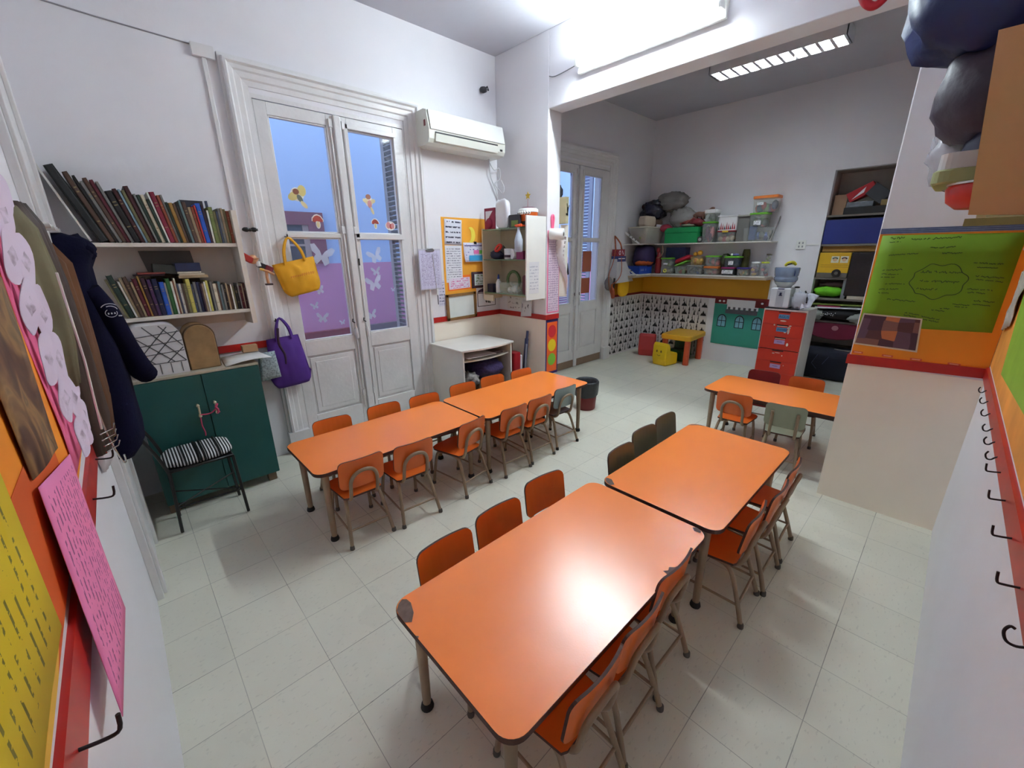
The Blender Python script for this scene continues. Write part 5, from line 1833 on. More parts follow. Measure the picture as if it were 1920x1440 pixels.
bsheet('small_notice', 'narrow lilac notice low on the wall beside the clipboard', 'notice', 2.715, 2.80, 1.15, 1.42, paper('lilac notice', (214, 212, 228), (110, 110, 140), rows=8, words=8), off=.001)
# notes on the pier face under the corner shelf
def psheet(name, label, cat, y0, y1, z0, z1, m_, off=.001, t=.001, bend=None, skew=0):
    o = MB(m_).sheet((XP, y0, z0), (XP, y1, z0 + skew), (XP, y1, z1 + skew), (XP, y0, z1), t=t, off=off, nu=6 if bend else 1, nv=6 if bend else 1, bend=bend).build(name)
    return tag(o, label, cat)


psheet('pinned_note', 'pale typed note on the pier above the red rail', 'note', 3.90, 3.62, 1.05, 1.22, paper('pale note', (222, 218, 216), (150, 140, 140), rows=3, words=9, dens=.55), skew=-.01)
psheet('pinned_note', 'curling white note with dark marks overlapping the red rail on the pier', 'note', 3.64, 3.47, .985, 1.17, paper('marked note', (220, 218, 222), (60, 60, 70), rows=4, words=3, dens=.6, vert=True), off=.014, skew=.02, bend=lambda u, v: .02 * (1 - v))
psheet('pinned_note', 'narrow lilac note between the long white sheet and the growth chart', 'note', 3.345, 3.285, 1.30, 1.85, paper('lilac strip note', (208, 204, 222), (90, 90, 120), rows=14, words=4, dens=.55), off=.001)

# ================================================================== CORNER SHELF UNIT
cs = thing('corner_shelf', 'cream wall unit with three glass shelves in the corner by the pier', 'shelf', (3.45, 3.66, 1.20))
cpm = mat('cream board', (222, 206, 180), .5, var=.04)
MB(cpm).box(-.14, .325, -.02, .135, .345, .75).build('side_panel', cs)
MB(cpm).box(-.14, .17, -.03, -.125, .325, .035).build('lower_rail', cs)
wsp = MB(mat('white side panel', (232, 230, 224), .45, var=.02)).box(-.155, -.375, .015, .135, -.358, .845).build('side_panel', cs)
tag(wsp, 'tall white side panel')
tag(MB(paper('faint note', (222, 220, 222), (180, 178, 188), rows=10, words=10)).sheet((-.12, -.376, .08), (.03, -.376, .08), (.03, -.376, .40), (-.12, -.376, .40), t=.0008).build('note_sheet', cs), 'faint white note')
gls = mat('green glass shelf', (130, 160, 128), .1, alpha=.7)
for z in (.73, .415, .055):
    MB(gls).box(-.14, -.356, z, .135, .324, z + .010).build('glass_shelf', cs)
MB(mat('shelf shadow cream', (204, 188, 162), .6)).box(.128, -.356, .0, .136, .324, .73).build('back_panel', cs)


def on(name, label, cat, m):
    return tag(m.build(name), label, cat)


zs1, zs2, zs3 = 1.941, 1.626, 1.266
m = MB(mat('magenta card', (142, 20, 62), .6)).box(3.335, 3.80, zs1, 3.345, 3.975, zs1 + .215)
m.use(white_pp).add([(3.333, 3.955, zs1 + .185), (3.333, 3.835, zs1 + .185), (3.333, 3.955, zs1 + .06)], [(0, 2, 1)])
m.use(mat('magenta card', 0)).blob((3.335, 3.90, zs1 + .06), (.02, .055, .055), flat=zs1)
on('picture_frame', 'magenta frame with white triangle at the left of the top glass shelf', 'frame', m)
m = MB(mat('white pearly pouch', (226, 226, 232), .35, var=.04, bump=.4, bs=12)).blob((3.36, 3.70, zs1 + .14), (.035, .095, .145), nz=.10, ns=2.2, seg=22, rings=14, pw=.55, flat=zs1)
on('white_bag', 'crumpled white bag standing on the top glass shelf', 'bag', m)
m = MB(mat('dark pouch', (44, 44, 54), .5, var=.2)).prism(rrect(3.44, zs1, 3.60, zs1 + .125, .02), 3.345, 3.375, 'x')
m.use(mat('pouch green label', (108, 128, 60), .5)).box(3.342, 3.455, zs1 + .01, 3.345, 3.555, zs1 + .07)
on('coffee_pouch', 'dark pouch with green label on the top glass shelf', 'pouch', m)
m = MB(mat('orange pot', (222, 100, 30), .5)).lathe([(.080, 0), (.095, .05), (.098, .095)], 24, (3.47, 3.43, zs1 + .06))
m.use(mat('dark box under pot', (66, 52, 46), .6)).box(3.40, 3.36, zs1, 3.54, 3.50, zs1 + .06)
m.use(white_pl).lathe([(.101, .085), (.101, .112), (.085, .125)], 24, (3.47, 3.43, zs1 + .06))
for k in range(9):
    a = pi * .62 + k * .26
    p = Vector((3.47 + .100 * cos(a), 3.43 + .100 * sin(a), zs1 + .06 + .078))
    m.blob(p, (.012, .012, .018), seg=10, rings=8)
m.use(mat('plum topping', (92, 24, 54), .6)).lathe([(.088, .124), (.06, .135), (.01, .138)], 20, (3.47, 3.43, zs1 + .06))
m.use(black_m)
for k in range(9):
    a = pi * .62 + k * .26
    p = Vector((3.47 + .111 * cos(a), 3.43 + .111 * sin(a), zs1 + .06 + .076))
    m.blob(p, (.004, .004, .007), seg=8, rings=6)
on('orange_pot', 'orange pot with white dripping rim on the top glass shelf', 'pot', m)
st = MB(mat('gold glitter card', (216, 180, 50), .5, var=.2, vs=80))
sp_ = []
for k in range(10):
    a = pi / 2 + pi * k / 5
    r_ = .040 if k % 2 == 0 else .018
    sp_.append((3.43 + r_ * cos(a), 2.245 + r_ * sin(a)))
st.prism(sp_, 3.46, 3.464, 'x')
st.use(mat('pink stick', (190, 110, 120), .5)).tube([(3.462, 3.43, 2.215), (3.465, 3.44, 2.075)], .0022, 6)
on('star_wand', 'gold star on a thin pink stick rising from the orange pot', 'wand', st)
m = MB(clear('spray bottle plastic', (206, 214, 228), .85, .25)).lathe([(.030, 0), (.042, .01), (.044, .11), (.030, .16), (.014, .205), (.012, .235)], 20, (3.268, 3.370, 1.70))
m.use(mat('orange trigger', (238, 96, 48), .4)).box(3.238, 3.335, 1.944, 3.335, 3.395, 1.960).tube([(3.268, 3.40, 1.950), (3.268, 3.33, 1.955)], .014, 10)
on('spray_bottle', 'clear spray bottle with orange trigger hanging on the shelf edge', 'bottle', m)
# middle shelf
m = MB(mat('dark blue oddments', (44, 42, 66), .6, var=.4, vs=20)).blob((3.38, 3.83, zs2 + .045), (.05, .10, .05), nz=.3, ns=3, flat=zs2, seed=2)
on('dark_pouch', 'dark blue pouch on the middle glass shelf', 'pouch', m)
m = MB(mat('red scissors plastic', (206, 50, 36), .4)).tube([(3.33, 3.80, zs2 + .10), (3.33, 3.74, zs2 + .15), (3.33, 3.70, zs2 + .135), (3.33, 3.76, zs2 + .09)], .014, 8, closed=True, fine=3)
on('red_tape_dispenser', 'bright red loop-shaped tool on the dark pouch, middle glass shelf', 'tool', m)
m = MB(mat('white mug', (220, 220, 224), .3)).lathe([(.04, 0), (.046, .01), (.048, .11), (.043, .11), (.04, .02)], 20, (3.36, 3.62, zs2), cap=False)
m.use(mat('dark stripe', (60, 36, 60), .5)).lathe([(.0485, .02), (.0485, .045)], 20, (3.36, 3.62, zs2), cap=False)
on('white_mug', 'white mug on the middle glass shelf', 'mug', m)
m = MB(mat('white roll', (224, 222, 226), .6)).tube([(3.34, 3.55, zs2 + .055), (3.42, 3.53, zs2 + .055)], .052, 22)
on('tape_roll', 'white tape roll lying beside the mug on the middle glass shelf', 'roll', m)
m = MB(mat('plum tub', (126, 30, 82), .5)).box(3.33, 3.37, zs2, 3.43, 3.47, zs2 + .085)
on('plum_box', 'plum box at the right end of the middle glass shelf', 'box', m)
m = MB(mat('grey ball oddments', (110, 104, 100), .7, var=.3, vs=12)).blob((3.47, 3.84, zs2 + .07), (.05, .06, .07), nz=.2, flat=zs2, seed=4)
on('grey_bundle', 'grey bundle at the back of the middle glass shelf', 'bundle', m)
m = MB(black_m).blob((3.50, 3.62, zs2 + .16), (.02, .022, .045)).tube([(3.50, 3.62, zs2), (3.50, 3.62, zs2 + .13)], .010, 8)
on('black_brush', 'small black brush standing at the back of the middle glass shelf', 'brush', m)
# lower shelf
m = MB(clear('clear tub plastic', (206, 220, 210), .35, .15)).prism(rrect(3.31, 3.42, 3.50, 3.74, .03), zs3, zs3 + .115)
on('clear_tub', 'clear plastic tub of oddments on the lowest glass shelf', 'tub', m)
m = MB(mat('white oddments', (214, 210, 204), .6, var=.25, vs=30)).blob((3.39, 3.54, zs3 + .045), (.05, .05, .038), nz=.3, seed=1).blob((3.40, 3.63, zs3 + .035), (.045, .04, .03), nz=.3, seed=3)
tag(m.build('oddments'), 'pale oddments inside the clear tub on the lowest glass shelf', 'oddments', kind='stuff')
m = MB(mat('white glue plastic', (226, 226, 226), .4)).lathe([(.026, 0), (.030, .01), (.030, .11), (.018, .135), (.010, .15)], 18, (3.345, 3.775, zs3))
m.use(mat('blue cap', (40, 60, 130), .4)).lathe([(.014, .15), (.010, .19), (.004, .20)], 14, (3.345, 3.775, zs3))
on('glue_bottle', 'white glue bottle with blue cap on the lowest glass shelf', 'bottle', m)
m = MB(mat('navy small box', (36, 34, 60), .5)).box(3.33, 3.86, zs3, 3.42, 3.95, zs3 + .09)
on('navy_box', 'small navy box at the left of the lowest glass shelf', 'box', m)
gt = mat('green tape', (84, 108, 60), .5)
m = MB(gt).tube([(3.43, 3.62 + .095 * cos(RD(a)), zs3 + .135 + .095 * sin(RD(a))) for a in range(0, 360, 20)], .016, 8, closed=True)
on('green_hoop', 'olive green hoop standing behind the clear tub, lowest glass shelf', 'hoop', m)
m = MB(mat('wine red case', (92, 20, 34), .5)).prism(rrect(3.33, zs3, 3.41, zs3 + .20, .03), 3.36, 3.46, 'x')
on('wine_red_case', 'wine red case at the right end of the lowest glass shelf', 'case', m)

# ================================================================== PIER END (faces -y)
ef = YL
o = thing('growth_chart', 'long pink height chart with columns of writing on the pier edge', 'chart', ((XP + XQ) / 2 + .005, ef - .001, 1.05))
bsheet('chart_card', None, None, -.095, .110, 0, .86, mat('neon pink card', (246, 130, 170), .7), y=0, parent=o)
bsheet('chart_table', None, None, -.080, .095, .015, .83, paper('pink chart table', (226, 206, 222), (180, 156, 184), rows=34, words=10, dens=.46, thick=.4, mu=.03, mv=.01, cols=5, colc=(150, 124, 158)), y=-.002, parent=o)
o = MB(mat('neon pink ribbon', (250, 110, 150), .6)).tube([(3.66, ef - .008, 1.93), (3.65, ef - .012, 2.03), (3.665, ef - .012, 2.06), (3.68, ef - .012, 2.03), (3.675, ef - .008, 1.93)], [.010, .012, .012, .012, .010], 8, fine=4).build('pink_ribbon')
tag(o, 'neon pink ribbon loop at the top of the pier edge', 'ribbon')
pr = thing('paper_roll', 'white paper roll hung on the pier edge with its end trailing down', 'roll', (3.665, 3.19, 1.875))
rollm = mat('white tissue', (236, 232, 232), .85, var=.03)
m = MB(rollm)
a0, a1 = Vector((-.03, .085, .0)), Vector((.035, -.045, -.004))
ax = (a1 - a0).normalized()
sd = ax.cross(Vector((0, 0, 1))).normalized()
up_ = sd.cross(ax)
n = 24
vs = []
for p, r_ in ((a0, .021), (a0, .056), (a1, .056), (a1, .021)):
    vs += [p + sd * cos(2 * pi * k / n) * r_ + up_ * sin(2 * pi * k / n) * r_ for k in range(n)]
m.add(vs, [(a * n + k, a * n + (k + 1) % n, ((a + 1) % 4) * n + (k + 1) % n, ((a + 1) % 4) * n + k) for a in range(3) for k in range(n)], True)
m.build('tissue_roll', pr)
m = MB(mat('brown core card', (92, 66, 60), .9))
vs = []
for p in (a0, a1 - ax * .002):
    vs += [p + sd * cos(2 * pi * k / n) * .0212 + up_ * sin(2 * pi * k / n) * .0212 for k in range(n)]
m.add(vs, [(k, n + k, n + (k + 1) % n, (k + 1) % n) for k in range(n)] + [list(range(n))], True)
m.build('roll_core', pr)
m = MB(rollm)
P0, P1 = (.115, -.01, -.02), (.045, .085, -.02)
m.sheet((.135, -.02, -.62), (.20, .05, -.66), P1, P0, t=.001, nu=4, nv=14, bend=lambda u, v: .018 * sin(v * 7))
m.build('loose_strip', pr)
tl = thing('traffic_light_poster', 'orange traffic light poster with red, yellow and green discs at the pier foot', 'poster', ((XP + XQ) / 2 + .003, ef - .001, .34))
bsheet('poster_back', None, None, -.100, .108, 0, .635, mat('violet card', (52, 28, 104), .7), y=0, parent=tl)
bsheet('poster_card', None, None, -.082, .090, .03, .605, mat('orange card', (238, 96, 22), .7), y=-.002, parent=tl)
for z, c_, l_ in ((.50, (200, 26, 40), 'red disc'), (.34, (236, 206, 24), 'yellow disc'), (.175, (130, 190, 50), 'green disc')):
    pts = ell(.002, z, .066, .071, 28)
    o = MB(mat(l_, c_, .7)).prism(pts, -.005, -.0036, 'y').build('paper_disc', tl)
    tag(o, l_)
# things on the back side of pier, seen past its edge
m = MB(mat('dark felt', (60, 62, 70), .8, var=.2)).blob((3.845, 3.40, 2.30), (.05, .10, .085), nz=.2, ns=2.5, seed=3)
on('felt_hat', 'dark grey felt hat hanging on the far side of the left pier', 'hat', m)
m = MB(mat('kraft bag paper', (176, 166, 132), .8, var=.08)).box(XQ + .002, 3.20, 1.98, XQ + .05, 3.45, 2.24)
m.T = Matrix.Identity(4)
m.use(black_m)
for dz, r_ in ((.0, 0), (.02, .02), (.035, -.015)):
    m.tube([(XQ + .03, 3.195, 2.08), (XQ + .03 + r_, 3.194, 2.14 + dz)], .003, 5)
m.box(XQ + .008, 3.196, 2.06, XQ + .04, 3.20, 2.08)
on('kraft_bag', 'kraft paper bag with black plant print on the far side of left pier', 'bag', m)
m = MB(mat('ivory paper', (222, 218, 206), .8)).sheet((XQ + .004, 3.27, 1.22), (XQ + .055, 3.20, 1.22), (XQ + .055, 3.20, 1.97), (XQ + .004, 3.27, 1.97), t=.002)
on('ivory_sheet', 'long ivory paper sheet hanging behind the paper roll', 'paper', m)
m = MB(black_m).prism([(3.835, 1.45), (3.87, 1.46), (3.845, 1.58)], 3.195, 3.20, 'y')
on('black_tag', 'small black pointed tag on the ivory sheet', 'tag', m)

# ================================================================== WHITE CART
ct = thing('printer_cart', 'white cart with curved top and open shelves against the back wall', 'cart', (2.90, 3.72, 0))
wm = mat('white melamine', (226, 222, 214), .4, var=.03)


def bow(x0, x1, yb, yf, bw, n=14):
    return [(x0, yb)] + [(x0 + (x1 - x0) * k / n, yf - bw * sin(pi * k / n)) for k in range(n + 1)] + [(x1, yb)]


ctm = MB(wm).prism(bow(-.365, .345, .30, -.285, .055), .758, .776, c=.002)
ctm.build('cart_top', ct)
MB(wm).box(-.345, -.275, 0.03, -.327, .29, .758).build('side_panel', ct)
MB(wm).box(.305, -.275, 0.03, .323, .29, .758).build('side_panel', ct)
MB(wm).box(-.327, .275, .03, .305, .29, .758).build('back_panel', ct)
MB(wm).prism(bow(-.327, .305, .27, -.24, .055), .640, .654).build('sliding_shelf', ct)
MB(wm).box(-.327, -.27, .05, .305, .275, .066).build('base_shelf', ct)
for x in (-.33, .29):
    for y in (-.25, .25):
        MB(rubber).lathe([(.018, 0), (.022, .015), (.018, .03)], 12, (x + .008, y, 0)).build('caster', ct)
mg = MB(mat('magazine stack', (120, 106, 110), .5, var=.5, vs=22)).box(-.31 + 2.90, 3.50, .655, .24 + 2.90, 3.92, .678)
tag(mg.build('magazines'), 'thin pile of magazines on the sliding shelf of the cart', 'magazines')
m = MB(white_pp).sheet((2.62, 3.44, .681), (2.98, 3.42, .681), (2.98, 3.68, .683), (2.64, 3.70, .683), t=.004)
tag(m.build('paper_sheet'), 'white papers at the front of the cart sliding shelf', 'paper')
m = MB(mat('silver crinkle film', (176, 172, 168), .22, .3, var=.4, vs=20, bump=.8, bs=20)).blob((2.69, 3.60, .20), (.10, .13, .16), nz=.3, ns=3.2, seed=4, flat=.067)
tag(m.build('silver_bag'), 'crumpled silver foil bag inside the cart', 'bag')
m = MB(mat('zebra print cloth', (190, 184, 178), .8, c2=(60, 54, 52), vs=16)).blob((2.70, 3.55, .42), (.09, .12, .085), nz=.3, ns=3, seed=6)
tag(m.build('printed_bag'), 'black and white printed bag above the silver bag inside the cart', 'bag')
m = MB(mat('violet checked cloth', (62, 50, 96), .85, var=.35, vs=40)).blob((2.98, 3.66, .50), (.19, .20, .115), nz=.2, ns=2.4, seed=8, pw=.8)
tag(m.build('violet_cushion'), 'dark violet patterned cushion inside the cart', 'cushion')
m = MB(mat('brown paper box', (150, 116, 86), .8)).box(2.80, 3.50, .067, 3.16, 3.90, .385)
tag(m.build('card_box', bevel=.006), 'brown card box under the violet cushion inside the cart', 'box')
# beside the cart
m = MB(mat('crimson canister', (166, 16, 34), .35)).prism(rrect(3.345, 3.53, 3.455, 3.65, .025), .356, .60, c=.006).use(card).box(3.33, 3.50, 0, 3.50, 3.78, .355)
tag(m.build('red_box'), 'crimson box on a brown carton between cart and pier', 'box')
m = MB(mat('brown leatherette', (104, 56, 46), .6)).box(3.335, 3.655, .356, 3.435, 3.775, .70)
tag(m.build('brown_box'), 'brown box standing behind the crimson box by the pier', 'box')
m = MB(white_pp).box(3.462, 3.56, .356, 3.498, 3.72, .55)
tag(m.build('white_carton'), 'narrow white carton beside the crimson box', 'box')
m = MB(mat('slate blue plastic', (66, 76, 112), .45)).tube([(3.535, 3.60, .01), (3.548, 3.56, .50), (3.560, 3.53, .83)], [.020, .018, .015], 10)
m.tube([(3.542, 3.58, .25), (3.556, 3.54, .74)], .022, 8)
m.use(mat('pale slate', (150, 158, 176), .4)).tube([(3.520, 3.56, .02), (3.535, 3.525, .68)], .010, 8)
tag(m.build('folded_stand'), 'folded slate blue stand leaning on the pier beside the cart', 'stand')

# ================================================================== BIN
bn = thing('waste_bin', 'dark red bin with a black bag folded over its rim, at the table end', 'bin', (3.805, 2.845, 0))
MB(mat('dark red bin plastic', (116, 24, 26), .45)).lathe([(.098, 0), (.104, .01), (.125, .30), (.119, .30), (.10, .02), (.005, .02)], 32, cap=True).build('bin_body', bn)
m = MB(mat('black bin liner', (40, 42, 46), .35, var=.25, bump=.7, bs=22))
n = 40
vs = []
for r_, z in ((.128, .155), (.131, .20), (.134, .285), (.136, .315), (.128, .330), (.112, .318), (.104, .24), (.095, .12)):
    for k in range(n):
        a = 2 * pi * k / n
        q = r_ + .005 * noise.noise(Vector((cos(a) * 3, sin(a) * 3, z * 14)))
        vs.append((q * cos(a), q * sin(a), z + (.022 * noise.noise(Vector((cos(a) * 1.4, sin(a) * 1.4, 3))) if z < .16 else 0)))
m.add(vs, [(i * n + k, i * n + (k + 1) % n, (i + 1) * n + (k + 1) % n, (i + 1) * n + k) for i in range(7) for k in range(n)], True)
m.build('bin_bag', bn)

# ================================================================== FAR ROOM WALL FINISHES
random.seed(21)
inkm = mat('wallpaper black ink', (34, 32, 34), .8)
gink = mat('wallpaper grey ink', (120, 118, 120), .8)
wpm = mat('wallpaper white', (212, 208, 208), .75, var=.03)


def wallpaper(name, axis, a0, a1, label):
    m = MB(wpm)
    if axis == 'x':
        m.box(XE - .002, a0, .005, XE, a1, .965)
    else:
        m.box(a0, D - .002, .005, a1, D, .965)

    def tri(a, z, w, h, mm):
        h *= 1.35
        w *= 1.1
        m.use(mm)
        if axis == 'x':
            m.add([(XE - .0028, a + w / 2, z), (XE - .0028, a - w / 2, z), (XE - .0028, a, z + h)], [(0, 1, 2)])
        else:
            m.add([(a - w / 2, D - .0028, z), (a + w / 2, D - .0028, z), (a, D - .0028, z + h)], [(0, 1, 2)])
    r = 0
    z = .03
    while z < .90:
        a = a0 + .05 + (.085 if r % 2 else 0)
        while a < a1 - .04:
            k = random.random()
            j = random.uniform(-.012, .012)
            if r % 2 == 0:
                if k < .75:
                    tri(a + j, z, .058, .062, inkm)
                    tri(a - .028 + j, z, .04, .038, inkm)
                    tri(a + .026 + j, z, .036, .034, inkm)
                else:
                    tri(a + j, z, .03, .07, inkm)
                tri(a + .085 + j, z + .01, .022, .065, gink if k < .5 else inkm)
            else:
                tri(a + j, z, .026, .062, inkm if k < .6 else gink)
                tri(a + .055, z - .02, .012, .055, gink)
                tri(a + .10 + j, z + .01, .018, .050, inkm if k > .5 else gink)
            a += .165
        z += .066
        r += 1
    o = m.build(name)
    o['kind'] = 'structure'
    return o


wallpaper('trim_15', 'x', 2.87, D - .002, '')
wallpaper('trim_16', 'y', 5.99, XE - .002, '')
ylw = mat('golden yellow paint band', (206, 146, 14), .6, var=.04, vs=2)
struct(MB(ylw).box(XE - .003, 2.058, 1.012, XE, D, 1.292).box(6.02, D - .003, 1.012, XE, D, 1.292), 'trim_17')
struct(MB(mat('dark red border', (128, 24, 18), .6)).box(XE - .010, 2.03, .978, XE, D, 1.012).box(6.0, D - .010, .978, XE, D, 1.012), 'trim_18')
struct(MB(mat('greige ledge', (172, 154, 138), .6, var=.06)).box(6.655, 2.03, 1.292, XE, D, 1.322).box(6.12, 3.735, 1.292, 6.655, D, 1.322), 'trim_19')
# turquoise castle mural
ms = thing('castle_mural', 'turquoise castle wall mural with three arched windows and battlements', 'mural', (XE - .002, 2.40, .28))
m = MB(mat('turquoise card', (52, 146, 126), .7, var=.03)).add([(0, .362, .0), (0, -.358, .0), (0, -.362, .60), (0, .372, .625), (-.004, .362, .0), (-.004, -.358, .0), (-.004, -.362, .60), (-.004, .372, .625)], [(4, 5, 6, 7), (0, 4, 7, 3), (1, 2, 6, 5), (2, 3, 7, 6), (0, 1, 5, 4)])
m.build('castle_wall', ms)
m = MB(mat('dark red card strip', (112, 20, 26), .7)).box(-.006, .20, .625, 0, .372, .71).box(-.006, -.372, .60, 0, -.20, .70)
m.use(white_pp)
for y in (.30, .24, -.29):
    m.prism(ell(y, .665, .018, .015, 10), -.008, -.006, 'x')
m.build('red_strip', ms)
m = MB(white_pp).box(-.005, -.25, .55, -.001, .185, .70)
m.use(mat('grey battlement card', (92, 92, 100), .7)).box(-.007, -.245, .485, -.005, .20, .545)
for k in range(6):
    y = -.225 + .072 * k
    m.box(-.007, y, .545, -.005, y + .034, .585)
m.build('battlements', ms)
for y in (.235, -.02, -.262):
    m = MB(mat('black card', (22, 26, 32), .7))

    def archz(cy_, z0, w, h, x_, mm):
        p = [(cy_ - w, z0), (cy_ + w, z0)] + [(cy_ + w * cos(RD(a)), z0 + h + w * sin(RD(a)) * 1.25) for a in range(0, 181, 15)]
        m.use(mm).prism(p, x_ - .001, x_ + .001, 'x')
    archz(y, .275, .066, .11, -.006, MATS['black card'])
    archz(y, .285, .054, .10, -.0078, mat('window pale blue card', (112, 164, 184), .7))
    m.use(MATS['black card']).box(-.0100, y - .004, .28, -.0088, y + .004, .445).box(-.0100, y - .055, .365, -.0088, y + .055, .375)
    m.build('arched_window', ms)

# power outlets
o = thing('power_outlet', 'white outlet plate with a white cable on the far wall', 'outlet', (XE - .001, 1.772, 1.69))
MB(white_pl).box(-.010, -.055, 0, 0, .055, .115).build('plate', o, bevel=.003)
m = MB(mat('outlet grey', (150, 150, 156), .5))
for y in (-.02, .02):
    for z in (.035, .08):
        m.box(-.012, y - .008, z - .012, -.010, y + .008, z + .012)
m.build('socket', o)
MB(white_pl).box(-.008, -.205, .052, 0, -.055, .066).build('cable_duct', o)

# ================================================================== SHELVES ON THE FAR WALL
shw = mat('white shelf board', (214, 208, 200), .45, var=.03)
s1 = thing('wall_shelf', 'upper long white shelf on the far wall, loaded with toy boxes', 'shelf', (XE, 2.98, 1.785))
MB(shw).box(-.300, -.93, 0, -.001, .755, .016).build('shelf_board', s1, bevel=.002)
s2 = thing('wall_shelf', 'short white shelf on the window side corner, upper one, carrying the bags and basket', 'shelf', (6.60, D, 1.785))
MB(shw).box(-.345, -.300, 0, .364, -.001, .016).build('shelf_board', s2, bevel=.002)
s3 = thing('wall_shelf', 'lower long white shelf over the yellow band', 'shelf', (XE, 2.98, 1.323))
MB(shw).box(-.315, -.93, 0, -.001, .750, .016).build('shelf_board', s3, bevel=.002)
s4 = thing('wall_shelf', 'short white shelf on the window side corner, lower one', 'shelf', (6.60, D, 1.323))
MB(shw).box(-.400, -.310, 0, .050, -.001, .016).build('shelf_board', s4, bevel=.002)


def brack(par, x, y, dx, dy, L, dz):
    """slotted diagonal bracket"""
    m = MB(white_pl)
    P = Vector((x, y, 0))
    if dx:
        m.prism([(x, 0), (x + dx * .02, 0), (x, dz * 1.0), (x, dz - .045 * (1 if dz > 0 else -1))], y - .012, y + .012, 'y')
    return m


for par, pos in ((s2, -.33), (s4, -.385)):
    m = MB(mat('white slotted metal', (220, 220, 220), .4))
    m.add([(pos, -.29, .018), (pos, -.25, .018), (pos, -.01, .175), (pos, -.01, .21), (pos + .01, -.29, .018), (pos + .01, -.25, .018), (pos + .01, -.01, .175), (pos + .01, -.01, .21)], [(0, 1, 2, 3), (7, 6, 5, 4), (0, 4, 5, 1), (1, 5, 6, 2), (2, 6, 7, 3), (3, 7, 4, 0)])
    m.use(black_m)
    for k in (.25, .45, .65):
        y = -.27 + .26 * k
        z = .018 + .175 * k + .012 * (1 - k) - .002
        m.box(pos - .002, y - .012, z - .005, pos + .0005, y + .012, z + .008)
    m.build('slotted_bracket', par)
MB(mat('grey bracket', (130, 126, 122), .5)).add([(-.29, -.905, .018), (-.26, -.905, .018), (-.01, -.905, .30), (-.01, -.905, .34), (-.29, -.915, .018), (-.26, -.915, .018), (-.01, -.915, .30), (-.01, -.915, .34)], [(0, 1, 2, 3), (7, 6, 5, 4), (0, 4, 5, 1), (1, 5, 6, 2), (2, 6, 7, 3), (3, 7, 4, 0)]).build('slotted_bracket', s1)

U0, U1 = 1.802, 1.340
toy_cols = {'pink': (204, 106, 110), 'green': (126, 150, 92), 'red': (170, 50, 46), 'navy': (34, 40, 80), 'beige': (188, 164, 138), 'grey': (120, 120, 118), 'orange': (206, 120, 66), 'yellow': (206, 166, 72), 'blue': (70, 96, 160), 'plum': (104, 40, 78)}


def tub(label, y0, y1, z0, h, body=(196, 200, 196), lid=(104, 176, 50), lh=.022, alpha=.32, card=None, toys=('pink', 'grey'), x0=6.690, d=.20, taper=.012, tl='toys', over=.006, cardtxt=None):
    """see-through storage box: y0 > y1 (left to right in the picture)"""
    w = abs(y0 - y1)
    c = (x0 + d / 2, (y0 + y1) / 2, z0)
    t = thing('storage_box', label, 'box', c)
    bm = clear('box plastic %d %d %d %.2f' % (body[0], body[1], body[2], alpha), body, alpha, .18)
    m = MB(bm)
    hx, hy = d / 2, w / 2
    a = rrect(-hx + taper, -hy + taper, hx - taper, hy - taper, .015, 3)
    b = rrect(-hx, -hy, hx, hy, .018, 3)
    n = len(a)
    hb = h - lh
    vs = [(p[0], p[1], 0) for p in a] + [(p[0], p[1], hb) for p in b]
    m.add(vs, [list(range(n))[::-1]] + [(i, (i + 1) % n, n + (i + 1) % n, n + i) for i in range(n)])
    m.build('box_body', t)
    if lid:
        m = MB(mat('lid %d %d %d' % lid, lid, .4)).prism(rrect(-hx - over, -hy - over, hx + over, hy + over, .022, 3), hb + .0005, h, c=.004)
        m.build('lid', t)
    if card:
        cy, cz, cw, ch = card
        m = MB(paper('box card', (224, 224, 228), (90, 90, 100), rows=3, words=8, dens=.5)).sheet((-hx - .002, cy + cw / 2, cz), (-hx - .002, cy - cw / 2, cz), (-hx - .002, cy - cw / 2, cz + ch), (-hx - .002, cy + cw / 2, cz + ch), t=.001)
        m.build('label_card', t)
    if toys:
        m = MB()
        for i in range(7):
            cc = toys[i % len(toys)]
            m.use(mat('toy ' + cc, toy_cols[cc], .6, var=.2, vs=20))
            m.blob((c[0] + random.uniform(-.35, .35) * (d - .07), c[1] + (i / 6 - .5) * (w - .085), z0 + hb * random.uniform(.28, .58)), (min(.040, w * .22), min(.038, w * .17), hb * random.uniform(.26, .34)), nz=.3, ns=3, seed=i + c[1] * 9, flat=z0 + .004)
        tag(m.build('toy_pile'), tl, 'toys', None, 'stuff')
    return t


GRN, ORG, WHT, MAG, GRY = (104, 178, 46), (204, 110, 44), (226, 226, 226), (150, 34, 104), (150, 156, 160)
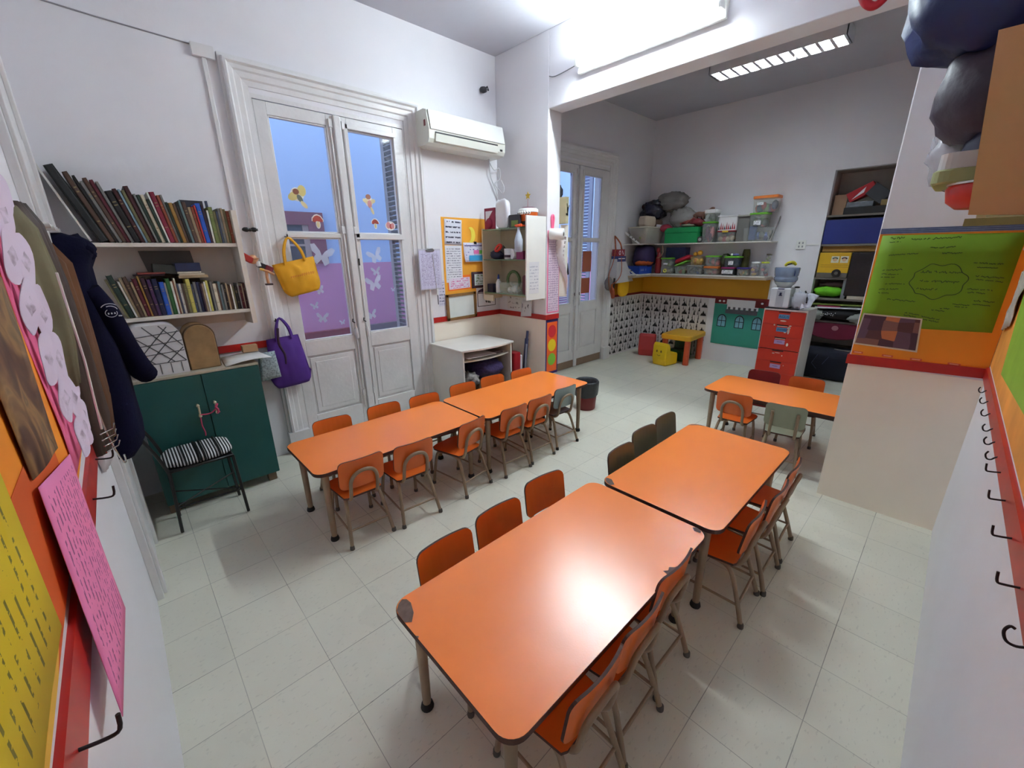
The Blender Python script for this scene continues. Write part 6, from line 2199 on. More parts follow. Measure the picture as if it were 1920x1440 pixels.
# upper shelf, left to right
bk1 = thing('mesh_basket', 'grey white laundry basket of soft toys at the left end of upper shelf', 'basket', (6.55, 3.83, U0))
m = MB(clear('milky basket plastic', (196, 190, 184), .55, .3))
a, b = rrect(-.22, -.13, .26, .10, .03, 3), rrect(-.30, -.18, .34, .14, .04, 3)
n = len(a)
m.add([(p[0], p[1], 0) for p in a] + [(p[0], p[1], .235) for p in b], [list(range(n))[::-1]] + [(i, (i + 1) % n, n + (i + 1) % n, n + i) for i in range(n)])
m.build('basket_body', bk1)
rim = rrect(-.30, -.18, .34, .14, .04, 4)
MB(mat('basket rim', (190, 180, 170), .5)).tube([(p[0], p[1], .238) for p in rim], .009, 8, closed=True).build('basket_rim', bk1)
m = MB()
for i, (x, y, z, c_) in enumerate(((6.36, 3.77, .10, 'green'), (6.46, 3.75, .15, 'green'), (6.55, 3.76, .10, 'navy'), (6.64, 3.76, .16, 'green'), (6.72, 3.78, .10, 'grey'), (6.50, 3.86, .10, 'beige'), (6.40, 3.74, .17, 'beige'))):
    m.use(mat('soft toy ' + c_, toy_cols[c_], .9, var=.2)).blob((x, y, U0 + z), (.065, .045, .062), nz=.2, seed=i)
tag(m.build('soft_toys'), 'soft toys inside the milky laundry basket', 'toys', None, 'stuff')
m = MB(mat('beige leather purse', (176, 158, 140), .6, var=.08)).prism(rrect(6.27, U0 + .245, 6.60, U0 + .40, .05, 5), 3.69, 3.81, 'y', c=.012)
tag(m.build('beige_handbag'), 'long beige handbag lying across the laundry basket', 'bag')
m = MB(mat('brown beaded purse', (104, 78, 66), .6, var=.4, vs=60)).prism(rrect(6.61, U0 + .26, 6.80, U0 + .36, .04, 4), 3.68, 3.78, 'y', c=.01)
tag(m.build('beaded_purse'), 'brown beaded purse beside the beige handbag', 'purse')
m = MB(white_pp).box(6.62, 3.67, U0 + .245, 6.85, 3.69, U0 + .285)
tag(m.build('white_strap'), 'white strap under the beaded purse', 'strap')
m = MB(mat('crimson cloth bag', (140, 36, 56), .8, var=.12)).blob((6.74, 3.585, U0 + .225), (.10, .10, .060), nz=.15, seed=4)
tag(m.build('crimson_bag'), 'crimson cloth bag at the right of the laundry basket', 'bag')
m = MB(mat('dark blue black bin bag', (30, 30, 52), .25, var=.3, bump=.8, bs=16)).blob((6.72, 3.82, U0 + .49), (.20, .18, .155), nz=.28, ns=2.6, seed=3, seg=28, rings=18)
tag(m.build('black_bag'), 'shiny dark blue bin bag heaped on the upper corner shelf', 'bag')
m = MB(clear('grey plastic bag film', (130, 126, 122), .8, .25, .7)).blob((6.80, 3.56, U0 + .62), (.13, .25, .14), nz=.24, ns=2.4, seed=9, seg=28, rings=18)
tag(m.build('grey_bag'), 'puffy grey plastic bag topmost in the corner heap', 'bag')
m = MB(clear('clear crumpled bag', (184, 182, 180), .55, .15, .8)).blob((6.80, 3.36, U0 + .365), (.10, .20, .15), nz=.26, ns=2.6, seed=14, seg=28, rings=18)
tag(m.build('clear_bag'), 'crumpled clear bag slumped between dark bin bag and green box', 'bag')
gb_ = thing('green_box', 'plain bright green lidded box on upper far shelf', 'box', (6.80, 3.305, U0))
gm = mat('bright green plastic', (14, 138, 74), .5, var=.04)
MB(gm).box(-.13, -.255, 0, .13, .255, .165).build('box_body', gb_, bevel=.004)
MB(gm).box(-.137, -.262, .150, .137, .262, .225).build('lid', gb_, bevel=.004)
dm = mat('reddish brown dinosaur toy', (138, 62, 52), .6, var=.25, vs=15)


def dino(name, label, c, k, m_, up=0):
    m = MB(m_)
    x, y, z = c
    m.tube([(x, y + .14 * k, z + .01), (x, y + .09 * k, z + .02), (x, y + .02 * k, z + .045 * k), (x, y - .05 * k, z + .04 * k), (x, y - .11 * k, z + .055 * k + up), (x, y - .14 * k, z + .075 * k + up)], [.004, .014 * k, .034 * k, .036 * k, .018 * k, .014 * k], 12, fine=4)
    m.blob((x, y - .155 * k, z + .08 * k + up), (.016 * k, .028 * k, .016 * k))
    for dy in (.03, -.06):
        for dx in (-.022, .022):
            m.tube([(x + dx * k, y + dy * k, z + .04 * k), (x + dx * k, y + dy * k, z - .012 * k)], [.014 * k, .009 * k], 8)
    return tag(m.build(name), label, 'toy', 'toy dinosaurs on the green box')


dino('toy_dinosaur', 'red brown toy dinosaur lying on the left part of green box lid', (6.75, 3.32, U0 + .265), 1.0, dm)
dino('toy_dinosaur', 'long-necked brown toy dinosaur topmost on the green box heap', (6.78, 3.10, U0 + .345), 1.2, mat('brown dinosaur toy', (124, 90, 76), .6), .03)
m = MB(mat('maroon toy', (120, 34, 40), .6, var=.3)).blob((6.76, 3.11, U0 + .285), (.07, .11, .060), nz=.3, ns=3, seed=6, flat=U0 + .227)
tag(m.build('toy_bundle'), 'maroon bundle of toys at the right of green box lid', 'toys')
m = MB(mat('grey green dinosaur toy', (140, 138, 118), .7, var=.25)).blob((6.74, 3.22, U0 + .250), (.05, .12, .025), nz=.3, ns=4, seed=7, flat=U0 + .227)
tag(m.build('toy_bundle'), 'pale grey green flattened toys along the front of green box lid', 'toys')
m = MB(mat('dark grey speaker', (66, 64, 66), .5)).tube([(6.70, 3.015, U0 + .045), (6.80, 3.015, U0 + .045)], .043, 20)
m.use(mat('pale ring', (160, 156, 150), .5)).tube([(6.694, 3.015, U0 + .045), (6.700, 3.015, U0 + .045)], .022, 18)
tag(m.build('tape_roll'), 'dark roll end-on beside the green box', 'roll')
tub('tall box with green lid and pink dolls on the upper shelf, under the white-lidded carrier', 2.998, 2.822, U0, .285, lid=GRN, toys=('pink', 'plum', 'beige', 'pink'), tl='pink dolls inside the tall green-lidded box')
tub('small clear carrier with a domed white lid, topmost on the doll box', 2.985, 2.835, U0 + .286, .165, lid=WHT, lh=.05, toys=('grey', 'green'), tl='grey green toys inside the white-lidded carrier')
t_ = tub('clear box with yellow clip and beige pieces below the pencil-print tub', 2.775, 2.535, U0, .155, lid=(130, 26, 38), lh=.02, toys=('beige', 'pink', 'beige'), tl='beige pieces inside the clip box')
MB(mat('yellow clip', (226, 186, 60), .5)).box(-.112, -.035, .130, -.105, .045, .155).build('clip', t_)
pt = thing('pencil_tub', 'white tub printed with dark and red pencils, on the clip box', 'box', (6.79, 2.650, U0 + .156))
m = MB(mat('white tub plastic', (220, 218, 220), .5)).prism(rrect(-.10, -.125, .10, .125, .02, 3), 0, .185)
m.box(-.108, -.133, .185, .108, .133, .20)
m.build('tub_body', pt)
m = MB()
for i in range(9):
    y = .105 - .026 * i
    m.use(mat('pencil print ' + ('red' if i % 3 else 'dark'), (150, 30, 44) if i % 3 else (40, 40, 56), .6))
    m.add([(-.1012, y + .012, .012), (-.1012, y - .012, .012), (-.1012, y, .075 + .04 * ((i * 5) % 3) / 2)], [(0, 1, 2)])
m.build('pencil_print', pt)
m = MB(mat('smoky grey box', (110, 108, 104), .4)).box(6.72, 2.37, U0, 6.93, 2.52, U0 + .33)
m.use(mat('grey white lid', (160, 156, 150), .5)).box(6.70, 2.31, U0 + .331, 6.94, 2.53, U0 + .348)
tag(m.build('grey_crate'), 'tall smoky grey crate between the pencil tub and the stacked boxes', 'crate')
t_ = tub('wide clear box of blue and white blocks at the right end of the upper shelf', 2.43, 2.075, U0, .175, lid=None, lh=0, toys=('grey', 'blue', 'grey', 'blue'), tl='white, blue and grey pieces in the wide clear box')
MB(mat('deep blue block', (26, 62, 130), .5)).box(-.07, .02, .02, -.02, .105, .20).build('blue_block', t_)
tub('clear box with green lid and white card, middle of the right-hand stack', 2.37, 2.16, U0 + .178, .185, lid=GRN, card=(-.0, .03, .085, .055), toys=('grey', 'pink', 'green'), tl='toys inside the middle box of the right-hand stack')
tub('clear box with orange lid and small card, topmost of the right-hand stack', 2.355, 2.065, U0 + .366, .205, lid=ORG, lh=.035, card=(.05, .09, .075, .034), toys=('navy', 'red', 'plum', 'green', 'red'), tl='purple and red toys inside the topmost box of the stack')
# lower shelf, left to right
m = MB(mat('indigo sack', (38, 22, 66), .75, var=.2, vs=5)).blob((6.64, 3.86, U1 + .26), (.24, .13, .185), nz=.10, ns=2, seed=3, pw=.7, flat=U1 + .085)
tag(m.build('indigo_sack'), 'big indigo cloth sack under the upper corner shelf', 'bag')
m = MB(mat('rust orange cloth', (176, 82, 30), .85, var=.15, vs=10)).blob((6.54, 3.80, U1 + .165), (.24, .085, .040), nz=.3, ns=4, seed=2, seg=28)
tag(m.build('orange_cloth'), 'rust orange cloth squeezed under the indigo sack', 'cloth')
m = MB(mat('royal blue carton', (24, 62, 156), .5, var=.05)).box(6.33, 3.76, U1, 6.72, 3.98, U1 + .125)
m.use(mat('worn white print', (150, 160, 190), .6))
for k in range(5):
    xx = 6.37 + .022 * k
    m.stroke([(xx, 3.7595, U1 + .045), (xx + .004, 3.7595, U1 + .085), (xx + .012, 3.7595, U1 + .050)], .007, (0, -1, 0), .0005)
m.stroke([(6.53, 3.7595, U1 + .045), (6.53, 3.7595, U1 + .080)], .012, (0, -1, 0), .0005)
tag(m.build('blue_carton'), 'royal blue carton with worn white print at the left end of lower shelf', 'box')
m = MB(mat('dark red bottle', (128, 24, 30), .4)).lathe([(.04, 0), (.05, .02), (.05, .24), (.03, .30), (.018, .33)], 20, (6.74, 3.66, U1))
m.blob((6.72, 3.67, U1 + .36), (.03, .03, .045))
tag(m.build('red_bottle'), 'dark red bottle-shaped thing between the blue carton and the boxes', 'bottle')
m = MB(mat('tan cord', (180, 146, 112), .7)).tube([(6.70, 3.60, U1 + .43), (6.69, 3.575, U1 + .34), (6.68, 3.60, U1 + .27), (6.67, 3.66, U1 + .24)], .006, 8, fine=5)
tag(m.build('cord_loop'), 'tan cord loop hanging from the upper shelf edge', 'cord')
m = MB(mat('navy film pack', (32, 40, 84), .35, var=.3, vs=10)).box(6.80, 3.25, U1 + .18, 6.94, 3.58, U1 + .40)
tag(m.build('navy_pack'), 'navy film-wrapped pack behind the leaning green-lidded box', 'pack')
t_ = tub('clear box with a slanting green lid and white tag, under the navy pack', 3.60, 3.42, U1 + .10, .145, lid=GRN, card=(.0, .04, .07, .025), toys=('grey', 'green'), tl='dull green toys inside the slanting box')
t_ = tub('clear box showing a yellow ring, left end of the lower shelf row', 3.60, 3.40, U1, .098, lid=None, lh=0, toys=('grey', 'beige'), tl='toys behind the yellow ring')
MB(mat('yellow green ring', (206, 206, 90), .5)).tube([(-.108, .01 + .022 * cos(RD(a)), .045 + .022 * sin(RD(a))) for a in range(0, 360, 30)], .009, 8, closed=True).build('yellow_ring', t_)
t_ = tub('clear box with tipped lime lid and red toys on the lower shelf', 3.355, 3.19, U1, .115, lid=None, lh=0, toys=('green', 'red', 'red'), tl='red and green toys in the tipped-lid box')
m = MB(mat('lime rim lid', (112, 186, 60), .4))
m.T = Matrix.Translation((6.79, 3.265, U1 + .155)) @ Matrix.Rotation(RD(-22), 4, 'X')
m.prism(rrect(-.11, -.105, .11, .105, .02, 3), 0, .012)
tag(m.build('box_lid'), 'lime green lid resting at a slant on the red toys box', 'lid')
m = MB(mat('crimson plastic dish', (166, 24, 48), .4))
m.T = Matrix.Translation((6.80, 3.27, U1 + .215)) @ Matrix.Rotation(RD(-22), 4, 'X')
m.prism(rrect(-.09, -.13, .09, .12, .04, 4), -.03, .035, c=.02)
tag(m.build('crimson_dish'), 'crimson dish propped on the slanted lime lid', 'dish')
t_ = tub('wide clear box with a grey lid under the teddy bear box, lower shelf', 3.165, 2.93, U1, .135, lid=GRY, lh=.012, toys=('grey', 'grey', 'blue'), tl='grey pieces inside the wide grey-lidded box')
t_ = tub('clear box crammed with yellow-orange toys on the grey-lidded box', 3.125, 2.955, U1 + .136, .130, lid=None, lh=0, body=(206, 176, 120), toys=('yellow', 'orange', 'yellow'), tl='golden toys filling the middle box')
m = MB(mat('golden plush', (216, 158, 52), .9, var=.12, vs=20)).blob((6.76, 3.01, U1 + .315), (.035, .038, .038)).blob((6.78, 3.085, U1 + .30), (.03, .035, .03))
tag(m.build('plush_toys'), 'golden plush toys peeking over the middle box', 'toys')
t_ = tub('clear box with orange lid under the green-lidded box, middle of lower shelf', 2.905, 2.70, U1, .125, lid=ORG, lh=.030, toys=('beige', 'pink'), tl='pinkish toys in the orange-lidded box')
t_ = tub('clear box with green lid and pink toys on the orange-lidded box', 2.895, 2.70, U1 + .126, .150, lid=GRN, toys=('pink', 'red', 'grey'), tl='pink toys in the lower shelf green-lidded box')
m = MB(mat('dark leaf green cloth', (60, 66, 46), .8, var=.3)).blob((6.80, 2.64, U1 + .19), (.07, .07, .11), nz=.3, ns=3, seed=5)
tag(m.build('green_bundle'), 'dark green bundle wedged between the two green-lidded boxes', 'bundle')
t_ = tub('dark box with magenta lid and wide white card on the lower shelf', 2.65, 2.47, U1, .115, body=(90, 92, 98), alpha=.75, lid=MAG, lh=.022, card=(.0, .025, .15, .05), toys=None)
t_ = tub('dark grey box with green lid and square card on the magenta-lidded box', 2.625, 2.42, U1 + .116, .150, body=(88, 96, 102), alpha=.7, lid=GRN, card=(.005, .03, .065, .055), toys=('blue',), tl='blue toys in the dark green-lidded box')
m = MB(mat('violet toy', (112, 112, 186), .4)).blob((6.76, 2.50, U1 + .285), (.04, .05, .018)).use(white_pl).blob((6.74, 2.545, U1 + .285), (.018, .018, .018))
tag(m.build('violet_toy'), 'small violet and white toy on the dark box lid', 'toy')
m = MB(mat('olive tall bottle', (84, 84, 34), .5, var=.2)).lathe([(.05, 0), (.055, .02), (.05, .30), (.04, .36)], 20, (6.88, 2.40, U1))
tag(m.build('olive_jar'), 'tall olive green jar at the back between boxes and plastic jars', 'jar')
t_ = tub('small round-cornered tub with violet lid and beads, front of lower shelf', 2.425, 2.27, U1, .115, lid=(52, 40, 120), lh=.022, toys=('beige', 'green', 'yellow'), tl='beads in the violet-lidded tub', x0=6.66, d=.14)


def jar(label, y, z, r, h, lidc, toys, x=6.78):
    t = thing('jar', label, 'jar', (x, y, z))
    MB(clear('jar plastic', (206, 206, 206), .35, .1)).lathe([(r * .9, 0), (r, .012), (r, h * .8), (r * .85, h)], 24, cap=False).build('jar_body', t)
    MB(mat('lid %d %d %d' % lidc, lidc, .4)).lathe([(r * .9, h - .004), (r * .9, h + .016), (.004, h + .018)], 24).build('lid', t)
    m = MB()
    for i in range(6):
        c_ = toys[i % len(toys)]
        m.use(mat('toy ' + c_, toy_cols[c_], .6)).blob((x + random.uniform(-.3, .3) * r, y + random.uniform(-.4, .4) * r, z + h * (.15 + .12 * i)), (r * .45, r * .45, h * .13), nz=.3, seed=i * 3 + y)
    tag(m.build('toy_pile'), 'small %s and %s pieces inside the %s' % (toys[0], toys[1], ' '.join(label.split()[:6])), 'toys', None, 'stuff')
    return t


jar('clear jar with white lid and yellow pieces on the lower shelf', 2.225, U1, .062, .175, (214, 214, 214), ('yellow', 'plum', 'navy'))
jar('clear jar with lime lid at the right end of lower shelf', 2.105, U1, .055, .175, (170, 180, 40), ('red', 'navy', 'grey'))
jar('small dark jar stacked on the lime-lidded one', 2.085, U1 + .195, .040, .085, (110, 106, 92), ('green', 'grey'), x=6.82)

# backpack and yellow bag at the window-side corner
bp_ = thing('clear_backpack', 'see-through bag with red and blue printed band hanging by its orange strap beside far door', 'bag', (5.93, 3.93, 1.20))
m = MB(clear('clear vinyl', (206, 206, 210), .75, .15, .3))
m.add([(-.10, -.09, .02), (.32, -.12, .04), (.30, .06, .04), (-.10, .08, .02), (-.08, -.06, .38), (.14, -.06, .38), (.12, .04, .38), (-.08, .04, .38)], [(3, 2, 1, 0), (4, 5, 6, 7), (0, 1, 5, 4), (1, 2, 6, 5), (2, 3, 7, 6), (3, 0, 4, 7)])
m.build('bag_body', bp_)
m = MB(mat('navy red woven band', (44, 54, 110), .8, var=.3, vs=60)).box(-.075, -.068, .34, .150, .045, .42)
m.use(mat('dark red letter band', (130, 34, 44), .8, var=.4, vs=50)).box(-.072, -.062, .42, .115, .04, .52)
m.use(white_pp).stroke([(-.02 + .022 * cos(RD(a_)), -.0625, .470 + .028 * sin(RD(a_))) for a_ in range(0, 361, 30)], .009, (0, -1, 0), .002)
m.stroke([(.045, -.0625, .500), (.075, -.0625, .445)], .012, (0, -1, 0), .002).stroke([(-.06, -.0695, .385), (.12, -.0695, .385)], .012, (0, -1, 0), .001)
m.build('printed_band', bp_)
m = MB(mat('orange strap', (156, 80, 48), .8))
m.tube([(-.07, -.02, .50), (-.09, -.02, .60), (-.05, .02, .695), (.0, .04, .70), (.05, -.02, .60), (.09, -.03, .48)], .011, 8, fine=4)
m.tube([(-.09, -.03, .55), (-.16, -.05, .35), (-.26, -.05, .15), (-.22, -.05, -.06), (-.14, -.04, -.16)], .006, 8, fine=4)
m.tube([(.02, -.07, .40), (.0, -.10, .20), (-.08, -.10, .08), (-.20, -.06, .0)], .006, 8, fine=4)
m.tube([(-.20, -.05, .02), (-.14, -.05, -.10), (-.10, -.04, -.20)], [.012, .035, .028], 8, fine=3)
m.build('strap', bp_)
tag(MB(mat('grey mesh', (120, 112, 108), .7)).blob((-.20, -.01, .02), (.07, .05, .10), nz=.2).build('side_pouch', bp_), 'grey side pouch')
MB(black_m).tube([(-.12, -.06, .10), (-.13, -.06, -.06)], .014, 8).build('buckle', bp_)
m = MB(mat('lemon yellow felt', (232, 180, 20), .8)).blob((6.17, 3.93, 1.14), (.14, .045, .15), seg=24, pw=.75)
m.use(mat('cream knob', (226, 210, 170), .6)).lathe([(.03, 0), (.025, .03), (.01, .04)], 14, (6.14, 3.93, 1.28))
tag(m.build('yellow_bag'), 'lemon yellow felt bag hanging at the left end of yellow band', 'bag')

# ================================================================== DRAWER UNIT AND WATER DISPENSER
du = thing('drawer_unit', 'white cabinet with red drawers and paper tags under the water dispenser', 'drawers', (6.35, 1.615, 0))
x0, x1, y0, y1, H = -.215, .255, -.235, .235, .985
ww = mat('white laminate carcass', (224, 220, 214), .4, var=.03)
m = MB(ww).box(x0 + .012, y1 - .018, 0, x1, y1, H).box(x0 + .012, y0, 0, x1, y0 + .018, H).box(x0 + .012, y0 + .018, H - .018, x1, y1 - .018, H).box(x1 - .01, y0 + .018, 0, x1, y1 - .018, H - .018).box(x0 + .02, y0 + .018, 0, x1, y1 - .018, .03)
m.build('carcass', du)
rdm = mat('tomato red drawer front', (204, 44, 20), .4, var=.06, vs=4)
paint_w = mat('chipped white paint', (226, 214, 200), .6)
zz = [(.030, .180), (.1815, .330), (.3315, .478), (.486, .644), (.6455, .800), (.8015, .962)]
for i, (za, zb) in enumerate(zz):
    m = MB(rdm).box(x0 - .004, y0 + .012, za, x0 + .012, y1 - .012, zb)
    m.use(mat('dark cut', (56, 16, 12), .7)).box(x0 - .0052, -.062, zb - .016, x0 - .0038, .062, zb - .002)
    m.use(paint_w)
    if i in (3, 4):
        m.box(x0 - .0052, -.055, zb - .022, x0 - .0038, .055, zb - .016)
    spots = {5: ((.0, zb - .115, .035, .008),), 4: ((.088, zb - .010, .010, .010), (-.085, zb - .008, .014, .008), (-.075, zb - .07, .012, .042), (-.075, zb - .035, .018, .014), (-.04, zb - .090, .014, .010)),
             3: ((-.088, zb - .085, .012, .022),), 2: ((.045, zb - .045, .016, .006), (.0, zb - .035, .03, .004), (-.055, zb - .065, .006, .009)), 1: ((-.09, zb - .04, .004, .006),), 0: ()}[i]
    for yy, z_, a_, b_ in spots:
        m.prism(ell(yy, z_, a_, b_, 9), x0 - .0052, x0 - .0038, 'x')
    dr = m.build('drawer', du)
    if i == 2:
        continue
    lc = {5: (84, 142, 196), 4: (84, 142, 190)}.get(i, (184, 150, 200))
    m = MB(mat('tag %d %d' % lc[:2], lc, .6)).box(x0 - .0056, -.058, zb - .088, x0 - .004, .058, zb - .036)
    if i == 5:
        m.use(mat('tag ink', (22, 40, 90), .6)).text('AGUS', (x0 - .0062, 0, zb - .078), (0, -1, 0), (0, 0, 1), .042)
    elif i == 4:
        m.use(mat('tag ink', (22, 40, 90), .6))
        for k in range(7):
            y = .045 - .015 * k
            m.stroke([(x0 - .006, y, zb - .078), (x0 - .006, y - .004, zb - .050), (x0 - .006, y - .010, zb - .072), (x0 - .006, y - .013, zb - .052)], .0045, (-1, 0, 0), .0005)
    else:
        m.use(mat('tag ink violet', (90, 70, 130), .6)).box(x0 - .0060, -.030, zb - .064, x0 - .0055, .030, zb - .058)
    m.build('name_tag', dr)
wc = thing('water_dispenser', 'white water dispenser with blue upturned bottle on red drawers', 'dispenser', (6.27, 1.690, H + .001))
MB(mat('navy tray', (26, 28, 48), .5)).box(-.12, -.20, 0, .17, .155, .010).build('base_tray', wc)
dw = mat('dispenser white', (226, 226, 232), .3, var=.02)
m = MB(dw).prism([(-.115, -.09), (.10, -.09), (.10, .125), (-.115, .125)], .011, .255, c=.012)
m.build('dispenser_body', wc, bevel=.006)
MB(mat('dispenser recess', (190, 190, 200), .4)).box(-.1175, -.03, .03, -.1145, .055, .225).build('recess', wc)
m = MB(mat('blue black tap', (34, 40, 84), .4)).box(-.1300, .000, .170, -.117, .022, .200).box(-.124, -.008, .160, -.117, .030, .170)
m.build('tap', wc)
MB(mat('blue nameplate', (70, 74, 110), .4)).box(-.117, -.02, .237, -.114, .05, .249).build('nameplate', wc)
MB(mat('milky collar', (196, 206, 206), .3)).lathe([(.075, .255), (.080, .275), (.105, .30), (.118, .325)], 28, (-.005, .015, 0), cap=False).build('bottle_collar', wc)
MB(clear('blue water bottle', (120, 142, 178), .62, .06)).lathe([(.055, .27), (.105, .315), (.128, .345), (.128, .375), (.120, .385), (.128, .40), (.136, .485), (.130, .495), (.02, .49)], 32, (-.005, .015, 0)).build('water_bottle', wc)
MB(mat('bottle blue label', (36, 62, 140), .5)).box(-.085, -.092, .40, -.062, -.082, .47).build('bottle_label', wc)
m = MB(mat('yellow sponge cloth', (196, 180, 30), .7, var=.3, vs=20)).tube([(6.23, 1.73, H + .515), (6.24, 1.70, H + .545), (6.25, 1.65, H + .552), (6.26, 1.62, H + .525)], [.015, .022, .022, .012], 10, fine=4)
m.use(black_m).tube([(6.22, 1.70, H + .53), (6.23, 1.66, H + .545)], .008, 8)
tag(m.build('yellow_cloth'), 'yellow and dark rolled cloth on top of the water bottle', 'cloth')
m = MB(clear('clear cups film', (214, 214, 226), .7, .15, .8)).blob((6.22, 1.50, H + .115), (.085, .080, .10), nz=.3, ns=3, seed=6, flat=H + .013, pw=.8)
tag(m.build('clear_bag'), 'crumpled clear bag of cups beside the water dispenser', 'bag')
m = MB(mat('white tissue sheet', (224, 226, 240), .5, var=.15, vs=12)).sheet((6.14, 1.47, H + .012), (6.16, 1.37, H + .05), (6.24, 1.325, H + .19), (6.22, 1.45, H + .20), t=.003, nu=8, nv=8, bend=lambda u, v: .025 * sin(u * 6 + v * 5))
tag(m.build('crumpled_paper'), 'crumpled bluish white paper at the right edge of drawer unit', 'paper')
m = MB(black_m).tube([(6.20, 1.46, H + .23), (6.18, 1.43, H + .16), (6.19, 1.425, H + .09)], .008, 8, fine=4).blob((6.26, 1.565, H + .265), (.03, .03, .012))
tag(m.build('black_tongs'), 'black utensil standing in the crumpled paper on the drawers', 'utensil')

# ================================================================== TOY TABLE AND TODDLER CHAIRS
tt = thing('toddler_table', 'yellow plastic toddler table with orange-red legs in the far corner', 'table', (6.63, 3.06, 0), .06)
ym = mat('mustard plastic', (212, 158, 24), .4, var=.06)
om = mat('coral orange plastic', (200, 80, 44), .4, var=.06)
MB(ym).prism(rrect(-.33, -.235, .33, .235, .05, 5), .375, .452, c=.012).build('tabletop', tt)
for sx_ in (-1, 1):
    for sy_ in (-1, 1):
        MB(om).prism(rrect(sx_ * .265 - .040, sy_ * .175 - .040, sx_ * .265 + .040, sy_ * .175 + .040, .025, 4), 0, .376).build('leg', tt)


def toddler_chair(label, x, y, rz, m_, face=False, k=1.0):
    t = thing('toddler_chair', label, 'chair', (x, y, 0), rz, 'small plastic toddler chairs')
    s = MB(m_)
    # profile in (y, z): front at +y
    s.T = Matrix.Scale(k, 4)
    s.prism([(-.13, .0), (.15, .0), (.155, .03), (.15, .165), (.13, .185), (-.04, .175), (-.065, .30), (-.085, .345), (-.125, .35), (-.145, .31), (-.155, .10)], -.125, .125, 'x', c=.018)
    s.build('chair_shell', t, bevel=.006)
    if face:
        f = MB(mat('face print', (110, 84, 10), .6))
        f.T = Matrix.Scale(k, 4)
        for x_ in (-.04, .035):
            f.prism(ell(x_, .22, .012, .020, 10), -.153, -.1495, 'y')
        f.stroke([(-.03, -.154, .165), (0, -.154, .150), (.03, -.154, .165)], .008, (0, -1, 0), .001)
        f.build('face_print', t)
    return t


toddler_chair('small yellow plastic chair in front of the toddler table', 6.225, 3.140, -RD(100), mat('bright yellow plastic', (226, 186, 6), .4, var=.05), True)
toddler_chair('small red plastic chair by the patterned wallpaper', 6.64, 3.66, RD(-70), mat('coral red plastic', (178, 48, 48), .45, var=.05), k=1.08)
toddler_chair('small dark green plastic chair under the toddler table', 6.66, 3.10, RD(90), mat('dark green plastic', (26, 70, 32), .5, var=.08), k=.98)

# ================================================================== RECESS (far wall niche) CONTENTS
RS = XE + .02
rs = thing('recess_shelves', 'grey fitted shelves inside the far wall recess, next to the pier', 'shelf', (RS, 1.2, 0))
gsh = mat('grey shelf paint', (120, 114, 106), .6, var=.06)
for z in (2.095, 1.748, 1.335, 1.075, .78, .42):
    MB(gsh).box(-.01, NA - 1.2 + .002, z - .022, .37, NB_ - 1.2 - .002, z).build('shelf_board', rs)


def ry(u):
    return NB_ - u * (NB_ - NA)


def rbox(name, label, cat, u0, u1, z0, z1, m_, x0=.0, x1=.30, rot=0, **k):
    m = MB(m_)
    if rot:
        c = Vector((RS, (ry(u0) + ry(u1)) / 2, (z0 + z1) / 2))
        m.T = Matrix.Translation(c) @ Matrix.Rotation(rot, 4, 'X') @ Matrix.Translation(-c)
    m.box(RS + x0, ry(u1), z0, RS + x1, ry(u0), z1)
    return tag(m.build(name, bevel=k.get('bevel', .004)), label, cat)


rbox('tan_card', 'tan card panel standing at the left of the recess top shelf', 'card', .03, .22, 2.096, 2.34, mat('tan card panel', (170, 136, 110), .8), .12, .14)
rbox('black_case', 'flat black case lying on the recess top shelf', 'case', .23, .95, 2.096, 2.175, mat('black case', (16, 16, 20), .5), 0, .25)
rbox('grey_pack', 'grey film-wrapped pack on the black case', 'pack', .25, .62, 2.177, 2.235, mat('grey film pack', (104, 108, 116), .3, var=.3, vs=20), .02, .2)
m = MB(mat('shoebox red', (170, 14, 26), .45))
c = Vector((RS + .08, ry(.42), 2.345))
m.T = Matrix.Translation(c) @ Matrix.Rotation(RD(-28), 4, 'X')
m.box(-.06, -.135, -.055, .12, .135, .055)
m.use(white_pp).add([(-.061, .11, -.035), (-.061, -.02, -.02), (-.061, -.06, .030), (-.061, .02, .0)], [(0, 1, 2, 3)])
tag(m.build('red_box', bevel=.004), 'tilted red box with white slanting mark in the recess top shelf', 'box')
m = MB(mat('charcoal box', (52, 54, 60), .6))
c = Vector((RS + .06, ry(.66), 2.315))
m.T = Matrix.Translation(c) @ Matrix.Rotation(RD(38), 4, 'X')
m.box(-.05, -.10, -.075, .12, .10, .075)
tag(m.build('charcoal_box', bevel=.004), 'charcoal box balanced on its corner beside the tilted red box', 'box')
rbox('framed_board', 'beige panel with brown edge at the right of recess top shelf', 'panel', .84, .97, 2.177, 2.50, mat('beige frame panel', (190, 176, 150), .6), .05, .12)
rbox('gold_label_box', 'small dark box with gold label on the recess top shelf', 'box', .72, .82, 2.177, 2.24, mat('dull gold', (140, 120, 70), .4), -.0, .05)
rbox('blue_box', 'large royal blue box filling the second shelf of the recess', 'box', .01, .90, 1.750, 2.040, mat('royal navy box', (20, 36, 112), .5, var=.04), -.01, .3)
rbox('maroon_box', 'dark box behind the right end of the blue box in the recess', 'box', .91, .99, 1.750, 2.02, mat('near black blue', (16, 18, 38), .6), .02, .3)
rbox('ochre_folders', 'ochre folders lying flat above the yellow bus box in the recess', 'folders', .03, .97, 1.655, 1.725, mat('ochre folders', (150, 112, 50), .7, var=.2), .02, .3)
yb = thing('yellow_bus_box', 'yellow box shaped like a bus with two faces and a black wheel in the recess', 'box', (RS, ry(.24), 1.336))
m = MB(mat('bus yellow', (206, 160, 16), .5, var=.05)).box(-.02, -.175, .06, .2, .150, .31)
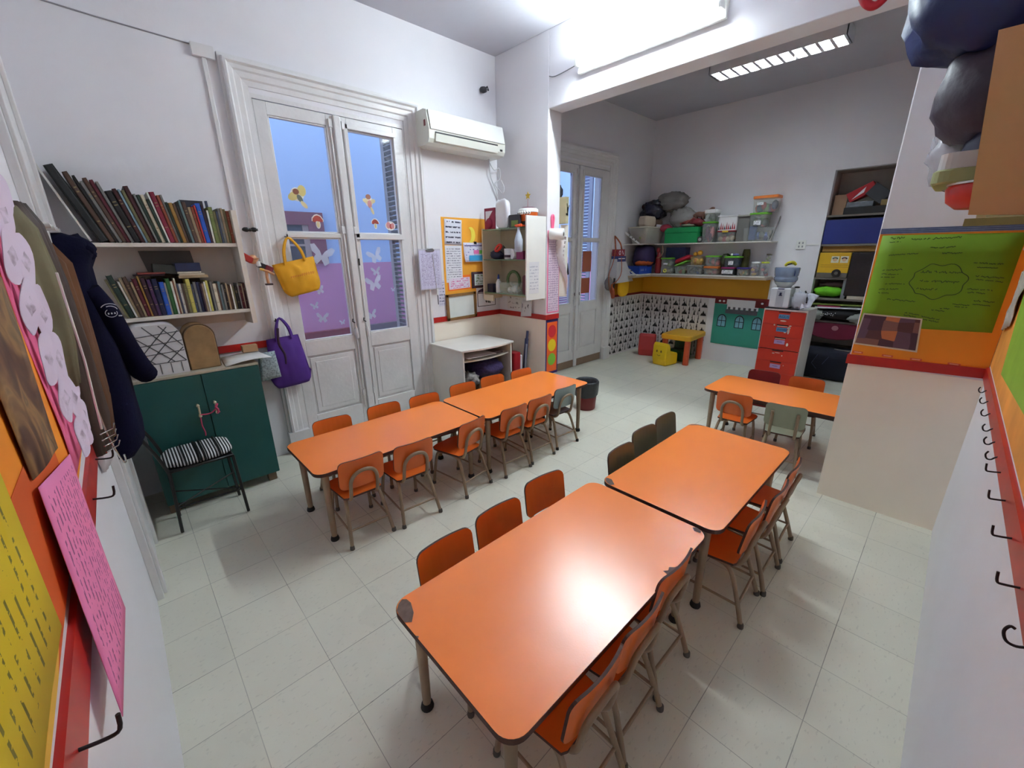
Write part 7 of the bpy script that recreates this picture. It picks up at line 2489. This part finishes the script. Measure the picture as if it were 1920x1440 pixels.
m.use(mat('bus grey base', (96, 92, 84), .6)).box(-.02, -.175, 0, .2, .150, .06)
m.build('box_body', yb, bevel=.004)
m = MB(black_m).tube([(-.032, -.06, .058), (-.018, -.06, .058)], .048, 24).use(mat('wheel hub grey', (90, 86, 84), .5)).tube([(-.034, -.06, .058), (-.031, -.06, .058)], .020, 18)
m.build('wheel', yb)
for y, hc in ((-.02, (70, 90, 84)), (-.115, (60, 34, 40))):
    m = MB(mat('face card', (220, 216, 196), .6)).box(-.0225, y - .040, .185, -.020, y + .040, .265)
    m.use(mat('face hair %d' % hc[0], hc, .7)).prism(ell(y, .238, .030, .016, 14), -.0240, -.0225, 'x')
    m.use(mat('face skin', (212, 172, 140), .7)).prism(ell(y, .220, .022, .020, 14), -.0248, -.0240, 'x')
    tag(m.build('face_card', yb), 'white card with a drawn face')
m = MB(mat('bus lines', (150, 112, 14), .6)).box(-.0212, -.17, .13, -.020, .12, .135).box(-.0212, -.17, .155, -.020, .12, .160)
m.build('bus_lines', yb)
rbox('black_screen', 'black flat screen standing in the recess', 'screen', .50, .97, 1.12, 1.645, mat('black screen gloss', (8, 8, 10), .25), -.015, .02)
m = MB(mat('grey white printer', (186, 176, 160), .6)).box(RS - .01, ry(.97), 1.076, RS + .3, ry(.56), 1.118)
tag(m.build('pale_box'), 'pale beige box under the black screen', 'box')
m = MB(mat('green neon cloth', (112, 196, 30), .8, var=.15, vs=12)).blob((RS + .08, ry(.26), 1.155), (.08, .17, .065), nz=.25, ns=3, seed=3, flat=1.077)
tag(m.build('lime_cloth'), 'lime green bundled cloth in the recess', 'cloth')
m = MB(mat('mauve cloth', (120, 92, 92), .8, var=.2)).blob((RS + .14, ry(.30), 1.24), (.08, .15, .035), nz=.25, ns=3, seed=5)
tag(m.build('mauve_cloth'), 'dull mauve cloth above the lime bundle in the recess', 'cloth')
m = MB(mat('grey steel post', (110, 114, 114), .4)).box(RS - .005, ry(.52), 1.076, RS + .03, ry(.46), 1.31)
tag(m.build('grey_post'), 'grey upright file box between the lime cloth and black screen', 'file box')
m = MB(mat('olive papers', (120, 136, 60), .7)).sheet((RS - .04, ry(.05), .985), (RS - .04, ry(.98), 1.0), (RS + .25, ry(.98), 1.0), (RS + .25, ry(.05), .99), t=.012)
tag(m.build('olive_folder'), 'olive green folder sticking out below the shelf in the recess', 'folder')
m = MB(white_pp).sheet((RS - .06, ry(.12), .945), (RS - .06, ry(.98), .965), (RS + .25, ry(.98), .97), (RS + .25, ry(.10), .955), t=.014)
m.use(mat('pink paper edge', (200, 70, 110), .7)).box(RS - .03, ry(.5), .965, RS + .2, ry(.15), .980)
tag(m.build('paper_stack'), 'white and pink papers sticking out of the recess', 'papers')
m = MB(mat('black cloth with dots', (22, 20, 24), .8)).blob((RS + .05, ry(.50), .875), (.13, .26, .070), nz=.2, ns=2.6, seed=4, flat=.782)
m.use(white_pp)
for i in range(18):
    m.blob((RS - .075 + random.uniform(0, .01), ry(.22 + .03 * (i % 9)), .86 + .025 * (i // 9) + random.uniform(-.01, .01)), (.008, .006, .006), seg=8, rings=6)
tag(m.build('dotted_cloth'), 'black cloth with white dots stuffed in the recess', 'cloth')
m = MB(clear('crinkled grey film', (176, 180, 174), .75, .15, .8)).blob((RS - .02, ry(.13), .86), (.08, .10, .065), nz=.3, ns=3, seed=8, flat=.782).blob((RS - .02, ry(.82), .845), (.08, .13, .06), nz=.3, ns=3, seed=9, flat=.782)
tag(m.build('clear_bag'), 'crinkled clear bags at both sides of the dotted cloth', 'bag')
m = MB(mat('wine red fabric', (104, 8, 44), .8, var=.1, vs=4))
pts = []
for k in range(13):
    u = k / 12
    pts.append((ry(.0 + .98 * u), .545 + .09 * (2 * u - 1) ** 2 * .9))
top = [(ry(.98 - .98 * k / 12), .756) for k in range(13)]
m.prism((pts + top)[::-1], RS - .045, RS + .2, 'x', c=.012)
m.use(mat('pinkish badge', (170, 110, 120), .6)).prism(ell(ry(.50), .70, .036, .032, 18), RS - .050, RS - .045, 'x')
tag(m.build('wine_red_bag'), 'wine red bag with a round badge in the recess', 'bag')
m = MB(mat('navy folded cloths', (16, 18, 36), .85, var=.3, vs=5)).blob((RS + .06, ry(.50), .21), (.16, .335, .215), nz=.08, ns=2.6, seed=11, pw=.5, flat=.002, seg=26, rings=18)
m.use(mat('navy piping', (50, 56, 84), .7)).tube([(RS - .118, ry(.34), .34), (RS - .120, ry(.27), .22), (RS - .12, ry(.36), .15)], .004, 6).tube([(RS - .118, ry(.52), .33), (RS - .12, ry(.44), .22)], .004, 6)
tag(m.build('navy_blankets'), 'dark navy folded blankets at the bottom of the recess', 'blankets')
